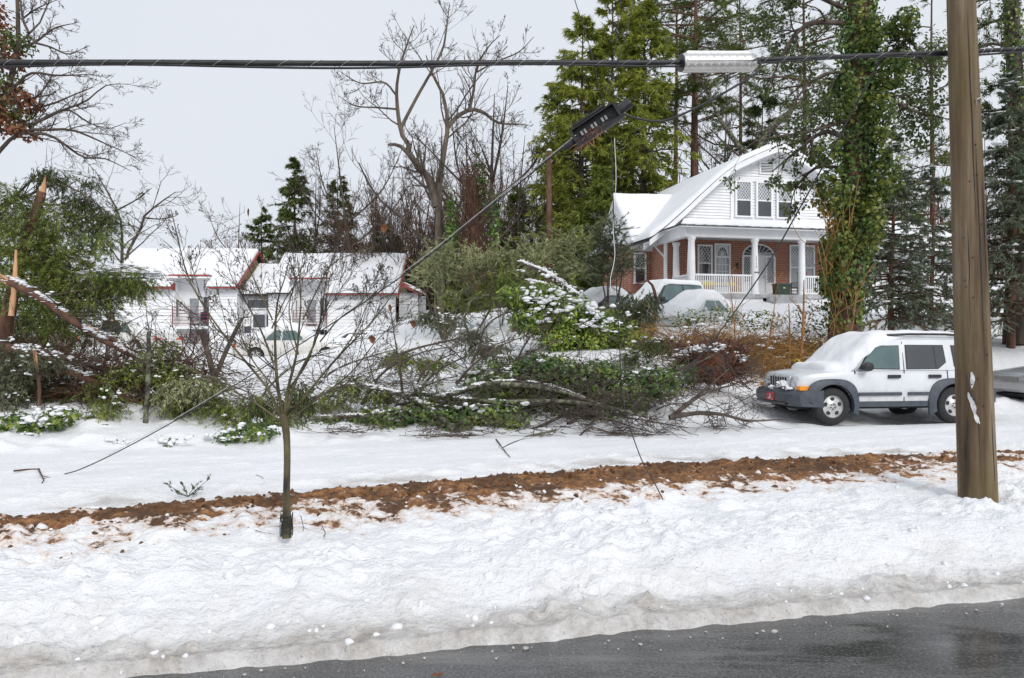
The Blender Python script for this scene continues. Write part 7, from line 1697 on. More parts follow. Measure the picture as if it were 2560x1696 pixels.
# ------------------------------------------------------------------ young street tree
M['streetbark'] = mat_noise('young_bark', (0.035, 0.030, 0.022), (0.17, 0.145, 0.07), 9, 0.9, (1, 1, 0.4), 0.008, 40, lo=0.36, hi=0.66)
D = 5.8; rng = np.random.RandomState(140)
dz = lambda: rng.uniform(-0.35, 0.35)
def S(*pts, r=(0.0144, 0.0032), tips=True):
    q = [P(x, y, D) for x, y in pts]; off = dz()
    for i in range(1, len(q)): q[i][1] += off * i / (len(q) - 1)
    return (q, list(np.linspace(r[0], r[1], len(pts))))
F_ = 1 / 0.9246
def Sd(*pts, r): return S(*[(x * F_, y * F_) for x, y in pts], r=r)      # display pixels of the 2367-wide view
stems = [([P(717, 1345, D), P(716, 1250, D), P(718, 1150, D), P(716, 1085, D), P(708, 1035, D)], [0.034, 0.0265, 0.024, 0.0245, 0.030]),
         Sd((655, 965), (640, 900), (632, 840), (628, 760), (632, 690), (645, 640), (655, 588), r=(0.0147, 0.0026)),
         Sd((652, 970), (625, 900), (590, 850), (545, 790), (500, 720), (462, 640), (433, 500), r=(0.0107, 0.0026)),
         Sd((650, 975), (600, 930), (560, 900), (520, 840), (480, 780), r=(0.0078, 0.0019)),
         Sd((658, 965), (668, 900), (690, 820), (700, 740), (705, 690), (700, 600), r=(0.0127, 0.0026)),
         Sd((660, 965), (690, 880), (740, 790), (760, 720), (775, 650), (800, 590), r=(0.0107, 0.0019)),
         Sd((662, 970), (720, 900), (780, 830), (850, 760), (900, 700), (935, 650), r=(0.0107, 0.0019)),
         Sd((664, 975), (740, 920), (820, 860), (880, 790), (935, 740), r=(0.0078, 0.0019)),
         Sd((632, 840), (600, 760), (560, 690), (530, 640), (515, 590), r=(0.0078, 0.0019)),
         Sd((630, 740), (600, 660), (585, 610), (575, 560), r=(0.0058, 0.0019)),
         Sd((700, 740), (730, 660), (760, 600), (850, 560), r=(0.0058, 0.0019)),
         Sd((690, 820), (660, 720), (670, 640), (690, 585), r=(0.0058, 0.0019)),
         Sd((545, 790), (500, 760), (470, 700), (440, 600), r=(0.0049, 0.0019)),
         Sd((640, 900), (600, 850), (575, 800), (560, 740), (545, 700), r=(0.0068, 0.0016)), Sd((668, 900), (720, 830), (745, 760), (790, 690), (830, 640), r=(0.0075, 0.0016)),
         Sd((655, 960), (580, 905), (520, 880), (470, 850), (430, 800), r=(0.0068, 0.0016)), Sd((660, 965), (700, 930), (770, 900), (850, 860), (900, 850), r=(0.0068, 0.0016)),
         Sd((628, 760), (660, 680), (690, 640), (720, 600), r=(0.0061, 0.0016)), Sd((590, 850), (540, 820), (490, 800), (455, 740), r=(0.0061, 0.0016)), Sd((740, 790), (790, 740), (850, 700), (880, 660), r=(0.0061, 0.0016)),
         Sd((780, 830), (820, 760), (840, 700), (880, 640), r=(0.0058, 0.0019))]
ST, tips = bare_tree('street_tree', stems, 'slim young street tree with upswept bare branches in front of the wreckage', [(9, 0.25, 1, 0.6, 0.40, 6, 0.12, 0.07, 0.5), (6, 0.2, 1, 0.6, 0.45, 4, 0.13, 0.06, 0.6), (3, 0.3, 1, 0.6, 0.45, 3, 0.13, 0.05, 0.65)], 141, 'streetbark', 'twig', 12, rmin=0.0017)
b = np.array(ST.location)
ends = tips[:, -1][::4]                       # buds
V, F, T_ = lumps(ends, np.full((len(ends), 1), 0.005), rng, 1.4, 4, 3)
obj('buds', np_mesh('buds', V, [F, T_], M['twig'], True), ST, kind='stuff')
# curled dead leaves still hanging
hl = np.array([P(x, y, D + rng.uniform(-.3, .3)) for x, y in ((960, 560), (1005, 745), (1028, 780), (1033, 800), (930, 838), (975, 760), (620, 520), (820, 700))]) - b
lv = MB()
for c in hl:
    a = rng.uniform(0, 6.28); u_ = np.array([math.cos(a), math.sin(a) * 0.5, 0.3]) * 0.028; v_ = np.array([0, 0.01, -0.055])
    lv.add([c, c + u_ + v_ * 0.4, c + u_ * 0.6 + v_ * 0.9, c + v_ * 1.15, c - u_ * 0.7 + v_ * 0.8, c - u_ + v_ * 0.3, c + v_ * 0.5 + np.array([0, 0.018, 0])], [[0, 1, 6], [1, 2, 6], [2, 3, 6], [3, 4, 6], [4, 5, 6], [5, 0, 6]])
lv.build('dead_leaves', M['brownleaf'], ST)['kind'] = 'stuff'
# evergreen wisps caught low in the branches
fol('wisps', ST, b, [(745, 985, 30, 40), (700, 1010, 40, 25), (640, 1010, 35, 25), (770, 1010, 30, 25)], D + 0.1, 130, rng, 'ivy_y', 0.03, 0.009, 0.8, nl=14, tl=0.12, dd=0.15)
# mesh guard round the foot
GD = empty('trunk_guard', tuple(P(717, 1330, D)), 0, 'black plastic mesh guard wrapped round the foot of the street tree', 'trunk guard')
g = MB(); zt = np.linspace(-0.02, 0.13, 9); r0 = 0.042
for i in range(14):
    a = math.pi * 2 * i / 14; g.tube([(r0 * (1 + 0.12 * rng.randn()) * math.cos(a + 0.1 * q), r0 * 1.1 * math.sin(a + 0.1 * q), z_ + 0.004 * rng.randn()) for q, z_ in enumerate(np.linspace(-0.03, 0.12 + 0.03 * rng.rand(), 4))], 0.0028, 4)
for z_ in np.linspace(0.0, 0.11, 7): g.tube([(r0 * (1 + 0.10 * math.sin(3 * t_ + z_ * 40)) * math.cos(t_), r0 * 1.1 * math.sin(t_), z_ + 0.006 * math.sin(2 * t_ + z_ * 90)) for t_ in np.linspace(0, 2 * math.pi, 21)], 0.0028, 4, False)
g.build('mesh', M['blackp'], GD)
# ------------------------------------------------------------------ fallen tree, ivy bank, shrubs in the middle
rng = np.random.RandomState(160)
def leafy(name, blobs, d, n, lb, leaf, L, W, cat, inner=0.35, dd=0.6, snow=0, twigs=60, fold=0.12, droop=0.3, ssz=(0.06, 0.2), tmat='twig', sdep=0.3):
    a0 = blobs[0]; bb = P(a0[0], a0[1] + a0[3], d); x, y = bb[0], bb[1]; bb[2] = min(bb[2], gz(x, y) + 0.05); k = d / FPX
    T = empty(name, tuple(bb), 0, lb, cat); B = [list(P(a, y_, d + (q[4] if len(q) > 4 else 0)) - bb) + [r * k, dd, s * k] for q in blobs for a, y_, r, s in [q[:4]]]
    C = blob_leaves(B, n, rng, L, W, inner, droop); obj('leaves', leaf_mesh('leaves', *C, M[leaf], fold), T)
    if twigs:
        B_ = np.array(B); ix = rng.choice(len(B_), twigs); st = B_[ix, :3] - np.array([0, 0, 0.8]) * B_[ix, 5:6] + rng.randn(twigs, 3) * 0.3 * B_[ix, 3:6]; dr = unit(rng.randn(twigs, 3) * np.array([0.8, 0.5, 0.3]) + np.array([0, 0, 0.8])); pts = [st]
        for q in range(4): dr = unit(dr + 0.2 * rng.randn(twigs, 3)); pts.append(pts[-1] + dr * (B_[ix, 5:6] * 0.45))
        obj('stems', tube_mesh('stems', [(np.stack(pts, 1), np.full((twigs, 5), 0.012) * np.linspace(1.4, 0.4, 5), 4)], M[tmat]), T, kind='stuff')
    if snow:
        ar = np.array([q[2] * q[3] for q in blobs], float); ix = rng.choice(len(blobs), snow, p=ar / ar.sum())
        c = np.array([P(blobs[i][0] + rng.uniform(-1, 1) * blobs[i][2] * 0.95, blobs[i][1] + rng.uniform(-1.0, 0.7) * blobs[i][3], d - rng.uniform(0, dd) * sdep * 2) for i in ix]) - bb
        snow_lumps('snow', c, rng.uniform(ssz[0], ssz[1], (snow, 1)) * rng.uniform(0.6, 1.3, (snow, 3)), rng, T, 0.6)
    return T, bb
# ivy bank with the toppled, ivy-covered trunk inside it
leafy('ivy_bank', [(1640, 960, 60, 40), (1560, 985, 80, 50), (1450, 980, 80, 60), (1340, 960, 80, 60), (1250, 985, 70, 50), (1500, 930, 60, 25), (1400, 920, 60, 25)], 16.4, 11000, 'dark ivy bank smothering the toppled trunk left of the root ball', 'ivy', 0.085, 0.075, 'ivy', 0.3, 0.7, 120, 60, ssz=(0.03, 0.09))
leafy('ivy_bank', [(1150, 1050, 70, 35), (1060, 1035, 60, 30), (960, 1060, 80, 40), (860, 1070, 80, 30), (1250, 1045, 70, 40), (780, 1075, 40, 22)], 15.0, 6500, 'ivy bank behind the street tree at the far kerb', 'ivy', 0.08, 0.07, 'ivy', 0.3, 0.5, 90, 40, ssz=(0.03, 0.09))
leafy('ivy_bank', [(1330, 905, 60, 25), (1250, 930, 50, 30), (1190, 950, 40, 30), (1700, 930, 40, 25)], 17.8, 2600, 'thin ivy trailing over the upper bank in the middle', 'ivy', 0.08, 0.07, 'ivy', 0.2, 0.6, 30, 30)
leafy('olive_shrub', [(1380, 1050, 90, 35), (1480, 1035, 70, 35), (1300, 1070, 50, 25)], 15.9, 2600, 'olive-leaved shrub crushed beneath the fallen branches', 'ivy_y', 0.075, 0.045, 'shrub', 0.3, 0.4, 30, 40, ssz=(0.03, 0.07))
# fallen limbs with lichen
Z3 = lambda x, y, d: P(1000 + x / 3.1357, 560 + y / 3.1357, d)
Z4 = lambda x, y, d: P(1300 + x / 3.1357, 840 + y / 3.1357, d)
Zm = lambda x, y, d: P(640 + x / 2.704, 780 + y / 2.704, d)
FL = [([Z3(370, 1360, 15.4), Z3(500, 1300, 15.4), Z3(740, 1250, 15.5), Z3(1000, 1250, 15.6), Z3(1250, 1300, 15.6), Z3(1500, 1400, 15.5), Z3(1700, 1480, 15.4)], (0.065, 0.02), 'long arching lichen-grey limb topping the fallen pile', 12, 0.12),
      ([Zm(340, 640, 14.9), Zm(500, 520, 15), Zm(700, 500, 15), Zm(900, 540, 15), Zm(1080, 600, 14.9), Zm(1250, 720, 14.7), Zm(1400, 840, 14.4)], (0.025, 0.06), 'arching dark limb springing from behind the street tree', 10, 0.11),
      ([Zm(380, 720, 14.8), Zm(620, 710, 14.8), Zm(860, 690, 14.9), Zm(1100, 610, 15), Zm(1300, 560, 15.2), Zm(1500, 500, 15.3)], (0.045, 0.03), 'straight mossy limb lying level behind the street tree', 10, 0.11),
      ([Zm(850, 680, 15.2), Zm(1000, 630, 15.2), Zm(1250, 590, 15.3), Zm(1500, 600, 15.3), Zm(1800, 620, 15.3)], (0.055, 0.03), 'snow-topped limb crossing the middle of the pile', 9, 0.1),
      ([Z4(-150, 380, 15.3), Z4(150, 400, 15.2), Z4(400, 460, 15), Z4(700, 560, 14.8), Z4(1000, 620, 14.6)], (0.05, 0.02), 'lichened limb running right toward the off-roader', 13, 0.13),
      ([Z4(-100, 520, 14.9), Z4(250, 510, 14.8), Z4(500, 530, 14.7), Z4(800, 590, 14.5), Z4(1000, 640, 14.4)], (0.045, 0.02), 'lower lichened limb in the right half of the pile', 13, 0.13),
      ([Z4(1170, 640, 14.6), Z4(1400, 605, 14.7), Z4(1600, 620, 14.8), Z4(1780, 665, 14.9), Z4(2060, 655, 15)], (0.05, 0.012), 'smooth dark bough lying toward the off-roader bumper', 9, 0.14),
      ([Z4(1180, 630, 14.6), Z4(1350, 500, 14.9), Z4(1500, 380, 15.2), Z4(1650, 250, 15.5)], (0.03, 0.008), 'upright dark branch rising in front of the root ball', 7, 0.13),
      ([Z4(1190, 640, 14.6), Z4(1450, 450, 15), Z4(1700, 370, 15.4), Z4(1900, 240, 15.8)], (0.028, 0.007), 'long thin branch reaching over the snow past the root ball', 8, 0.14),
      ([Z4(540, 700, 14.2), Z4(640, 640, 14.3), Z4(900, 720, 14.2), Z4(1050, 760, 14.1)], (0.02, 0.008), 'twiggy branch tip resting on the street snow mid-right', 11, 0.2),
      ([Z4(450, 800, 14.0), Z4(560, 720, 14.1), Z4(750, 780, 14.0), Z4(910, 850, 13.8)], (0.018, 0.006), 'dark twiggy spray nearest the street, mid-right', 11, 0.22),
      ([Zm(320, 880, 14.0), Zm(480, 885, 14.0), Zm(700, 900, 13.9)], (0.028, 0.02), 'mossy log end lying in snow behind the street tree trunk', 5, 0.2),
      ([Zm(960, 920, 14.0), Zm(1150, 850, 14.1), Zm(1400, 835, 14.2), Zm(1600, 850, 14.3)], (0.03, 0.02), 'thick mossy bough flat on the street edge', 8, 0.15),
      ([Zm(900, 960, 13.7), Zm(1200, 930, 13.8), Zm(1350, 970, 13.7)], (0.016, 0.008), 'short dark twig bundle below the mossy bough', 7, 0.25),
      ([Z4(30, 800, 13.9), Z4(150, 770, 13.9), Z4(280, 740, 14)], (0.025, 0.02), 'stubby broken branch on the snow, left of the hanging line', 4, 0.25)]
for i, (pts, r, lb, tw, tl) in enumerate(FL):
    log('fallen_branch', pts, list(np.linspace(r[0], r[1], len(pts))), lb, 'lichen' if i < 6 or i > 10 else 'bark', snow=0.03 if i in (0, 1, 3, 12, 2) else 0, seed=200 + i, twigs=int(tw * 1.4), gaps=0.05, tmat='twig', cat='branch', tl=tl)
# standing thin shoots amid the pile
for i, (pts, lb) in enumerate((([Z3(440, 1260, 16), Z3(520, 1160, 16), Z3(650, 1040, 16), Z3(800, 950, 16.2), Z3(980, 880, 16.4)], 'thin bent shoot rising from the pile toward the pale bushes'), ([Z3(560, 1100, 16.2), Z3(620, 960, 16.2), Z3(650, 850, 16.2), Z3(670, 760, 16.2)], 'thin upright shoot with a forked top in mid-pile'),
                              ([Z3(0, 1020, 16), Z3(150, 970, 16), Z3(400, 910, 16.2), Z3(560, 860, 16.4)], 'long low shoot arching over the snow bank'), ([Z3(130, 1250, 15.8), Z3(220, 1120, 15.8), Z3(340, 1050, 16), Z3(480, 1000, 16.2)], 'second arching shoot below the long low one'),
                              ([Z3(900, 1120, 17), Z3(960, 980, 17), Z3(1040, 860, 17), Z3(1130, 740, 17)], 'reddish leaning shoot in front of the glossy shrub'), ([Z3(860, 1240, 15.8), Z3(1050, 1150, 16), Z3(1200, 1080, 16.3), Z3(1350, 1010, 16.5)], 'brown broken limb pointing up right over the ivy bank'),
                              ([Z3(20, 1330, 15.6), Z3(0, 1150, 15.6), Z3(-40, 900, 15.6), Z3(-70, 700, 15.6)], 'slanting bare stem right of the street tree'))):
    bare_tree('bare_shoot', [(pts, list(np.linspace(0.03, 0.006, len(pts))))], lb, [(9, 0.2, 1, 0.7, 0.35, 6, 0.16, 0.03, 0.5), (5, 0.2, 1, 0.7, 0.5, 5, 0.18, 0.02, 0.55), (3, 0.2, 1, 0.7, 0.5, 4, 0.18, 0.0, 0.6)], 230 + i, 'bark', 'twig', 7, rmin=0.0045)
for i, (pts, lb) in enumerate((([(905, 1010), (960, 930), (1060, 880), (1180, 862)], 'long bare limb sweeping up right from the arching dark limb'), ([(1010, 1020), (1090, 930), (1170, 890), (1270, 850)], 'bare limb pointing at the glossy shrub'), ([(1180, 1000), (1290, 900), (1400, 850), (1470, 800)], 'bare limb leaning up toward the bowed conifer'),
                              ([(1240, 1040), (1380, 985), (1520, 940), (1660, 890)], 'lichened limb laid across the dark ivy bank'), ([(1420, 1060), (1540, 990), (1650, 960), (1740, 900)], 'bare limb reaching toward the root ball'), ([(760, 1000), (830, 930), (930, 890), (1000, 872)], 'thin limb arching behind the street tree crown'),
                              ([(1330, 1075), (1450, 1030), (1600, 1050), (1720, 1070)], 'low bare limb curving along the street edge'), ([(1560, 1040), (1620, 980), (1700, 930), (1800, 880)], 'slanting limb crossing the front of the root ball'), ([(1090, 1075), (1180, 1030), (1300, 1010), (1420, 1030)], 'grey limb arched over the kerbside ivy'),
                              ([(620, 1050), (680, 960), (760, 900), (840, 880)], 'crooked limb rising left of the street tree stems'))):
    q = [P(x, y, np.interp(y, [800, 1080], [18.5, 14.6])) for x, y in pts]
    bare_tree('fallen_limb', [(q, list(np.linspace(0.035, 0.008, 4)))], lb, [(10, 0.1, 1, 0.7, 0.34, 6, 0.15, 0.0, 0.5), (5, 0.2, 1, 0.7, 0.5, 4, 0.18, -0.01, 0.55), (3, 0.2, 1, 0.7, 0.5, 3, 0.18, -0.02, 0.6)], 400 + i, 'lichen' if i % 2 else 'bark', 'twig', 7, rmin=0.0045)
for blobs, d, n, lf, lb in (([(1000, 890, 50, 18), (1080, 905, 50, 18)], 18.5, 150, 'hemlock', 'thin evergreen bough on the snowy slope above the pile'), ([(1230, 870, 50, 22), (1180, 840, 40, 20)], 20.5, 170, 'juniper', 'grey evergreen bough below the bowed boughs'), ([(1640, 860, 60, 22), (1580, 890, 40, 16)], 20.0, 170, 'fir', 'dark evergreen bough between shrub and root ball'), ([(1120, 800, 60, 22), (1060, 790, 30, 18)], 26.0, 200, 'juniper', 'snow-flattened evergreen at the foot of the pale bush')):
    bb = P(blobs[0][0], blobs[0][1] + 15, d); T = empty('evergreen_bough', tuple(bb), 0, lb, 'bough'); fol('crown', T, bb, blobs, d, n, rng, lf, 0.085, 0.024, 0.5, nl=26, tl=0.5, dd=0.6)
    c = np.array([P(a + rng.randn() * r_ * 0.6, y_ - s_ * 0.4 + rng.randn() * s_ * 0.5, d - .2) for a, y_, r_, s_ in blobs for _ in range(9)]) - bb; snow_lumps('snow', c, rng.uniform(0.03, 0.08, (len(c), 3)), rng, T, 0.6)
# extra fine twig litter over the pile: a mass
n = 800; px = rng.uniform(560, 1900, n); py = 985 + rng.uniform(-60, 95, n) + 10 * np.sin(px / 60); d_ = 15.2 - (py - 985) / 95 * 1.2
st = np.array([P(x, y, d) for x, y, d in zip(px, py, d_)]); gg = ground_parts(st[:, 0], st[:, 1])[0]; st[:, 2] = np.maximum(st[:, 2], gg + 0.02)
dr = unit(rng.randn(n, 3) * np.array([1, 0.6, 0.25])); p = st; pts = [p]; ln = rng.uniform(0.3, 1.0, n)
for q in range(4):
    dr = unit(dr + 0.2 * rng.randn(n, 3)); p = p + dr * (ln / 4)[:, None]; p[:, 2] = np.maximum(p[:, 2], ground_parts(p[:, 0], p[:, 1])[0] + 0.015); pts.append(p)
obj('twig_litter', tube_mesh('twig_litter', [(np.stack(pts, 1), np.full((n, 5), 0.006) * np.linspace(1.2, 0.4, 5) * rng.uniform(0.5, 1.4, (n, 1)), 3)], M['twig']), label='dark twig litter strewn over the snow around the fallen limbs', cat='twigs', kind='stuff')
# glossy shrub with snow
leafy('glossy_shrub', [(1330, 790, 60, 45), (1420, 790, 70, 55), (1500, 820, 60, 50), (1400, 845, 60, 40), (1480, 860, 70, 35), (1560, 850, 50, 40), (1290, 740, 45, 30), (1360, 735, 50, 25), (1600, 870, 40, 25)], 23.2, 12000, 'glossy bright green shrub bowed down under snow clumps', 'rhodo', 0.15, 0.055, 'shrub', 0.4, 0.9, 0, 60, droop=0.5)
rs2 = np.random.RandomState(5); Tn = bpy.data.objects['glossy_shrub']; bb = np.array(Tn.location)
c = np.array([P(x, y, 22.4) - bb for x, y in [(1310 + 240 * t + rs2.randn() * 22, 735 + 70 * t + rs2.randn() * 26) for t in rs2.rand(90)]])
snow_lumps('snow', c, rs2.uniform(0.04, 0.13, (90, 1)) * rs2.uniform(0.7, 1.3, (90, 3)), rs2, Tn, 0.6)
# pale juniper-like bushes in front of the brown pole
for blobs, n, lb, lf in (([(1110, 640, 60, 45), (1160, 690, 70, 60), (1090, 700, 50, 45), (1210, 660, 60, 45), (1130, 760, 55, 35), (1050, 690, 25, 25)], 430, 'pale olive evergreen bush right of the apartment end wall', 'palebush'),
                         ([(1280, 650, 60, 45), (1350, 640, 60, 50), (1420, 610, 55, 40), (1300, 700, 60, 35), (1430, 670, 55, 45)], 300, 'pale olive evergreen bush around the slim brown pole', 'palebush'),
                         ([(1520, 600, 45, 60), (1560, 650, 30, 45), (1500, 680, 50, 40)], 330, 'grey-green evergreen bush against the left wing of the brick house', 'juniper'),
                         ([(1180, 760, 70, 30), (1250, 730, 60, 35)], 260, 'dark low evergreen in the shade of the pale bushes', 'hemlock')):
    d = 30.0; bb = at(blobs[0][0], d); T = empty('evergreen_bush', tuple(bb), 0, lb, 'bush')
    fol('crown', T, bb, blobs, d, n, rng, lf, 0.13, 0.034, -0.25, nl=34, tl=0.75, dd=1.4)
    B_ = np.array([P(a, y, d) - bb for a, y, r, s in blobs]); pp = [resample([np.array([0, 0, -0.2]), q * 0.5 + np.array([0.2 * rng.randn(), 0, 0]), q], [0.06, 0.04, 0.015], 8) for q in B_]
    obj('stems', tube_mesh('stems', [(np.stack([q[0] for q in pp]), np.stack([q[1] for q in pp]), 6)], M['bark']), T, kind='stuff')
# bowed grey branches left of the glossy shrub
for i, (pts, lb) in enumerate((([Z3(640, 860, 23), Z3(720, 760, 23), Z3(860, 690, 23), Z3(1050, 650, 23.3)], 'grey arching bough, lowest of the bowed boughs by the glossy shrub'), ([Z3(520, 700, 23), Z3(560, 600, 23), Z3(680, 560, 23), Z3(830, 580, 23.3)], 'grey arching bough, leftmost of the bowed boughs by the glossy shrub'),
                              ([Z3(800, 800, 22.6), Z3(820, 700, 22.6), Z3(900, 640, 22.8), Z3(980, 600, 23.2)], 'grey arching bough drooping across the glossy shrub'), ([Z3(380, 840, 23), Z3(450, 740, 23), Z3(520, 690, 23)], 'dark drooping bough with needles on the snow mound'))):
    log('bowed_bough', pts, [0.03, 0.025, 0.02, 0.012], lb, 'lichen', snow=0.0, seed=260 + i, twigs=10, cat='branch', tl=0.2)
log('snowy_bough', [Z3(945, 300, 26), Z3(1150, 390, 26), Z3(1250, 460, 26), Z3(1400, 560, 25.6)], [0.04, 0.06, 0.06, 0.04], 'snow-capped bough sloping down onto the glossy shrub', 'bark', snow=0.06, seed=270, twigs=6, gaps=0.5, cat='branch')
log('snowy_bough', [Z3(1010, 450, 25.5), Z3(1130, 480, 25.5), Z3(1250, 520, 25.5)], [0.04, 0.05, 0.04], 'shorter snow-capped bough below the longer one', 'bark', snow=0.05, seed=271, twigs=5, gaps=0.4, cat='branch')
# drooping dark conifer in front of the house cars
T = empty('bowed_conifer', tuple(at(1600, 25.5)), 0, 'bowed grey-green conifer in front of the snowy cars', 'tree'); b = np.array(T.location)
q, w = resample([P(1625, 850, 25.5), P(1640, 760, 25.5), P(1625, 705, 25.5), P(1590, 710, 25.3)], [0.09, 0.07, 0.05, 0.02], 12); obj('trunk', tube_mesh('trunk', [((q - b)[None], w[None], 8)], M['bark_red']), T)
fol('crown', T, b, [(1570, 760, 40, 40), (1600, 800, 45, 40), (1560, 820, 35, 30), (1620, 740, 30, 25)], 25.3, 330, rng, 'juniper', 0.11, 0.026, 1.0, nl=28, tl=0.7, dd=0.8)
# root ball of the toppled tree
T = empty('root_ball', tuple(at(1770, 18.3)), 0, 'torn-up rust-brown root ball capped with snow in front of the briars', 'root ball'); b = np.array(T.location)
M['soil'] = mat_noise('red_soil', (0.045, 0.018, 0.009), (0.20, 0.075, 0.035), 7, 0.95, bmp=0.06, bscale=14)
k = 18.3 / FPX
V, F, Tt = lumps(np.array([P(x, y, 18.3) - b for x, y in ((1770, 905), (1810, 890), (1740, 925), (1790, 935), (1835, 915), (1745, 890))]), np.array([(55, 45, 45), (45, 45, 40), (40, 40, 30), (45, 45, 25), (30, 40, 25), (40, 40, 20)]) * k, rng, 1.0, 18, 11)
obj('soil', np_mesh('soil', V, [F, Tt], M['soil'], True), T)
n = 420; px = rng.uniform(1690, 1870, n); py = rng.uniform(860, 960, n); st = np.array([P(x, y, 18.0 + rng.uniform(-.3, .4)) for x, y in zip(px, py)]) - b; dr = unit(np.stack([px - 1770, rng.randn(n) * 30, 905 - py], -1) + 25 * rng.randn(n, 3)); pts = [st]; ln = rng.uniform(0.15, 0.6, n)
for q in range(4): dr = unit(dr + 0.3 * rng.randn(n, 3)); pts.append(pts[-1] + dr * (ln / 4)[:, None])
obj('roots', tube_mesh('roots', [(np.stack(pts, 1), np.full((n, 5), 0.012) * np.linspace(1.3, 0.3, 5), 4)], M['bark_red']), T, kind='stuff')
c = np.array([P(x, y, 18.0) - b for x, y in zip(rng.uniform(1690, 1860, 46), 0 * rng.rand(46) + 868)]); c[:, 2] += rng.uniform(-0.25, 0.05, 46) + 0.0
sx = rng.uniform(1670, 1860, 46); sy = 862 + 0.004 * (sx - 1775) ** 2 + rng.uniform(-6, 14, 46); c = np.array([P(x, y, 17.95) - b for x, y in zip(sx, sy)])
snow_lumps('snow', c, rng.uniform(0.04, 0.11, (46, 1)) * rng.uniform(0.7, 1.3, (46, 3)), rng, T, 0.5)
# brown briar thicket
T = empty('briar_thicket', tuple(at(1880, 22)), 0, 'tangled orange-brown briar thicket between root ball and ivy-clad trunk', 'thicket'); b = np.array(T.location); n = 1000
px = rng.uniform(1680, 2100, n); d_ = rng.uniform(20.5, 24, n); x = (px - 1280) / FPX * d_; st = np.stack([x, d_, ground_parts(x, d_)[0]], -1) - b
az = rng.uniform(0, 6.28, n); dr = unit(np.stack([0.5 * np.cos(az), 0.5 * np.sin(az), np.ones(n)], -1)); p = st; pts = [p]; ln = rng.uniform(0.9, 2.4, n)
for q in range(7): dr = unit(dr + 0.18 * rng.randn(n, 3) + np.stack([0.16 * np.cos(az), 0.16 * np.sin(az), np.full(n, -0.20)], -1)); p = p + dr * (ln / 7)[:, None]; pts.append(p)
Bp = np.stack(pts, 1); Br = np.full((n, 8), 0.008) * np.linspace(1.3, 0.5, 8); s1, s1r = sprout(Bp, Br, 4, 0.2, 1, 0.9, 0.3, 3, 0.25, -0.08, 0.7, rng, rmin=0.004)
obj('canes', tube_mesh('canes', [(Bp, Br, 3), (s1, s1r, 3)], M['briar']), T, kind='stuff')
C = blob_leaves([list(P(a, y, 22.5) - b) + [r * 22 / FPX, 0.8, s * 22 / FPX] for a, y, r, s in ((1800, 790, 60, 25), (1900, 800, 70, 25), (2030, 790, 50, 40), (1720, 800, 40, 30), (2050, 850, 35, 40))], 1500, rng, 0.10, 0.04); obj('leaves', leaf_mesh('leaves', *C, M['ivy_y']), T, kind='stuff')
c = np.array([P(x, y, 21) - b for x, y in zip(rng.uniform(1690, 2090, 60), rng.uniform(790, 930, 60))]); snow_lumps('snow', c, rng.uniform(0.03, 0.10, (60, 3)), rng, T, 0.6)
for i, (x0, x1, y1, r, lb) in enumerate(((1995, 2010, 700, 0.045, 'straight orange-brown sapling stem behind the off-roader bonnet'), (1968, 1972, 760, 0.03, 'slimmer orange-brown stem beside the straight sapling'), (1840, 1822, 690, 0.02, 'thin bent twig rising in front of the porch steps'), (1900, 1945, 700, 0.018, 'thin bare sapling in front of the porch column'))):
    bs = at(x0, 20.6); bare_tree('sapling', [([bs, (bs + P(x1, y1, 20.6)) / 2 + np.array([0.05, 0, 0]), P(x1, y1, 20.6)], [r, r * 0.8, r * 0.3])], lb, [(7, 0.3, 1, 0.5, 0.3, 5, 0.12, 0.05, 0.4), (4, 0.2, 1, 0.5, 0.5, 4, 0.12, 0.05, 0.5)], 280 + i, 'briarbark', 'briar', 8, rmin=0.004)
yw = smooth_path([P(1986, 905, 20.3), P(1992, 898, 20.2), P(2002, 908, 20.2), P(2005, 922, 20.3)], 20); e_ = empty('yellow_ribbon', tuple(yw[0]), 0, 'yellow ribbon tied to the orange-brown sapling', 'ribbon'); MB().tube(yw - yw[0], 0.018, 6).build('strip', M['yellow'], e_)
# ------------------------------------------------------------------ ivy-clad trunk, spruces
rng = np.random.RandomState(300)
D = 21.5; b = at(2105, D); k = D / FPX
T = empty('ivy_clad_tree', tuple(b), 0, 'massive tree trunk sheathed in green ivy behind the off-roader', 'tree')
tp, tr = resample([b - np.array([0, 0, .3]), P(2112, 780, D), P(2135, 500, D), P(2145, 200, D), P(2150, -150, D), P(2140, -500, D)], [0.44, 0.36, 0.33, 0.30, 0.28, 0.22], 24)
obj('trunk', tube_mesh('trunk', [((tp - b)[None], tr[None], 16)], M['bark_red']), T)
# ivy on the trunk: leaves stand off the bark, thin near the foot
n = 9500; t = rng.uniform(0.07, 1, n) ** 0.9; f = t * 23; i = f.astype(int); i = np.minimum(i, 22); fr = (f - i)[:, None]; c = tp[i] * (1 - fr) + tp[i + 1] * fr - b; r = tr[i] * (1 - fr[:, 0]) + tr[i + 1] * fr[:, 0]
a = rng.uniform(0, 6.28, n); out = np.stack([np.cos(a), np.sin(a), 0 * a], -1); h_ = c[:, 2] + b[2]
off = r * 1.02 + np.abs(rng.randn(n)) * (0.14 + 0.12 * perlin(a * 1.2 + 3, h_ * 0.8)) * np.clip((h_ - 1.4) / 2.0, 0.15, 1)
keep = (rng.rand(n) < np.clip((h_ - 1.6) / 1.2, 0.12, 1)); C = c + out * off[:, None]; nn = unit(out + 0.5 * rng.randn(n, 3)); d_ = unit(np.cross(nn, rng.randn(n, 3)) - np.array([0, 0, 0.6])); f_ = rng.uniform(0.6, 1.3, n)
obj('ivy', leaf_mesh('ivy', C[keep], d_[keep], nn[keep], (0.12 * f_)[keep], (0.10 * f_)[keep], M['ivy'], 0.15), T, kind='stuff')
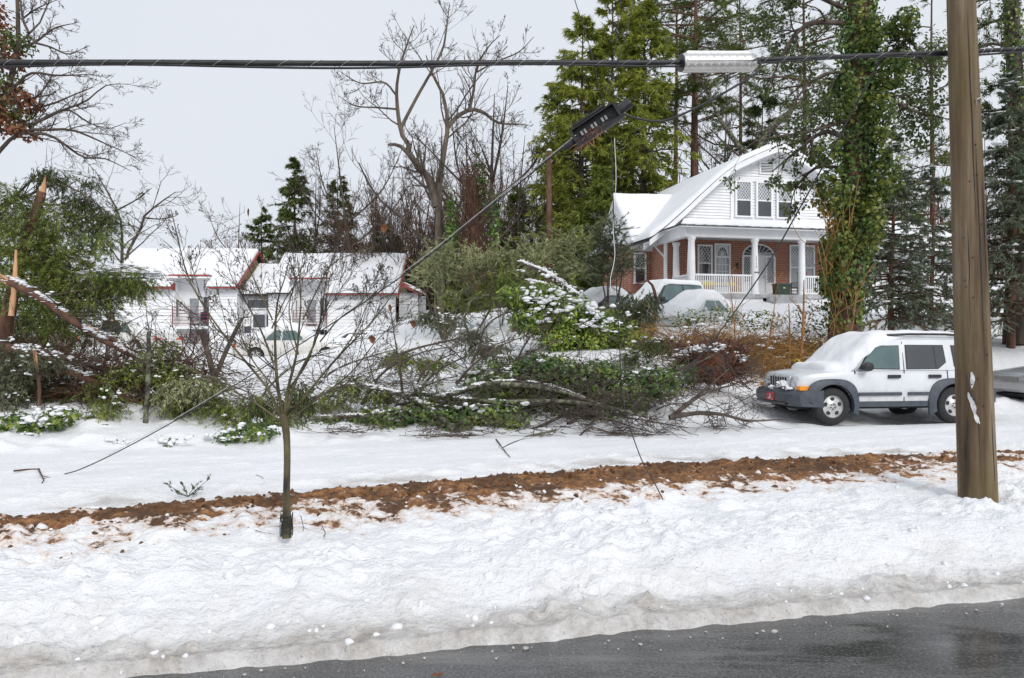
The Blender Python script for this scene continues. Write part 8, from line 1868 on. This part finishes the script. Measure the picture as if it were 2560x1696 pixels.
lb = []; lr = []
for pts, r_ in (([P(2120, 350, D), P(2060, 330, D), P(1990, 380, D), P(1930, 430, D)], 0.07), ([P(2125, 300, D), P(2020, 330, D - 1), P(1900, 350, D - 2), P(1840, 385, D - 2)], 0.05), ([P(2130, 60, D), P(2020, 60, D), P(1960, 130, D), P(1920, 220, D)], 0.08), ([P(2150, 150, D), P(2230, 130, D), P(2300, 60, D)], 0.07), ([P(2150, 90, D), P(2230, 70, D), P(2290, 120, D), P(2330, 200, D)], 0.06), ([P(2130, 250, D), P(2200, 240, D), P(2290, 280, D), P(2380, 300, D)], 0.06), ([P(2110, 20, D), P(2000, -20, D), P(1900, 10, D)], 0.07), ([P(2110, 420, D), P(2040, 420, D), P(1990, 470, D), P(1975, 520, D)], 0.05), ([P(2120, 180, D), P(2050, 190, D - 1), P(1990, 250, D - 1.5), P(1960, 330, D - 1.5)], 0.05)):
    q, w = resample(pts, [r_, r_ * 0.7, r_ * 0.2], 9); lb.append(q - b); lr.append(w)
L_, R_ = np.stack(lb), np.stack(lr); s1, r1 = sprout(L_, R_, 10, 0.2, 1, 0.8, 0.35, 6, 0.18, -0.06, 0.5, rng, rmin=0.006); s2, r2 = sprout(s1, r1, 6, 0.2, 1, 0.8, 0.45, 5, 0.2, -0.05, 0.55, rng, rmin=0.005)
obj('limbs', tube_mesh('limbs', [(L_, R_, 7), (s1, r1, 4), (s2, r2, 3)], M['bark']), T, kind='stuff')
Cc = twig_leaves(s2[rng.choice(len(s2), len(s2))], 7, rng, 0.10, 0.07, 0.1, 0.8, 0.4, 0.05); obj('leaves', leaf_mesh('leaves', *Cc, M['fir'], 0.1), T, kind='stuff')
Cc = blob_leaves([list(P(x, y, D - .4) - b) + [rx * k, 0.8, ry * k] for x, y, rx, ry in ((2092, 620, 32, 70), (2164, 560, 36, 80), (2076, 480, 32, 60), (2188, 300, 40, 80), (2228, 180, 36, 45), (2100, 240, 32, 60), (2204, 440, 40, 60), (2060, 380, 32, 30), (2172, 100, 32, 60), (2252, 60, 32, 30), (2076, 700, 20, 40))], 7500, rng, 0.12, 0.10, 0.4); obj('ivy', leaf_mesh('ivy', *Cc, M['ivy_y'], 0.15), T, kind='stuff')
Cc = blob_leaves([list(P(x, y, D + .8) - b) + [rx * k, 0.8, ry * k] for x, y, rx, ry in ((2260, 250, 60, 70), (2300, 320, 50, 60), (2020, 290, 55, 60), (1990, 130, 60, 50), (1900, 60, 60, 40), (2330, 140, 35, 60))], 3600, rng, 0.13, 0.06, 0.2); obj('ivy', leaf_mesh('ivy', *Cc, M['fir'], 0.1), T, kind='stuff')
# pale creeper stems on the trunk
n = 60; st = np.array([P(x, y, D - .75) for x, y in zip(rng.uniform(2060, 2130, n), rng.uniform(560, 840, n))]) - b; dr = unit(np.stack([0.35 * rng.randn(n), 0.1 * rng.randn(n), np.ones(n)], -1)); pts = [st]
for q in range(5): dr = unit(dr + 0.12 * rng.randn(n, 3)); pts.append(pts[-1] + dr * 0.25)
obj('creepers', tube_mesh('creepers', [(np.stack(pts, 1), np.full((n, 6), 0.008), 4)], M['briar']), T, kind='stuff')
# spruces
def spruce(px, d, ty, lb, sd, h0, r, n_br=130, tr=0.12, snow=40, nl=22, **kw):
    b = at(px, d); H = hgt(ty, d, b)
    return conifer('spruce_tree', b, H, lb, sd, 'spruce', n_br=n_br, ns=10, nl=nl, h0=h0, rad=r, droop=0.35, elev=0.12, L=0.12, W=0.03, trunk_r=tr, bark='bark_red', spread=0.75, snow=snow, ldroop=0.05, **kw)
spruce(2230, 25.0, 330, 'blue spruce with a bare lower trunk beside the ivy-clad trunk', 311, 0.13, 0.28, 150, 0.11, 40)
spruce(2330, 29.0, 420, 'shorter spruce half hidden by the wooden pole', 312, 0.06, 0.30, 110, 0.10, 25)
spruce(2530, 24.0, 180, 'dense blue spruce at the right frame edge behind the silver sedan', 313, 0.10, 0.26, 190, 0.13, 50, 24)
# second ivy-clad trunk at the frame edge
D = 24.5; b = at(2535, D); T = empty('ivy_clad_tree', tuple(b), 0, 'slim dark ivy-clad trunk rising above the spruce at the right frame edge', 'tree')
tp, tr = resample([b, P(2545, 500, D), P(2540, 250, D), P(2528, 0, D), P(2520, -300, D)], [0.32, 0.27, 0.24, 0.21, 0.17], 20)
obj('trunk', tube_mesh('trunk', [((tp - b)[None], tr[None], 12)], M['bark']), T)
n = 3000; f = rng.uniform(4, 19, n); i = np.minimum(f.astype(int), 18); fr = (f - i)[:, None]; c = tp[i] * (1 - fr) + tp[i + 1] * fr - b; a = rng.uniform(0, 6.28, n); out = np.stack([np.cos(a), np.sin(a), 0 * a], -1); C = c + out * (tr[i] + np.abs(rng.randn(n)) * 0.08)[:, None]; nn = unit(out + 0.5 * rng.randn(n, 3)); d_ = unit(np.cross(nn, rng.randn(n, 3)) - np.array([0, 0, 0.5]))
obj('ivy', leaf_mesh('ivy', C, d_, nn, rng.uniform(0.07, 0.15, n), rng.uniform(0.06, 0.12, n), M['ivy'], 0.15), T, kind='stuff')
lb = []; lr = []
for pts in ([P(2530, 40, D), P(2470, 60, D), P(2440, 80, D)], [P(2530, 120, D), P(2480, 110, D), P(2430, 125, D)], [P(2535, 210, D), P(2490, 215, D), P(2470, 218, D)], [P(2540, 280, D), P(2500, 275, D), P(2450, 282, D)], [P(2525, -20, D), P(2460, 0, D), P(2400, 10, D)], [P(2535, 150, D), P(2600, 130, D), P(2660, 150, D)]):
    q, w = resample(pts, [0.06, 0.04, 0.015], 7); lb.append(q - b); lr.append(w)
L_, R_ = np.stack(lb), np.stack(lr); s1, r1 = sprout(L_, R_, 8, 0.2, 1, 0.8, 0.5, 5, 0.2, 0.0, 0.45, rng, rmin=0.006); s2, r2 = sprout(s1, r1, 5, 0.2, 1, 0.8, 0.5, 4, 0.2, 0.0, 0.55, rng, rmin=0.005)
obj('limbs', tube_mesh('limbs', [(L_, R_, 6), (s1, r1, 4), (s2, r2, 3)], M['bark']), T, kind='stuff')
Cc = twig_leaves(s2, 14, rng, 0.14, 0.03, 0.1, 0.9, 0.0, 0.04); obj('needles', leaf_mesh('needles', *Cc, M['pine']), T, kind='stuff')
# ------------------------------------------------------------------ small things on the near snow
# mud clods along the ridge
n = 2600; X = rng.uniform(-6.5, 6.6, n); t2 = np.where(rng.rand(n) < 0.75, rng.uniform(-0.28, 0.42, n), rng.uniform(-1.1, -0.2, n)); Y = Ym(X) + t2 / 0.936
keep = (rng.rand(n) < np.where(t2 < -0.28, 0.25, 1.0)) & (rng.rand(n) < 1 - 0.5 * sstep(3.2, 5.6, X)); X, Y = X[keep], Y[keep]; Z = ground_full(X, Y)[0]; s = rng.gamma(1.3, 0.0065, len(X)) + 0.004; s = np.minimum(s, 0.035)
M['mudclod'] = mat_noise('mud_clod', (0.05, 0.026, 0.014), (0.27, 0.125, 0.05), 9, 0.9, bmp=0.02, bscale=40, lo=0.3, hi=0.72)
V, F, Tt = lumps(np.stack([X, Y, Z - s * 0.1], -1), np.repeat(s[:, None], 3, 1) * rng.uniform(0.7, 1.4, (len(s), 3)), rng, 0.85, 6, 4)
obj('mud_clods', np_mesh('mud_clods', V, [F, Tt], M['mudclod'], True), label='clods of red-brown mud heaped along the torn-up verge', cat='mud', kind='stuff')
# snow chunks thrown up by the plough
n = 420; X = rng.uniform(-6, 6, n); tt = rng.rand(n); Y = np.where(tt < 0.55, Ye(X) + rng.gamma(2, 0.28, n) + 0.02, np.where(tt < 0.8, Ym(X) - rng.uniform(0.15, 1.2, n), Ym(X) + rng.uniform(0.7, 1.5, n))); Z = ground_full(X, Y)[0]; s = rng.gamma(1.5, 0.0065, n) + 0.004
V, F, Tt = lumps(np.stack([X, Y, Z - s * 0.05], -1), np.repeat(s[:, None], 3, 1) * rng.uniform(0.7, 1.4, (n, 3)), rng, 0.8, 8, 6)
obj('snow_chunks', np_mesh('snow_chunks', V, [F, Tt], M['snow'], True), label='lumps of ploughed snow scattered over the bank', cat='snow', kind='stuff')
# slush crumbs on the asphalt edge
n = 130; X = rng.uniform(-2.2, 4.2, n); Y = Ye(X) - np.abs(rng.randn(n)) * 0.10 - 0.02; s = rng.gamma(1.4, 0.0026, n) + 0.0015
V, F, Tt = lumps(np.stack([X, Y, 0 * X + s * 0.3], -1), np.repeat(s[:, None], 3, 1) * rng.uniform(0.7, 1.5, (n, 3)), rng, 0.6, 6, 4)
M['slush'] = mat_noise('slush', (0.42, 0.40, 0.37), (0.65, 0.64, 0.62), 9, 0.4)
obj('slush_crumbs', np_mesh('slush_crumbs', V, [F, Tt], M['slush'], True), label='crumbs of slush along the wet asphalt edge', cat='slush', kind='stuff')
# evergreen sprig lying on the mud edge
def gpt(px, py, z0=0.1):
    d = (EYE - z0) * FPX / (py - 848)
    for _ in range(8):
        x = (px - 1280) / FPX * d; z = float(ground_full(np.array([[x]]), np.array([[d]]))[0][0, 0]); d = (EYE - z) * FPX / (py - 848)
    return np.array([(px - 1280) / FPX * d, d, z])
g0 = gpt(470, 1242); T = empty('evergreen_sprig', tuple(g0), 0, 'small dark evergreen sprig lying at the edge of the mud', 'sprig')
k = g0[1] / FPX; stp = []
for x, y in ((425, 1205), (455, 1200), (490, 1208), (517, 1198), (440, 1225), (505, 1218)):
    stp.append(resample([np.zeros(3), np.array([(x - 470) * k * 0.5, rng.uniform(-.05, .05), (1242 - y) * k * 0.45]), np.array([(x - 470) * k, rng.uniform(-.1, .1), (1240 - y) * k])], [0.004, 0.003, 0.0015], 8))
Sp = np.stack([q[0] for q in stp]); Sr = np.stack([q[1] for q in stp]); s1, r1 = sprout(Sp, Sr, 6, 0.2, 1, 0.7, 0.3, 4, 0.1, 0.03, 0.6, rng, rmin=0.0012)
obj('stems', tube_mesh('stems', [(Sp, Sr, 5), (s1, r1, 3)], M['twig']), T, kind='stuff'); Cc = twig_leaves(np.concatenate([s1]), 12, rng, 0.028, 0.008, 0, 0.7, -0.1, 0.003); obj('needles', leaf_mesh('needles', *Cc, M['fir']), T, kind='stuff')
# loose twigs by the street tree and elsewhere on the snow
for i, (pts, lb, tw) in enumerate((([(620, 1322), (650, 1334), (686, 1340)], 'thin curved twig on the snow left of the street tree foot', 0), ([(752, 1290), (757, 1325), (745, 1342)], 'forked twig standing in the snow right of the street tree foot', 3), ([(805, 1315), (812, 1338), (795, 1345), (780, 1338)], 'hooked twig lying right of the forked one', 2), ([(35, 1180), (70, 1176), (100, 1175)], 'red-brown stick at the left edge on the street snow', 0), ([(96, 1175), (108, 1200), (110, 1208), (105, 1210)], 'bluish bent stick below the red-brown one', 2), ([(640, 1190), (655, 1196), (662, 1206)], 'tiny curled twig left of the street tree', 2), ([(560, 1060), (580, 1075), (600, 1095)], 'dark leaning twig behind the slanting cable', 3), ([(1240, 1100), (1262, 1130), (1275, 1145)], 'bare twig tip touching the street snow', 2))):
    q = [gpt(x, y) + np.array([0, 0, 0.012]) for x, y in pts]
    if i in (1, 2):                    # these stand up out of the snow
        g1 = gpt(*pts[-1]); kk = g1[1] / FPX; q = [g1 + np.array([(x - pts[-1][0]) * kk, 0.02 * j, (pts[-1][1] - y) * kk]) for j, (x, y) in enumerate(pts)]
    w, r = resample(q, [0.0035, 0.0025, 0.0015] if i not in (3, 4, 6, 7) else [0.012, 0.01, 0.006], 10); e_ = empty('loose_twig', tuple(w[0]), 0, lb, 'twig'); sets = [((w - w[0])[None], r[None], 5)]
    if tw: sets.append((*sprout((w - w[0])[None], r[None], tw, 0.2, 0.9, 0.7, 0.5, 5, 0.15, 0.03, 0.6, rng, rmin=0.001), 4))
    obj('stem', tube_mesh('stem', sets[:1], M['twig'] if i != 3 else M['bark_red']), e_)
    if tw: obj('side_twigs', tube_mesh('side_twigs', sets[1:], M['twig']), e_, kind='stuff')
# dead leaf on the asphalt
lp = np.array([(1092 - 1280) / FPX * 4.05, 4.05, 0.006]); e_ = empty('dead_leaf', tuple(lp), 0.3, 'dead brown leaf lying on the wet asphalt', 'leaf')
MB().add([(-0.035, 0, 0.004), (-0.01, 0.018, 0.012), (0.02, 0.014, 0.006), (0.04, 0, 0.014), (0.018, -0.016, 0.005), (-0.012, -0.017, 0.010), (0.004, 0, 0.002)], [[0, 5, 6], [5, 4, 6], [4, 3, 6], [3, 2, 6], [2, 1, 6], [1, 0, 6]]).build('blade', M['brownleaf'], e_)
